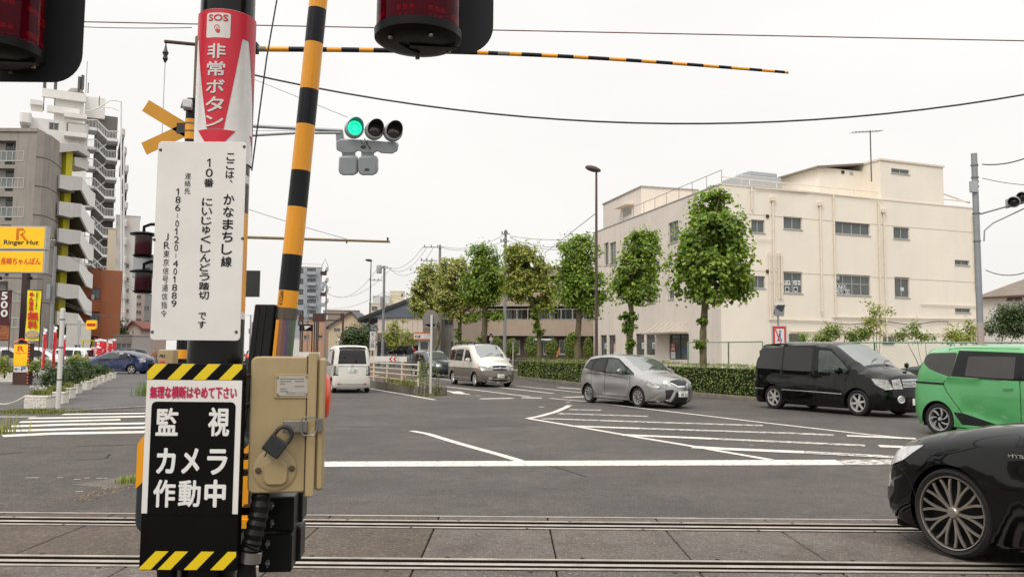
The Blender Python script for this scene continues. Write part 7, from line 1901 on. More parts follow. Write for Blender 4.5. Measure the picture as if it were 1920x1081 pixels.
weeds('grass','rough grass strip between planters and crosswalk',[(p.x,p.y+.2,.0) for p in sp_l],.09,150,seed=10,wide=.28,cat='grass',mat=lm_grass)
p=G(238,905);weeds('grass','small green weed tuft beside the crossing post',[(p.x,p.y,0),(p.x+.06,p.y+.3,0)],.10,60,mat=lm_hedge,seed=12,wide=.05,cat='grass')
p=G(2,812);weeds('grass','grass tuft at the left edge of the crosswalk',[(p.x-.15,p.y,0)],.35,160,mat=lm_olive,seed=13,wide=.2,cat='grass')
p=G(268,742);weeds('grass','bushy grass clump right of the forecourt beside the notice board',[(p.x+.25,p.y,0),(p.x+.5,p.y+.3,0)],.55,300,mat=lm_young,seed=14,wide=.22,cat='grass')

# ---------------------------------------------------------------- left forecourt: planters, flags, signs
m_planter=M('planter_white',C(228,222,212,.9),.85,var=.12,scale=6,bump=.4,bscale=30,streak=.2)
def planter(c,dirv,label,w=.64,dp=.42,h=.34,tuft=True,seed=1):
 U=Vector((dirv[0],dirv[1],0)).normalized();fr=Frame(Vector((c.x,c.y,c.z)),U);t=thing('planter',c,label,'planter','white stone faced planters');r=random.Random(seed)
 q=MB();fr.box(q,-w/2+.02,0,w/2-.02,h-.05,-dp+.02,-.02);fr.box(q,-w/2,h-.05,w/2,h,-dp,0);q.build('trough',m_planter,t,bevel=.008)
 for row in range(5):
  v=.01+row*(h-.07)/5;u=-w/2+.015-(.06 if row % 2 else 0)
  while u<w/2-.02:
   l_=r.uniform(.10,.17);a,b=max(u,-w/2+.015),min(u+l_,w/2-.015)
   if b-a>.03:
    q=MB();fr.box(q,a,v,b-.008,v+(h-.07)/5-.008,-.02,r.uniform(-.004,.012));q.build('stone',m_planter,t,smooth=0)
   u+=l_
 q=MB();fr.box(q,-w/2+.04,h-.08,w/2-.04,h-.02,-dp+.04,-.04);q.build('soil',M('soil'),t)
 if tuft:
  g=weeds('foliage',None,[tuple(fr.at(x,h-.02,-dp/2)) for x in (-w*.25,0,w*.25)],.22,90,seed=seed,wide=.07,cat=None,mat=lm_grass);g['kind']='stuff'
  for k in ('label','category'):
   if k in g:del g[k]
  iv=ROOTM[t.name].inverted()
  g.data.transform(iv);g.parent=t
 return t
PL=[(66,766),(97,757),(113,747),(128,738),(142,731),(155,726),(167,721),(178,716.5),(188,713),(197,710)]
names=['nearest white planter of the row with a dry grass tuft','second white planter from the near end of the row','third white planter just left of the white pole','fourth white planter just right of the white pole','fifth white planter from the near end','sixth white planter from the near end','seventh white planter from the near end','third white planter from the far end of the row','second white planter from the far end of the row','farthest white planter of the row near the blue car']
for i,((x,y),nm) in enumerate(zip(PL,names)):
 g=G(x,y,.02);sc=1 if i<4 else 1.35
 planter(g,(1,-.05 if i==0 else .1),nm,w=.64*sc,seed=70+i)
for i,(x,y,lb) in enumerate(((8,716,'white planter at the left edge behind the chain'),(36,713,'white planter left of the small yellow sign base'),(70,701,'small white planter behind the shrubs right of the yellow sign'))):
 planter(G(x,y,.02),(1,0),lb,w=1.1,h=.45,seed=85+i)
for i,(bl,d,lb,mt_,n_) in enumerate((([(98,700,16,22),(90,716,14,16),(112,705,14,18)],25,'reddish dark shrub behind the nearest planters',lm_dark,1800),([(135,690,20,18),(150,700,18,16),(125,705,14,18)],29,'dark leafy shrub right of the white pole',lm_dark,2000),([(170,695,22,12),(190,690,14,12),(160,685,16,10)],33,'dark shrub hiding the front of the blue car',lm_dark,1800),([(150,672,14,8),(135,676,12,8)],40,'light green shrub behind the row of planters',lm_olive,700),([(65,685,14,12),(80,680,12,14)],36,'green shrub right of the small yellow sign',lm_hedge,900),([(5,680,16,16),(12,692,14,8)],36,'green shrub at the left edge over the planter',lm_olive,900))):
 bush('forecourt_shrub',lb,bl,d,mt_,n_,.085*d/30,group='shrubs behind the planters',seed=90+i,clump=.09,base_z=.3)
r_=np.random.default_rng(77);fp=[];
pos=np.array([tuple(P(75+r_.normal()*7,727+r_.normal()*3,23.5)) for i in range(90)]);fw=thing('white_flowers',G(75,738),'small white flowers beside the nearest planters','flowers');leaf_mesh('blossoms',pos,r_.normal(size=(90,3))+[0,-.6,.5],.05,M('petal_white',C(235,232,228,.9),.6,var=0),fw,shape='oval',seed=5)
# white pole
g=G(108.5,768,.02);wp=thing('white_pole',g,'plain white steel pole standing between the planters','pole');tp=P(117-5,580,g.y);q=MB();q.cyl(g,(g.x,g.y,tp.z),.058,n=16);q.lathe([(.058,0),(.05,.03),(0,.04)],(g.x,g.y,tp.z),(0,0,1),16);q.build('tube',M('pole_white',C(226,224,220,.8),.4,var=.05,streak=.2),wp)
for yy in (.3,.62,.9):q=MB();z=g.z+(tp.z-g.z)*yy;q.lathe([(.060,-.02),(.062,-.02),(.062,.02),(.060,.02)],(g.x,g.y,z),(0,0,1),16);q.build('band',m_bolt,wp)
a,b=P(-15,753,22),P(46,743,22);ch=thing('rope',a,'sagging white rope barrier at the left edge','rope');q=MB();pts=[a.lerp(b,t_)-Vector((0,0,.12*4*t_*(1-t_))) for t_ in np.linspace(0,1,12)];q.tube(pts,.022,6);q.build('strand',m_rail,ch)
# restaurant pylon
pyl=thing('restaurant_pylon',GD(38,46),'tall yellow restaurant pylon sign with two lit yellow panels on a brown post','sign')
fy=Frame(P(-40,600,46),(1,0,0));m_ysign=M('sign_yellow',C(252,194,14,.95),.35,var=.02,emit=.12);m_brn=M('pylon_brown',C(72,50,48,.55),.5,var=.1)
for (x0,y0,x1,y1) in ((-38,424,88,467),(-38,469.5,85,511)):
 r4=fy.rect(x0,y1,x1,y0);q=MB();fy.box(q,*r4,-.4,0);pn=q.build('sign_case',m_frame,pyl,bevel=.01);r5=(r4[0]+.06,r4[1]+.06,r4[2]-.1,r4[3]-.06);q=MB();fy.box(q,*r5,.001,.012);q.build('sign_face',m_ysign,pn)
q=MB();text(q,'Ringer Hut',fy,fy.rect(7,461,73,450),n=.02,bold=.035);q.build('lettering',M('print_dark_grey',C(74,60,42,.6),.5,var=0),pyl)
mo=M('print_orange',C(232,96,20,.85),.5,var=0)
for off in (0,.055,.11):      # triple line letter R
 fo=fy.rect(31,450,51,428);w_,h_=fo[2]-fo[0],fo[3]-fo[1];L0=fo[0]+off;q=MB()
 q.tube([fy.at(L0,fo[1],.022),fy.at(L0,fo[3]-off,.022),fy.at(L0+w_*.55,fo[3]-off,.022),fy.at(L0+w_*.85-off,fo[3]-h_*.25 ,.022),fy.at(L0+w_*.55,fo[1]+h_*.48+off,.022),fy.at(L0+w_*.35,fo[1]+h_*.48+off*.5,.022),fy.at(L0+w_*.85,fo[1],.022)],.018,4);q.build('letter_stroke',mo,pyl)
q=MB();text(q,'長崎ちゃんぽん',fy,fy.rect(1,496,77,483),n=.02,bold=.03);q.build('lettering',mo,pyl)
gb=GD(38,46);q=MB();z_=P(38,511,46.2).z;q.box((gb.x-.16,46.02,0),(gb.x+.16,46.35,z_));q.build('post',m_brn,pyl,bevel=.02)
q=MB();q.cyl(P(-5,520,46.1),P(80,523,46.1),.03,n=6);q.build('spot_bar',m_brn,pyl)
for x in (3,60):q=MB();p=P(x,518,46);q.lathe([(.02,0),(.05,.05),(.11,.16),(0,.16)],p,(0,-.5,-.5),10);q.build('spotlight',m_brn,pyl)
def banner(label,x0,y0,x1,y1,d,mat,prints,name='banner'):
 fb_=Frame(P(x0,y1,d),(1,0,0));u,v=fb_.px(x1,y0);t=thing(name,fb_.at(u/2,0),label,'banner');q=MB();n=6
 vs=[fb_.at(u*i/n,v*j/8,.03*math.sin(j*1.1+i*.5)) for j in range(9) for i in range(n+1)];q.add(vs,[(j*7+i,j*7+i+1,(j+1)*7+i+1,(j+1)*7+i) for j in range(8) for i in range(n)]);q.build('cloth',mat,t)
 for s,r4,mt_,bd,vert in prints:
  q=MB();text(q,s,fb_,fb_.rect(*r4),n=.05,bold=bd,vertical=vert);q.build('lettering',mt_,t)
 q=MB();q.cyl(fb_.at(-.05,v+.02),fb_.at(u+.05,v+.02),.02,n=6);q.build('bar',m_brn,t)
 for e in (0,u):q=MB();pp_=fb_.at(e,0,-.06);q.cyl((pp_.x,pp_.y,0),(pp_.x,pp_.y,fb_.at(0,v).z+.05),.025,n=6);q.build('banner_pole',m_brn,t)
 return t,fb_
mw_=M('print_white');m_redp=M('print_red2',C(214,40,28,.85),.5,var=0)
b1,f1=banner('dark red banner with large white price figures 500 and a food picture',-24,545,21,638,44.8,M('banner_darkred',C(96,36,40,.6),.6,var=.15,scale=2),[('5',(3,562,16,547),mw_,.05,False),('0',(2,578,16,564),mw_,.05,False),('0',(2,594,16,580),mw_,.05,False)])
q=MB();r4=f1.rect(-22,636,19,610);f1.box(q,*r4,.045,.05);q.build('food_picture',M('food_print',C(170,100,60,.7),.6,var=.7,scale=6),b1)
b2,f2b=banner('yellow banner with red and black noodle lettering and a bowl picture',47,544,77.5,638,44.4,M('banner_yellow',C(244,224,20,.9),.5,var=.04),[('めん増量',(54,582,65,547),m_redp,.02,True),('長崎ちゃんぽん',(67,580,72,547),m_ink,.02,True),('無',(52,600,73,584),m_redp,.05,False),('料',(52,616,71,601),m_redp,.05,False)])
q=MB();r4=f2b.rect(47,638,75,616);c_=f2b.at((r4[0]+r4[2])/2,(r4[1]+r4[3])/2,.045);q.prism([(.5*(r4[0]+r4[2])+.38*math.cos(t_),.5*(r4[1]+r4[3])+.22*math.sin(t_)) for t_ in np.linspace(0,6.28,20)[:-1]],.01,f2b,.045);q.build('bowl_rim',M('bowl_blue',C(150,170,190,.8),.5,var=.1),b2)
q=MB();q.prism([(.5*(r4[0]+r4[2])+.33*math.cos(t_),.5*(r4[1]+r4[3])+.16*math.sin(t_)) for t_ in np.linspace(0,6.28,20)[:-1]],.01,f2b,.057);q.build('bowl_food',M('food_print2',C(205,170,120,.8),.5,var=.4,scale=12),b2)
# small yellow entrance sign with red lamps
fs=Frame(GD(24,36),(1,-.15,0));r4=fs.rect(24,697,54,643);st=thing('parking_sign',fs.at((r4[0]+r4[2])/2,0),'small yellow parking entrance sign edged with red bulbs','sign')
q=MB();fs.box(q,r4[0],0.02,r4[2],r4[3],-.35,0);q.build('case',M('sign_case_dark',C(90,60,50,.6),.6),st);e_=fs.rect(25,685,53,645);q=MB();fs.box(q,*e_,.001,.01);q.build('sign_face',m_ysign,st);e_=fs.rect(25,697,53,686);q=MB();fs.box(q,e_[0],max(e_[1],.03),e_[2],e_[3],.001,.01);q.build('sign_face',m_white_s,st)
q=MB();text(q,'R',fs,fs.rect(33,658,46,648),n=.02,bold=.05);text(q,'Ringer Hut',fs,fs.rect(30,663,49,660.5),n=.02,bold=.02);q.build('lettering',mo,st);q=MB();text(q,'P',fs,fs.rect(40,695,48,687),n=.02,bold=.03);text(q,'←',fs,fs.rect(27,694,38,689),n=.02,bold=.02);q.build('lettering',M('print_blue',C(60,70,160,.8),.5,var=0),st)
lam=M('bulb_red',(0.9,.12,.03,1),.3,var=0,emit=.8)
for i in range(14):q=MB();p=fs.at(r4[2]+.03,.1+(r4[3]-.1)*i/13,0);q.lathe([(0,-.03),(.03,0),(0,.03)],p,(0,0,1),6);q.build('bulb',lam,st)
for i in range(10):q=MB();k_=i/9;p=fs.at(r4[0]+(r4[2]-r4[0])*k_,r4[3]+.05+.14*(1-abs(2*k_-1)),0);q.lathe([(0,-.03),(.03,0),(0,.03)],p,(0,0,1),6);q.build('bulb',lam,st)
sm=thing('shop_sign',P(170,616,80),'small yellow illuminated shop sign on a bracket before the terracotta block','sign');f_=Frame(P(161,617,80),(1,0,0));u,v=f_.px(180,600);q=MB();q.prism(rrect(0,0,u,v,.15),-.3,f_);q.build('sign_face',m_ysign,sm);q=MB();f_.box(q,-.9,-.8,-.6,v,-.2,-.1);f_.box(q,-.6,v*.4,0,v*.5,-.2,-.1);pz=f_.at(-.75,0,-.15);q.cyl((pz.x,pz.y,0),(pz.x,pz.y,pz.z),.05,n=6);q.build('bracket',m_frame,sm)
q=MB();r4=f_.rect(163,611,179,606);q.prism(rrect(*r4,.04),.02,f_,.0);q.build('sign_stripe',m_redp,sm)
# red nobori flags
mf_=M('flag_red',C(214,40,48,.85),.7,var=.15,scale=3);mfw=M('flag_white',C(240,236,234,.9),.7,var=.04)
def nobori(x,ytop,ybot,w,d,label,group,txt='ちゃんぽん',yaw=.9):
 g=G(x,ybot) if False else GD(x,d);tpz=P(x,ytop,d).z;bz_=P(x,ybot,d).z;t=thing('advertising_flag',(g.x,g.y,0),label,'flag',group);q=MB();q.cyl((g.x,g.y,0),(g.x,g.y,tpz+.08),.018,n=6);q.build('flag_pole',m_frame,t)
 fr=Frame((g.x+.03,g.y,max(bz_,.25)),(math.cos(yaw),-math.sin(yaw),0));H_=tpz-max(bz_,.25);ww=w
 for (v0,v1,mm) in ((0,H_*.86,mf_),(H_*.86,H_,mfw)):
  q=MB();n=4;vs=[fr.at(ww*i/n,v0+(v1-v0)*j/6,.05*math.sin(i*1.7+j)) for j in range(7) for i in range(5)];q.add(vs,[(j*5+i,j*5+i+1,(j+1)*5+i+1,(j+1)*5+i) for j in range(6) for i in range(4)]);q.build('flag_cloth',mm,t)
 q=MB();text(q,txt,fr,(ww*.25,H_*.08,ww*.75,H_*.82),n=.07,bold=.013,vertical=True);q.build('lettering',mfw,t)
for i,(x,yt,yb,lb) in enumerate(((80,616,690,'tallest of the three near red and white flags, left one'),(99,612,688,'middle of the three near red and white flags'),(116,628,684,'right of the three near flags, seen just behind the white pole'))):
 nobori(x,yt,yb,.5,34,lb,'red flags behind the shrubs',yaw=.95)
for i,(x,yt,yb,lb) in enumerate(((171,650,672,'lowest and nearest red flag left of the blue car'),(177,635,668,'leftmost tall red flag of the clustered group'),(184,636,668,'second tall red flag of the clustered group'),(194,640,668,'third tall red flag of the clustered group'),(202,635,667,'rightmost tall red flag above the blue car'))):
 nobori(x,yt,yb,.62+.1*(i==0),60+i,lb,'red flags behind the blue car',yaw=.15)

# ---------------------------------------------------------------- poles, signals and wires
m_galv=M('galvanised',C(168,172,176,.7),.5,metal=.35,var=.1,scale=2)
m_pole=M('concrete_pole',C(158,158,158,.66),.85,var=.1,scale=.8,streak=.2)
m_sig=M('signal_grey',C(176,182,186,.76),.45,var=.06,metal=.1)
m_sig_d=M('signal_dark',(0.02,0.022,0.02,1),.4,var=.1)
def pole(name,label,px_,d,ytop,r0,r1,mat,cat='pole',z0=0.0,group=None):
 g=GD(px_,d,z0);zt_=P(px_,ytop,d).z;t=thing(name,g,label,cat,group);q=MB();q.cyl(g,(g.x,g.y,zt_),r0,r1,n=16);q.build('shaft',mat,t,smooth=60);return t,g,zt_
# near traffic signal on a mast hidden beside the crossing post
DT=16.7
tsm,g,zt_=pole('signal_mast','grey signal mast with long double arm behind the crossing post',362,DT,98,.11,.10,m_galv,'signal mast')
a=P(366,231,DT);b=P(642,245,DT);q=MB();q.cyl(a,b,.038,n=8);q.build('arm',m_galv,tsm);a=P(366,260,DT);b=P(560,249,DT);q=MB();q.tube([a,b,P(640,249,DT)],.03,8);q.build('arm',m_galv,tsm)
for yy in (231,260,180,150):q=MB();p=P(362,yy,DT);q.lathe([(.125,-.03),(.13,-.03),(.13,.03),(.125,.03)],(g.x,g.y,p.z),(0,0,1),14);q.build('band',m_bolt,tsm)
ts=thing('traffic_signal',P(700,262,DT),'grey three lens traffic signal showing green on the arm','traffic signal')
def lens(c,dirv,r_,on,t,up=Vector((0,0,1))):
 dirv=Vector(dirv).normalized();q=MB();q.lathe([(r_*1.28,-.16),(r_*1.30,-.03),(r_*1.2,.02),(r_*1.02,.03)],c,dirv,24);q.lathe([(r_*1.28,-.16),(0,-.18)],c,dirv,24);hs_=q.build('lamp_housing',m_sig,t,smooth=50)
 q=MB();q.lathe([(r_,.015),(r_*.6,.045),(0,.055)],c,dirv,24);lo_=q.build('lens',on,t,smooth=60)
 # visor: a half open hood
 q=MB();s_=dirv.cross(up).normalized();u2=s_.cross(dirv).normalized();n=18;V=[]
 for i in range(n+1):
  a=R(-30)+R(240)*i/n;dd=s_*math.cos(a)+u2*math.sin(a);l_=.04+.24*max(0,.3+.7*math.sin(a));V+=[c+dd*r_*1.1+dirv*.01,c+dd*r_*1.12+dirv*l_,c+dd*r_*1.06+dirv*l_,c+dd*r_*1.04+dirv*.01]
 q.v=[tuple(v) for v in V]
 for i in range(n):
  o=i*4
  for (a_,b_,c_,d_),mi in (((0,4,5,1),0),((1,5,6,2),0),((2,6,7,3),1)):q.f.append((o+a_,o+b_,o+c_,o+d_));q.m.append(mi)
 q.build('visor',[m_sig,m_sig_d],t,smooth=50)
 return lo_
m_on=M('lens_green_lit',(0.0,0.75,0.42,1),.3,var=0,emit=1.0);m_off=M('lens_dark',(0.035,0.032,0.026,1),.15,var=.3,scale=20,coat=.6)
dsig=Vector((.34,-1,-.04))
for i,(x,y) in enumerate(((665,240),(703,243),(738,246))):
 c=P(x,y,DT-.1);lo_=lens(c,dsig,.15,m_on if i==0 else m_off,ts)
 if i==0:
  # led dots in rings
  ax=dsig.normalized();s_=ax.cross(Vector((0,0,1))).normalized();u2=s_.cross(ax)
  q=MB()
  for rr_,k in ((.03,6),(.055,11),(.08,16),(.105,21),(.13,26)):
   for j in range(k):a=6.283*j/k;p=c+(s_*math.cos(a)+u2*math.sin(a))*rr_+ax*(.058-rr_*.22);q.lathe([(.0045,0),(.004,.004),(0,.005)],p,ax,5)
  q.build('led_dots',M('led_dot',(.35,1.0,.8,1),.3,var=0,emit=1.2),lo_,kind='stuff')
# second head seen from behind/below and two pedestrian style boxes
fS_=Frame(P(630,285,DT+.15),(1,0,0),(0,-.30,.95));
def sigbox(nm,pl,n0,th,bev=.02,mat=m_sig,lab=None):
 q=MB();q.prism([fS_.px(x,y) for x,y in pl],th,fS_,n0);return q.build(nm,mat,ts,bevel=bev,label=lab)
sigbox('rear_housing',[(632,281),(631,265),(640,260),(744,267),(747,272),(744,284),(736,288),(716,287),(708,283),(702,287),(684,287),(672,282),(664,287),(645,287)],-.12,.2)
sigbox('side_housing',[(637,296),(640,292),(666,292),(671,297),(671,322),(667,328),(642,328),(636,321)],-.15,.26,.03);sigbox('side_housing',[(673,297),(677,292),(703,292),(708,297),(708,322),(703,328),(678,328),(673,322)],-.15,.26,.03)
sigbox('hanger',[(642,284),(666,284),(666,293),(642,293)],-.05,.1,.005);sigbox('hanger',[(678,284),(701,284),(701,293),(678,293)],-.05,.1,.005)
sigbox('maker_plate',[(678,272.5),(687,272.5),(687,278),(678,278)],.082,.005,0,M('maker_plate',C(90,90,84,.6),.5));sigbox('maker_plate',[(685.5,315),(694,315),(694,319),(685.5,319)],.112,.005,0,M('maker_plate'))
sigbox('clamp',[(630,245),(642,245),(644,262),(631,266)],-.1,.15,.01)
q=MB();q.tube([P(x,y,DT-.05) for x,y in ((683,260),(690,272),(694,280),(696,276))],.012,6);q.tube([P(x,y,DT-.05) for x,y in ((675,262),(680,270),(687,271),(690,262))],.008,5);q.build('signal_cable',m_sig_d,ts)
# rusty catenary pole with side arm
rp,g,zt_=pole('lineside_pole','weathered brown lineside pole with short rusty arm and hanging insulator',352,15.5,70,.085,.085,M('pole_rust',C(128,110,84,.6),.8,var=.25,scale=2,streak=.5))
q=MB();q.cyl(P(309,78,15.5),P(372,84,15.5),.035,n=8);q.build('arm',m_rust,rp)
q=MB();a=P(311,84,15.5);q.lathe([(.01,0),(.03,-.1),(.06,-.16),(.035,-.22),(.05,-.28),(.01,-.36)],a,(0,0,1),10);q.cyl(a,a+Vector((0,0,.08)),.012,n=5);q.build('insulator',m_sig_d,rp)
q=MB();q.cyl(a-Vector((0,0,.36)),(a.x,a.y,3.2),.006,n=4);q.build('down_wire',M('wire_grey',C(150,150,150,.6),.5),rp)
# opposite crossing post with crossbuck
DX=10.2
xp,g,zt_=pole('opposite_crossing_post','black and yellow striped crossing post across the track with a yellow crossbuck',341,DX,186,.066,.066,m_blackpaint,'post')
for ya,yb in ((262,224),(672,655)):
 q=MB();q.cyl((g.x,g.y,P(341,ya,DX).z),(g.x,g.y,P(341,yb,DX).z),.068,n=16);q.build('yellow_band',m_orange,xp)
cx_=P(348,241,DX-.08);m_xb=M('crossbuck_yellow',C(214,150,20,.8),.5,var=.06)
for x0,y0,x1,y1 in ((273,198,425,290),(270,279,428,206)):
 a,b=P(x0,y0,DX+.085),P(x1,y1,DX+.085);d_=(b-a).normalized();n_=Vector((0,1,0));w_=d_.cross(n_).normalized()*.083;q=MB();q.obox((a+b)/2,(b-a)/2,w_,n_*(.004));q.build('crossbuck_arm',m_xb,xp)
 if y1>y0:DX2=0
q=MB();q.obox(P(346,240,DX+.075),(.10,0,0),(0,.004,0),(0,0,.065));q.build('bracket_plate',m_sig_d,xp)
for yy in (232,246):q=MB();q.lathe([(.069,-.006),(.078,-.006),(.078,.006),(.069,.006)],(g.x,g.y,P(341,yy,DX).z),(0,0,1),16);q.build('u_bolt',m_bolt,xp)
q=MB();p=P(352,197,DX-.1);q.obox(p,(.05,.02,0),(-.03,.09,0),(0,0,.055));cm=q.build('camera_hood',M('camera_white',C(226,226,224,.8),.4,var=.03),xp,bevel=.01);q=MB();q.tube([P(340,203,DX-.09),P(344,190,DX-.1),P(350,189,DX-.08)],.015,6);q.build('camera_arm',m_bolt,xp)
ox=thing('opposite_alarm_lamp',P(266,478,DX-.1),'pair of dark red warning lamps on a grey box left of the white plate','warning light')
for yc,yt in ((478,440),(545,510)):
 c=P(268,yc,DX-.15);ht=P(268,yt,DX-.15).z-c.z;q=MB();q.lathe([(0,0),(.095,0),(.1,.01),(.1,ht),(0,ht)],c,(0,0,1),24);q.build('red_lens',M('lamp_red_dark',(0.035,0.003,0.008,1),.15,var=.3),ox)
 q=MB();q.lathe([(0,-.03),(.09,-.03),(.12,-.002),(0,0)],c,(0,0,1),24);q.build('lamp_base',m_hood,ox);q=MB();q.lathe([(0,ht),(.155,ht-.005),(.16,ht+.01),(.10,ht+.03),(0,ht+.04)],c,(0,0,1),24);q.tube([c+Vector((.0,0,ht+.03)),c+Vector((.0,0,ht+.10)),c+Vector((.08,0,ht+.13)),c+Vector((.42,0,ht+.13))],.02,8);q.build('lamp_cap',m_hood,ox)
fO=Frame(P(247,520,DX+.02),(1,0,0));u,v=fO.px(300,477);q=MB();fO.box(q,0,0,u,v,-.12,0);q.build('junction_case',M('case_grey',C(186,190,194,.75),.5,var=.05),ox,bevel=.01)
q=MB();fO.box(q,.16,v*.3,.22,v*.42,.001,.004);q.build('maker_plate',M('maker_plate'),ox)
fO=Frame(P(455,556,DX-.1),(1,0,0));u,v=fO.px(487,507);bb_=thing('signal_backboard',fO.at(u/2,0),'small square black backboard peeking out right of the white plate','signal board');q=MB();fO.box(q,0,0,u,v,-.03,0);q.build('plate',m_sig_d,bb_);q=MB();q.tube([fO.at(.02,v/2,-.03),Vector((P(350,530,DX).x,DX,fO.at(0,v/2).z))],.02,6);q.build('support_tube',m_hood,bb_)
# little beige box and orange rod foot by the opposite post
fO=Frame(P(296,684,DX-.5),(1,0,0));u,v=fO.px(325,655);ob=thing('opposite_control_box',(fO.at(u/2,0).x,DX-.4,0),'small beige control box across the track just left of the post','control box');q=MB();fO.box(q,0,0,u,v,-.16,0);q.build('case',m_beige,ob,bevel=.01);q=MB();fO.box(q,u*.3,-fO.O.z,u*.7,0,-.12,-.06);q.build('leg',m_blackpaint,ob);q=MB();text(q,'PB3',fO,fO.rect(299,670,310,664),n=.002,bold=.02);q.build('lettering',m_ink,ob)
q=MB();q.lathe([(.035,0),(.03,.02),(0,.025)],fO.at(u*.3,v*.12,.0),fO.N,12);q.build('button',m_redp,ob)
# overhead striped clearance beam
DB_=9.2;a,b=P(478,92,DB_),P(1478,136,DB_+.6);cb_=thing('clearance_beam',a,'long thin yellow and black striped overhead bar spanning the road','barrier beam')
segs=[(478,498,'g'),(498,538,'o'),(538,570,'k'),(570,606,'k'),(606,632,'o'),(632,664,'k'),(664,690,'o'),(690,760,'k'),(760,800,'o'),(800,880,'k'),(880,900,'o'),(900,918,'k'),(918,940,'g'),(940,962,'o'),(962,1000,'k'),(1000,1030,'o'),(1030,1060,'k'),(1060,1088,'o'),(1088,1128,'k'),(1128,1160,'o'),(1160,1190,'k'),(1190,1218,'o'),(1218,1250,'k'),(1250,1278,'o'),(1278,1310,'k'),(1310,1340,'o'),(1340,1365,'k'),(1365,1400,'o'),(1400,1425,'k'),(1425,1450,'o'),(1450,1470,'k'),(1470,1478,'o')]
def beam_at(px_):t_=(px_-478)/1000.0;return a.lerp(b,t_)+Vector((0,0,.22*math.sin(math.pi*t_)*.35))
for x0,x1,k in segs:
 rr_=lambda x:.031-.014*(x-478)/1000;q=MB();q.cyl(beam_at(x0),beam_at(x1),rr_(x0),rr_(x1),n=12);q.build('band',{'o':m_orange,'k':M('rod_black'),'g':M('band_grey',C(150,146,130,.6),.6,var=.2)}[k],cb_)
g2=P(472,92,DB_+.0);cbm=thing('beam_mast',(P(420,400,DB_).x,DB_,0),'dark beam mast hidden behind the crossing post','mast');q=MB();q.cyl((cbm.location.x,DB_,0),(cbm.location.x,DB_,g2.z+.3),.07,n=12);q.build('shaft',m_hood,cbm);q=MB();q.cyl((cbm.location.x,DB_,g2.z),g2+Vector((.05,0,0)),.045,n=10);q.obox(g2+Vector((.02,0,.01)),(.05,0,0),(0,.05,0),(0,0,.055));q.build('clamp',m_hood,cbm)
# farther rusty beam
a2,b2=P(440,444,24),P(731,453,24);fb2=thing('rusty_overhead_beam',(a2.x,24,0),'thin rusty overhead bar farther down the road','barrier beam');q=MB();q.cyl(a2,b2,.045,.035,n=8);q.build('bar',M('bar_ochre',C(150,128,88,.65),.7,var=.3,scale=3),fb2);q=MB();q.cyl(P(727,453,24),P(727,445,24),.03,n=6);q.build('end_pin',m_rust,fb2);q=MB();q.cyl((a2.x,24,0),(a2.x,24,a2.z+.2),.07,n=10);q.build('mast',m_galv,fb2);q=MB();q.cyl(P(650,450,24),P(650,456,24),.025,n=6);q.build('hanger',m_rust,fb2)
# street lamps
def street_lamp(label,x,d,ytop,mat,headx,heady,hw,z0=.0):
 t,g,zt_=pole('street_lamp',label,x,d,ytop,.085,.05,mat,'street lamp',z0,'street lamps');q=MB();s=d/F_PX;h0=P(x,ytop,d);h1=P(headx,heady,d);q.tube([h0-Vector((0,0,.1)),h0,h1],.045,8);q.build('lamp_arm',mat,t)
 q=MB();q.lathe([(0,-.0),(.09,.03),(.17,.2),(.19,.45),(.13,.66),(.06,.76),(0,.78)],h1+(h1-h0).normalized()*(hw*.1),(h0-h1).normalized()*1.0,12);q.v=[(vx,vy,vz*.75+h1.z*.25) for vx,vy,vz in q.v];q.build('lamp_head',mat,t,smooth=60);return t
m_lampb=M('lamp_brown',C(112,92,84,.55),.6,var=.2,streak=.3)
street_lamp('tall brown street lamp in front of the cream building',1118,38,320,m_lampb,1100,313,.7,.12)
q_=M('lamp_black2',C(60,62,64,.5),.6)
street_lamp('dark slim street lamp beside the utility pole',692,88,488,q_,686,487,.6)
# utility poles
wires=thing('overhead_wires',(0,40,8),'several thin dark overhead cables crossing the pale sky','wires')
def wire(pts,r_=.012,mat=None,par=wires,name='cable'):
 q=MB();q.tube(pts,r_,5,cap=False);return q.build(name,mat or M('cable_dark',(0.03,0.03,0.032,1),.6,var=0),par,smooth=60)
def sag(a,b,s,n=24):return [a.lerp(b,t_)-Vector((0,0,4*s*t_*(1-t_))) for t_ in np.linspace(0,1,n)]
def util(label,x,d,ytop,arms,xf=None,r0=.17,z0=0.0):
 t,g,zt_=pole('utility_pole',label,x,d,ytop,r0,r0*.65,m_pole,'utility pole',z0,'utility poles');s=d/F_PX
 for (y,xl,xr) in arms:
  a=P(xl,y,d-.15);b=P(xr,y+.3,d-.15);q=MB();q.cyl(a,b,.05,n=6);q.build('crossarm',m_galv,t)
  for k in range(3):
   p=a.lerp(b,.08+.3*k);q=MB();q.lathe([(.03,0),(.06,.06),(.03,.12),(.055,.18),(0,.22)],p,(0,0,1),8);q.build('insulator',m_sig_d,t)
 if xf:
  q=MB();c=P(xf[0],xf[1],d-.2);q.lathe([(0,-.42),(.26,-.4),(.28,.35),(.2,.45),(0,.5)],c,(0,0,1),14);q.build('transformer',m_galv,t,smooth=50)
 q=MB();q.box((g.x-.3,g.y-.35,P(x,ytop+(661-ytop)*.42,d).z-.6),(g.x-.05,g.y-.18,P(x,ytop+(661-ytop)*.42,d).z+.5));q.build('cable_box',m_galv,t)
 return t
util('utility pole with drum transformer right of the slim dark lamp',717.5,84,498,[(502,708,734),(525,692,717)],(711,505))
util('utility pole rising behind the leftmost plane tree',822,74,459,[(463,793,834),(488,788,820)],None)
util('slim utility pole passing through the plane tree crowns',946,66,431,[(438,940,956),(452,938,955)],None,.15)
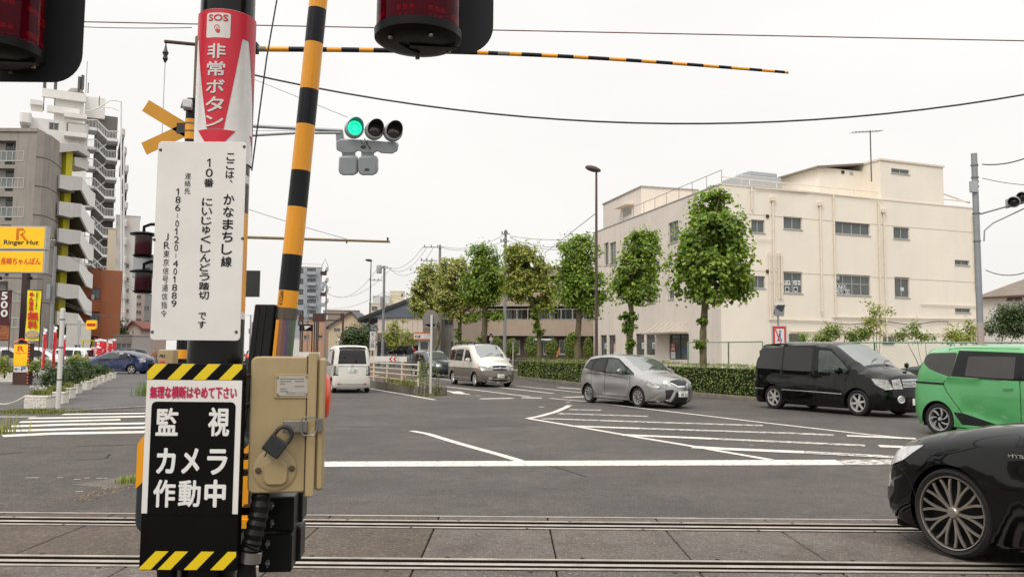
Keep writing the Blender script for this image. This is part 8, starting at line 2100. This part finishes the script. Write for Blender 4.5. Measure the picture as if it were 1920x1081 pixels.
util('distant utility pole left of the barrier rod',492,140,583,[(584,484,496)],None,.2);util('second distant utility pole farther down the street',468,190,590,[(591,462,474)],None,.2)
util('pole with crossarms standing before the grey apartment tower',576,120,567,[(572,570,584),(578,570,584)],None,.12);util('tall thin pole in front of the rusty outside stair',609,112,535,[(538,600,620)],(604,540),.14)
util('concrete pole between the restaurant sign and the zigzag stair',94,60,462,[(450,88,104)],None,.16)
# right signal pole
spz,g,zt_=pole('signal_pole','tall grey signal pole behind the green car',1839.5,27,288,.105,.095,m_galv,'signal mast',.0)
q=MB();z1=P(1842,605,27).z;q.cyl((g.x,g.y,0),(g.x,g.y,z1),.109,n=16);q.build('sleeve',M('sleeve_tan',C(196,182,170,.7),.6,var=.05),spz)
q=MB();fO=Frame(P(1821,360,26.85),(1,0,0));u,v=fO.px(1834,339);fO.box(q,0,0,u,v,-.12,.0);q.build('control_case',M('case_grey'),spz,bevel=.01)
q=MB();q.tube([P(1838,401,27),P(1870,392,27),P(1912,380,27)],.03,8);q.tube([P(1845,452,27),P(1846,432,27),P(1862,418,27),P(1920,391,27)],.024,8);q.build('arm',m_galv,spz)
for yy in (310,333,341,350,400,452):q=MB();q.lathe([(.107,-.02),(.12,-.02),(.12,.02),(.107,.02)],(g.x,g.y,P(1839,yy,27).z),(0,0,1),14);q.build('band',m_bolt,spz)
t2s=thing('traffic_signal',P(1910,375,27),'dark traffic signal head cut by the right edge of the view','traffic signal');
for x,y in ((1901,378),(1917,369),(1935,362)):lens(P(x,y,26.9),(-.75,-1,-.25),.15,m_off,t2s)
q=MB();q.obox(P(1915,374,27.15),(.5,0,.15),(0,.08,0),(0,0,.16));q.build('housing',m_sig,t2s,bevel=.02)
# wires across the sky
m_wcop=M('cable_copper',C(150,100,88,.5),.6,var=0)
wire(sag(P(0,38,14),P(1925,77,14),.0),.011,m_wcop,name='catenary_wire');wire(sag(P(-5,41,14.6),P(360,52,14.6),.05),.008,m_wcop)
wire(sag(P(380,118,18),P(1930,176,18),1.0),.022);
wire([P(521,-10,3.4),P(500,110,3.4),P(472,320,3.4)],.0035,M('cable_blue',(0.012,0.014,0.04,1),.5,var=0),name='stay_cable')
wire([P(430,130,24),P(652,220,20)],.008,M('wire_grey'));wire([P(430,246,18),P(630,244,17)],.006,M('wire_grey'));wire(sag(P(465,392,24),P(650,448,24),.02),.009,M('wire_grey'))
wire(sag(P(1842,308,27),P(1935,292,24),.1),.02);wire(sag(P(1842,334,27),P(1935,347,30),.05),.012);wire(sag(P(1848,506,55),P(1930,508,50),.3),.03)
for (x0,y0),(x1,y1),d0,d1,s in (((708,503),(610,545),84,112,1.8),((734,503),(610,548),84,112,1.6),((734,503),(793,463),84,74,.6),((730,504),(800,464),84,74,1.0),((732,505),(812,465),84,74,1.4),((834,463),(945,440),74,66,.5),((834,466),(945,452),74,66,.4),((720,545),(800,528),84,74,.9),((720,552),(1000,500),84,60,1.5),((718,548),(602,575),84,115,.8),((956,445),(1116,455),66,48,.5),((956,452),(1116,462),66,48,.4),((956,442),(1116,446),66,48,.2),((755,545),(800,600),84,74,.3),((1117,400),(1020,475),38,60,.0)):
 wire(sag(P(x0,y0,d0),P(x1,y1,d1),s,14),.017,M('wire_far',C(120,118,116,.5),.6,var=0))
for (x0,y0),(x1,y1),d0,d1,s in (((94,450),(300,552),60,130,.8),((94,458),(300,560),60,130,.6),((-10,520),(94,560),50,60,.5),((94,556),(290,600),60,110,.7),((94,562),(300,590),60,110,.9)):
 wire(sag(P(x0,y0,d0),P(x1,y1,d1),s,14),.018,M('wire_far'))
# signs in the centre
rs=thing('round_sign',G(807,737,.33),'back of a round road sign on a white pole at the island tip','road sign');gz=G(807,737,.33);zt_=P(806,590,gz.y).z;q=MB();q.cyl(gz,(gz.x,gz.y,zt_),.035,n=10);q.build('sign_pole',M('pole_white'),rs);c=P(807.5,597,gz.y+.05);q=MB();q.lathe([(0,0),(.245,0),(.25,.01),(.25,.03),(0,.03)],c,(0,1,0),28);q.build('disc',M('sign_back',C(150,144,138,.65),.5,var=.08,metal=.2),rs);q=MB();q.obox(P(806,611,gz.y+.06),(.2,0,0),(0,.01,0),(0,0,.06));q.build('lower_plate',M('sign_back'),rs)
# gantry signs (rusty backs)
gs=thing('rusty_gantry_sign',GD(643,78),'rusty brown backs of road signs on a gantry frame in the street','road sign')
for (x0,y0,x1,y1,n0) in ((586,587,609,602,0),(638,587,645,601,0)):
 f_=Frame(P(x0,y1,78),(1,0,0));u,v=f_.px(x1,y0);q=MB();f_.box(q,0,0,u,v,-.1,0);q.build('sign_back',m_rust,gs)
for (x0,y0,x1,y1) in ((609,588.5,640,589),(609,600,640,600)):q=MB();q.cyl(P(x0,y0,78),P(x1,y1,78),.07,n=6);q.build('cross_beam',m_rust,gs)
for x,yt in ((643.5,587),(590,602),(597,602),(594,602)):p=P(x,yt,78);q=MB();q.cyl((p.x,p.y,0),p,.09 if x==643.5 else .06,n=8);q.build('post',m_rust if x==643.5 else q_,gs)
ds=thing('disc_sign',GD(567,76),'dark disc sign on a black post with side bracket','road sign');c=P(564.5,596,76);q=MB();q.lathe([(0,0),(.27,0),(.27,.04),(0,.04)],c,(0,1,0),20);q.build('disc',m_rust,ds);p=P(568,582,76.2);q=MB();q.cyl((p.x,p.y,0),p,.07,n=8);q.cyl(P(562,596.5,76.2),P(586,597,76.2),.03,n=5);q.build('post',q_,ds)
bs=thing('black_shop_sign',GD(574,110),'black rectangular shop sign with a white winged emblem','sign');f_=Frame(P(561,620,110),(1,0,0));u,v=f_.px(586.5,608);q=MB();f_.box(q,0,0,u,v,-.2,0);q.build('sign_face',m_ink,bs);
q=MB();q.prism([f_.px(x,y) for x,y in ((570,611),(575,610.5),(583,611.2),(578,614),(573,617.5),(570,616),(574,614),(571,613.5))],.02,f_,.005);q.build('emblem',mw_,bs);
for x in (563,585):p=f_.at(f_.px(x,620)[0],0,-.1);q=MB();q.cyl((p.x,p.y,0),p,.08,n=6);q.build('post',q_,bs)
vs_=thing('vertical_sign',GD(698,86),'tall white vertical sign with black brush lettering between lamp and pole','sign');f_=Frame(P(693,656,86),(1,0,0));u,v=f_.px(704,621);q=MB();f_.box(q,0,0,u,v,-.15,0);q.build('sign_face',m_white_s,vs_);q=MB();text(q,'天山路',f_,(u*.1,v*.12,u*.9,v*.95),n=.01,bold=.01,vertical=True);q.build('lettering',m_ink,vs_);q=MB();p=f_.at(u/2,0,-.1);q.cyl((p.x,p.y,0),p,.06,n=6);q.build('post',q_,vs_)
v3s=thing('vertical_sign',GD(637,100),'small pale vertical sign left of the dark round tree','sign');f_=Frame(P(633.5,650,100),(1,0,0));u,v=f_.px(642,634);q=MB();f_.box(q,0,0,u,v,-.15,0);q.build('sign_face',m_white_s,v3s);q=MB();text(q,'大',f_,(u*.2,v*.3,u*.8,v*.8),n=.01,bold=.03);q.build('lettering',m_ink,v3s);q=MB();p=f_.at(u/2,0,-.1);q.cyl((p.x,p.y,0),p,.06,n=6);q.build('post',q_,v3s)
for i,x in enumerate((655,659,663)):
 t=thing('small_flag',GD(x,95),('left of three small yellow and white flags before the dark tree','middle of three small yellow and white flags before the dark tree','right of three small yellow and white flags before the dark tree')[i],'flag','small flags before the tree');f_=Frame(P(x-1.2,652,95),(1,0,0));u,v=f_.px(x+1.2,637);q=MB();f_.box(q,0,0,u,v,-.01,0);q.build('cloth',M('banner_yellow') if i != 1 else mfw,t);q=MB();p=f_.at(0,0,-.02);q.cyl((p.x,p.y,0),f_.at(0,v+.1,-.02),.03,n=5);q.build('flag_pole',q_,t)
# construction barriers
for i,(x0,x1,y0,y1,d,lb) in enumerate(((693,763,668,677.5,48,'long white guard panel with red arrow mark beyond the median'),(640,692,668,676,50,'second white guard panel partly behind the white van'),(558,600,660,668,70,'far white barrier panel left of the white kei van'),(515,556,664,671,60,'white barrier panel just right of the barrier rod'))):
 f_=Frame(P(x0,y1,d),(1,0,0));u,v=f_.px(x1,y0);t=thing('guard_panel',(f_.at(u/2,0).x,d,0),lb,'barrier','white construction guard panels');q=MB();f_.box(q,0,0,u,v,-.05,0);q.build('panel',m_white_s,t,bevel=.01)
 if i<2:
  fm_=u*.6
  for k,mm in ((-.12,m_redp),(.12,m_redp)):q=MB();q.prism([(fm_+k-.06,v*.5),(fm_+k+.06,v*.92),(fm_+k+.16,v*.92),(fm_+k+.04,v*.5),(fm_+k+.16,v*.08),(fm_+k+.06,v*.08)],.004,f_,.001);q.build('arrow_mark',mm,t)
 for e in (.08,.92):q=MB();p=f_.at(u*e,0,-.03);q.box((p.x-.04,p.y-.03,0),(p.x+.04,p.y+.03,p.z));q.build('leg',M('leg_orange',C(190,120,80,.7),.6),t)
 q=MB();p=f_.at(0,0,-.03);q.box((p.x,p.y-.1,0.0),(p.x+u,p.y-.02,.22));q.build('foot_board',M('board_brown',C(170,130,105,.7),.8,var=.5,scale=1.5),t)
wl_=thing('low_wall',GD(740,56),'low grey wire fence and wall before the black wagon','fence');f_=Frame(GD(714,56),(1,0,0));W_=(GD(772,56)-GD(714,56)).x;q=MB();f_.box(q,0,0,W_,.55,-.15,0);q.build('base_wall',M('wall_grey_low'),wl_);
for i in range(5):q=MB();f_.box(q,W_*i/4-.025,.55,W_*i/4+.025,1.45,-.1,-.05);q.build('post',m_galv,wl_)
q=MB();
for i in range(40):f_.box(q,W_*i/40,.55,W_*i/40+.01,1.42,-.08,-.07)
for i in range(12):f_.box(q,0,.6+i*.07,W_,.61+i*.07,-.069,-.06)
q.build('mesh',m_galv,wl_,smooth=0,kind='stuff')
# handrails beyond the hedge
def low_rail(name,label,pts,hs,step,mat,r_=.025,z0=.12):
 t=thing(name,pts[0],label,'railing');
 for h in hs:q=MB();q.tube([p+Vector((0,0,h)) for p in pts],r_,6);q.build('rail_tube',mat,t)
 for a,b in zip(pts,pts[1:]):
  k=max(1,int((b-a).length/step))
  for i in range(k+1):p=a.lerp(b,i/k);q=MB();q.cyl(p,p+Vector((0,0,max(hs))),r_*1.1,n=6);q.build('post',mat,t)
 return t
low_rail('handrail','grey steel handrail along the far footway before the apartments',[GD(1112,45.5,.12),GD(1010,56,.12),GD(930,66,.12),GD(880,78,.12)],(.45,.9),2.0,m_galv)
low_rail('handrail','brown handrail in front of the cream building entrance',[GD(1125,46,.12),GD(1240,42,.12),GD(1402,38,.12)],(.55,1.0),2.0,M('rail_rust'))
# green mesh fence
def mesh_fence(label,pts,H_,mat,sp=2.0,cell=.12,z0=.12):
 t=thing('mesh_fence',pts[0],label,'fence')
 for a,b in zip(pts,pts[1:]):
  L_=(b-a).length;U=(b-a).normalized();fr=Frame(a,U);k=int(L_/sp)
  for i in range(k+1):q=MB();p=fr.at(L_*i/k,0);q.cyl(p,p+Vector((0,0,H_)),.035,n=8);q.build('post',mat,t)
  q=MB();q.cyl(fr.at(0,H_),fr.at(L_,H_),.03,n=8);q.build('top_rail',mat,t);q=MB();q.cyl(fr.at(0,.12),fr.at(L_,.12),.02,n=6);q.build('bottom_rail',mat,t)
  q=MB();w=.006;n=int((L_+H_)/cell)
  for i in range(n):
   for s in (1,-1):
    u0=i*cell-H_ if s>0 else i*cell;u1=u0+H_ if s>0 else u0-H_;v0,v1=0.12,H_
    def cl(u):return max(0,min(L_,u))
    if (s>0 and (u1<0 or u0>L_)) or (s<0 and (u0<0 or u1>L_)):continue
    a0,a1=cl(u0),cl(u1)
    b0=v0+(v1-v0)*abs(a0-u0)/H_;b1=v1-(v1-v0)*abs(a1-u1)/H_
    q.add([fr.at(a0,b0),fr.at(a0+w,b0),fr.at(a1+w,b1),fr.at(a1,b1)],[(0,1,2,3)])
  q.build('wire_mesh',mat,t,smooth=0,kind='stuff')
 return t
m_gf=M('fence_green',C(112,170,146,.65),.5,var=.08)
mesh_fence('green steel mesh fence in front of the long cream wall',[GD(1478,36,.12),GD(1640,34,.12),GD(1940,31,.12)],2.0,m_gf)
mesh_fence('paler green mesh fence bay left of the black van',[GD(1290,41,.12),GD(1366,39.5,.12),GD(1430,37.5,.12)],2.05,M('fence_pale_green',C(150,186,160,.65),.5,var=.08),2.2)
# no crossing sign with solar panel
gq=GD(1461,27.5,.12);ns=thing('pedestrian_sign',gq,'red bordered no pedestrian crossing sign with a small solar panel on top','road sign');fO=Frame(P(1448,660,27.5),(1,0,0));u,v=fO.px(1475,610);q=MB();q.prism(rrect(0,0,u,v,.03),-.05,fO);q.build('back_plate',M('case_grey'),ns,bevel=.005)
r4=fO.rect(1450,660,1473,612);q=MB();fO.box(q,r4[0],r4[1],r4[2],r4[3],.001,.006);q.build('red_border',m_redp,ns);r5=fO.rect(1453.5,660,1470,616);q=MB();fO.box(q,*r5,.0065,.009);q.build('white_field',m_white_s,ns)
q=MB();bl_=M('figure_blue',C(50,90,160,.8),.5,var=0);cxx=(r5[0]+r5[2])/2;cy=fO.px(1461,630)[1]
q.lathe([(0,0),(.03,0),(.03,.003),(0,.004)],fO.at(cxx+.02,cy+.17,.0095),fO.N,12);q.prism([(cxx-.03,cy-.02),(cxx+.03,cy-.02),(cxx+.04,cy+.13),(cxx-.01,cy+.13)],.002,fO,.0095);q.prism([(cxx-.03,cy-.02),(cxx-.09,cy-.17),(cxx-.05,cy-.17),(cxx,cy-.03)],.002,fO,.0097);q.prism([(cxx,cy-.03),(cxx+.05,cy-.17),(cxx+.09,cy-.17),(cxx+.03,cy-.02)],.002,fO,.0099)
q.build('figure',bl_,ns);q=MB();q.prism([(r5[0],r5[3]-.03),(r5[0]+.03,r5[3]),(r5[2],r5[1]+.03),(r5[2]-.03,r5[1])],.002,fO,.0125);q.build('red_bar',m_redp,ns)
q=MB();q.cyl((gq.x,gq.y+.05,.12),(gq.x,gq.y+.05,P(1461,580,27.5).z),.035,n=10);q.build('sign_pole',m_galv,ns);q=MB();c=P(1461,581,27.5);q.obox(c,(.17,.03,0),(0,.05,.02),(0,-.06,.18));q.build('solar_case',M('case_grey'),ns,bevel=.01);q=MB();q.obox(c+Vector((-.02,-.065,.02)),(.14,.02,0),(0,.004,.0),(0.06,-.05,.15));q.build('solar_panel',m_glass_b,ns)
# small signs near the white van
t=thing('small_road_sign',GD(962,52,.12),'small grey rectangular sign on a white post right of the white van','road sign');p=P(962,641,52);q=MB();q.cyl((p.x,p.y,.12),p,.03,n=8);q.build('sign_pole',M('pole_white'),t);q=MB();q.obox(p,(.13,0,0),(0,.01,0),(0,0,.08));q.build('plate',M('sign_back'),t)
t=thing('bus_stop_sign',GD(1018,60,.12),'long blue and white street sign on a dark post between the conifers','road sign');p=P(1018,636,60);q=MB();q.cyl((p.x,p.y,.12),p,.035,n=8);q.build('sign_pole',q_,t);q=MB();q.obox(p,(.68,0,0),(0,.02,0),(0,0,.07));q.build('plate',M('plate_blue',C(120,150,196,.8),.5,var=.03),t);q=MB();q.obox(p+Vector((0,-.022,0)),(.55,0,0),(0,.003,0),(0,0,.05));q.build('white_field',mw_,t)
t=thing('no_parking_sign',GD(920,58,.12),'tiny round blue and red sign above the roof of the white van','road sign');p=P(920.5,628,58);q=MB();q.cyl((p.x,p.y,.12),p,.03,n=8);q.build('sign_pole',M('pole_white'),t);q=MB();q.lathe([(0,0),(.13,0),(.13,.02),(0,.02)],p,(0,-1,0),16);q.build('red_ring',m_redp,t);q=MB();q.lathe([(0,.021),(.09,.021),(.09,.024),(0,.024)],p,(0,-1,0),16);q.build('blue_disc',M('print_blue'),t);q=MB();q.obox(p-Vector((0,0,.27)),(.11,0,0),(0,.01,0),(0,0,.11));q.build('lower_plate',mw_,t)
t=thing('orange_prop',GD(1046,60,.12),'thin orange bar leaning against the wall before the apartments','bar');q=MB();q.cyl(P(1044,668,60),P(1050,651,60),.05,n=6);q.build('bar',M('leg_orange2',C(226,128,40,.85),.6),t)

# ---------------------------------------------------------------- vehicles on the road
def head(p_rear,p_front):
 a,b=G(*p_rear),G(*p_front);return (b-a).normalized()
def place(spec,rear,front,side):
 "centre of the vehicle from the ground pixels of its near wheels; side = -1 when the near wheels are its right ones"
 a,b=G(*rear),G(*front);h=(b-a).normalized();c=Car(spec);mid=(a+b)/2;n=Vector((-h.y,h.x,0));wm=(spec['wr']+spec['wf'])/2;y=side*(spec['W']/2-.1)
 return mid-n*y-h*(wm-spec['L']/2),h
sp=hatch_spec();loc,h=place(sp,(1109,754.5),(1195.5,763),-1)
c=build_car('hatchback',loc,h,sp,paint_silver,'silver five door hatchback with number plate 48-23','car',rim_mat='rim_plastic');wipers(c,3.0,.95);emblem(c,.71,'h',.06)
sp=elgrand_spec();loc,h=place(sp,(1450,765.5),(1615.5,779.5),-1)
c=build_car('minivan',loc,h,sp,paint_black,'large glossy black minivan with chrome grille and six spoke wheels','minivan');wipers(c,3.85,1.1);emblem(c,.83,'ring_bar',.075)
q=MB()
for sd in (-1,1):
 p=Vector(c.V3(c.strip(c.s_front(.47),sd*.80,.012)));q.lathe([(.06,.02),(.085,.02),(.10,.0)],p,(1,sd*.5,0),20)
 k=MB();k.lathe([(0,.015),(.062,.012)],p,(1,sd*.5,0),16);c.fin(k,'fog_lamp',M('car_lamp_glass'))
 k=MB();k.lathe([(.062,.02),(.085,.022),(.10,.0)],p,(1,sd*.5,0),20);c.fin(k,'fog_lamp_ring',M('chrome'))
k=MB();p=Vector(c.V3(c.strip(c.s_at(4.3),.86,0)));k.tube([p,p+Vector((0,0,.12))],.012,6);k.lathe([(0,-.05),(.06,-.03),(.07,.02),(0,.05)],p+Vector((0,0,.15)),(1,0,0),10);c.fin(k,'fender_mirror',M('car_black_trim'))
sp=granvia_spec();loc,h=place(sp,(850,719.8),(893,724.6),-1)
c=build_car('van',loc,h,sp,two_tone(),'white and bronze two tone van with roof rack','van');wipers(c,3.85,1.2);emblem(c,.84,'dome',.045)
k=MB();y_=.62
for sd in (-1,1):k.tube([Vector((-1.9,sd*y_,2.02)),Vector((.9,sd*y_,2.03))],.02,6)
for x in (-1.7,-1.1):k.tube([Vector((x,-.66,2.05)),Vector((x,.66,2.05))],.022,6)
rk_=c.fin(k,'roof_rack',M('car_black_trim'))
for sd in (-1,1):
 for x in (-1.8,-1.0,-.1,.8):k=MB();k.obox((x,sd*y_,1.98),(.05,0,0),(0,.02,0),(0,0,.05));c.fin(k,'rack_foot',M('car_black_trim'))
sp=kei_spec();a,b=G(627,736),G(686,734.8);h=Vector((-.30,.95,0)).normalized();mid=(a+b)/2;loc=mid+h*(sp['L']/2-sp['wr']-.0)
c=build_car('kei_van',loc,h,sp,paint_pearl,'pearl white box shaped kei car seen from behind beside the median','car');emblem(c,1.02,'h',.04,'r')
k=MB();f_=Frame(Vector((-sp['L']/2-.03,0,0)),(0,-1,0))
sp=sienta_spec();g_=G(1775,816);h=Vector((.43,-.90,0)).normalized();n=Vector((-h.y,h.x,0));loc=g_+n*(sp['W']/2-.1)+h*(sp['L']/2-sp['wr'])
c=build_car('green_minivan',loc,h,sp,paint_green,'bright green compact minivan with black window band at the right edge','minivan',rim_mat='rim_plastic');c.root.scale=(1.055,1.055,1.055)
sp=crown_spec();g_=G(1797,1044);h=Vector((-.42,.907,0)).normalized();n=Vector((-h.y,h.x,0));loc=g_-n*(sp['W']/2-.1)-h*(sp['wf']-sp['L']/2)
c=build_car('black_sedan',loc,h,sp,paint_crown,'glossy black hybrid sedan with forked alloy wheel in the right foreground','car',rim_mat='rim_dark')
k=MB();x_,z_=3.42,.835;y_=c.Y(x_,z_);f_=Frame(Vector((x_-c.ox+.13,y_+.003,z_)),(-1,0,0));text(k,'HYBRID',f_,(0,0,.22,.026),n=.004,bold=.04);k.lathe([(0,.006),(.02,.004),(.022,0)],f_.at(.25,.013,.001),(0,1,0),14);c.fin(k,'badge',M('chrome'))
k=MB();wx=sp['wf']-c.ox;yy=c.half-.19;k.lathe([(0,0),(.19,0),(.19,.02),(0,.02)],(wx,yy-.07,sp['R']),(0,1,0),28);c.fin(k,'brake_disc',M('brake_steel',C(120,116,110,.6),.4,metal=.7,var=.1));k=MB();k.obox((wx-.15,yy-.02,sp['R']+.03),(.05,0,0),(0,.03,0),(0,0,.08));c.fin(k,'brake_caliper',m_bolt)
wlist=[o for o in c.root.children if o.name.startswith('wheel')]
# parked and distant vehicles
sp=prius_spec();p=GD(221,54.5);c=build_car('blue_hatchback',(p.x,p.y,.0),(-1,.04),sp,paint_blue,'blue liftback car turning behind the planters','car')
ws=wagon_spec()
def far_car(name,x,d,h,paint,label,z=0.0,sp=None):p=GD(x,d);return build_car(name,(p.x,p.y,z),h,sp or wagon_spec(),paint,label,'car')
far_car('suv',759,90,(-.8,.6),paint_black,'black suv parked before the slate gabled hall',.75)
far_car('dark_car',812,54,(.45,-.89),paint_grey,'dark car following behind the two tone van')
cc_=far_car('hatchback',476,88,(-.30,.95),paint_grey,'dark car with lit brake lights far down the road')
k=MB();
for t_ in (-.9,.9):pp=Vector(cc_.V3(cc_.strip(cc_.s_rear(1.02),t_,.03)));k=MB();k.obox(pp,(.01,0,0),(0,.10,0),(0,0,.12));cc_.fin(k,'brake_light',M('brake_lit',(1,.08,.04,1),.3,var=0,emit=1.8))
k=MB();pp=Vector(cc_.V3(cc_.strip(cc_.s_rear(1.6),0,.03)));k.obox(pp,(.01,0,0),(0,.2,0),(0,0,.03));cc_.fin(k,'brake_light',M('brake_lit'))
far_car('box_truck',469,110,(-.30,.95),paint_white,'white car farther ahead of the braking car')
far_car('white_van',80,58,(1,.1),paint_white,'white van parked behind the near red flags')
far_car('white_car',122,60,(-1,.1),paint_white,'white car parked right of the white van')
far_car('silver_car',20,52,(1,.3),paint_silver,'silver car parked behind the small yellow sign')
far_car('black_wagon',225,66,(-1,.05),paint_black,'dark wagon parked behind the blue car')
far_car('grey_car',1770,40,(-.9,.4),paint_black,'dark car parked behind the green mesh fence')

# ---------------------------------------------------------------- a cyclist at the end of the forecourt
def person(x,d,label,shirt,hgt=1.68,z=0.0,yaw=0.0,skin=(0.5,.32,.23,1)):
 g=GD(x,d,z);t=thing('person',g,label,'person',rz=yaw)
 J={'pel':(0,0,.92),'che':(0,.02,1.22),'nek':(0,.0,1.45),'hd':(0,.02,1.53),'top':(0,.01,1.68),'hl':(.09,0,.88),'kl':(.11,.12,.50),'al':(.11,-.05,.08),'tl':(.11,.13,.03),'hr':(-.09,0,.88),'kr':(-.11,-.02,.48),'ar':(-.11,-.22,.10),'tr':(-.11,-.05,.03),'sl':(.19,0,1.38),'el':(.24,.12,1.12),'wl':(.2,.34,1.05),'fl':(.19,.42,1.04),'sr':(-.19,0,1.38),'er':(-.24,.12,1.12),'wr':(-.2,.34,1.05),'fr':(-.19,.42,1.04)}
 rad={'pel':.14,'che':.145,'nek':.055,'hd':.085,'top':.075,'hl':.09,'kl':.06,'al':.042,'tl':.035,'hr':.09,'kr':.06,'ar':.042,'tr':.035,'sl':.06,'el':.045,'wl':.032,'fl':.035,'sr':.06,'er':.045,'wr':.032,'fr':.035}
 E=[('pel','che'),('che','nek'),('nek','hd'),('hd','top'),('pel','hl'),('hl','kl'),('kl','al'),('al','tl'),('pel','hr'),('hr','kr'),('kr','ar'),('ar','tr'),('che','sl'),('sl','el'),('el','wl'),('wl','fl'),('che','sr'),('sr','er'),('er','wr'),('wr','fr')]
 ks=list(J);me=bpy.data.meshes.new('body');me.from_pydata([J[k] for k in ks],[(ks.index(a),ks.index(b)) for a,b in E],[]);o=bpy.data.objects.new('body',me);COL.objects.link(o)
 md=o.modifiers.new('skin','SKIN');sv=me.skin_vertices[0].data
 for i,k in enumerate(ks):sv[i].radius=(rad[k],rad[k])
 sv[0].use_root=True;o.modifiers.new('sub','SUBSURF').levels=2
 dg=bpy.context.evaluated_depsgraph_get();dg.update();m2=bpy.data.meshes.new_from_object(o.evaluated_get(dg));bpy.data.objects.remove(o)
 mats=[M('skin_tone',skin,.6,var=.05),shirt,M('trousers_dark',C(60,62,74,.6),.8),M('hair_black',(0.015,.012,.010,1),.6)]
 for m_ in mats:m2.materials.append(m_)
 for p in m2.polygons:
  c_=p.center;p.material_index=3 if (c_.z>1.60 or (c_.z>1.5 and c_.y<.0)) else 0 if (c_.z>1.44 or c_.y>.33) else 1 if c_.z>.90 else 2;p.use_smooth=True
 o=bpy.data.objects.new('body',m2);COL.objects.link(o);o.parent=t;return t
person(291,62,'person in a brown jacket walking with a bicycle at the forecourt end',M('jacket_brown',C(150,104,70,.7),.8,var=.1),yaw=R(150))
bk=thing('bicycle',GD(283,61.5),'bicycle leaning beside the person in brown','bicycle');gb=GD(283,61.5)
for dx in (-.5,.5):q=MB();q.tube([gb+Vector((dx+.32*math.cos(t_),0,.33+.32*math.sin(t_))) for t_ in np.linspace(0,6.283,25)[:-1]],.018,6,closed=True);q.build('wheel',M('tyre'),bk)
q=MB()
for a_,b_ in (((-.5,.33),(-.1,.32)),((-.1,.32),(-.2,.85)),((-.2,.72),(.35,.78)),((-.1,.32),(.35,.72)),((.35,.95),(.5,.33)),((-.5,.33),(-.2,.7))):q.cyl(gb+Vector((a_[0],0,a_[1])),gb+Vector((b_[0],0,b_[1])),.016,n=6)
q.cyl(gb+Vector((.33,-.25,1.0)),gb+Vector((.33,.25,1.0)),.014,n=6);q.obox(gb+Vector((-.22,0,.9)),(.13,0,0),(0,.07,0),(0,0,.03));q.build('frame',M('case_grey'),bk)
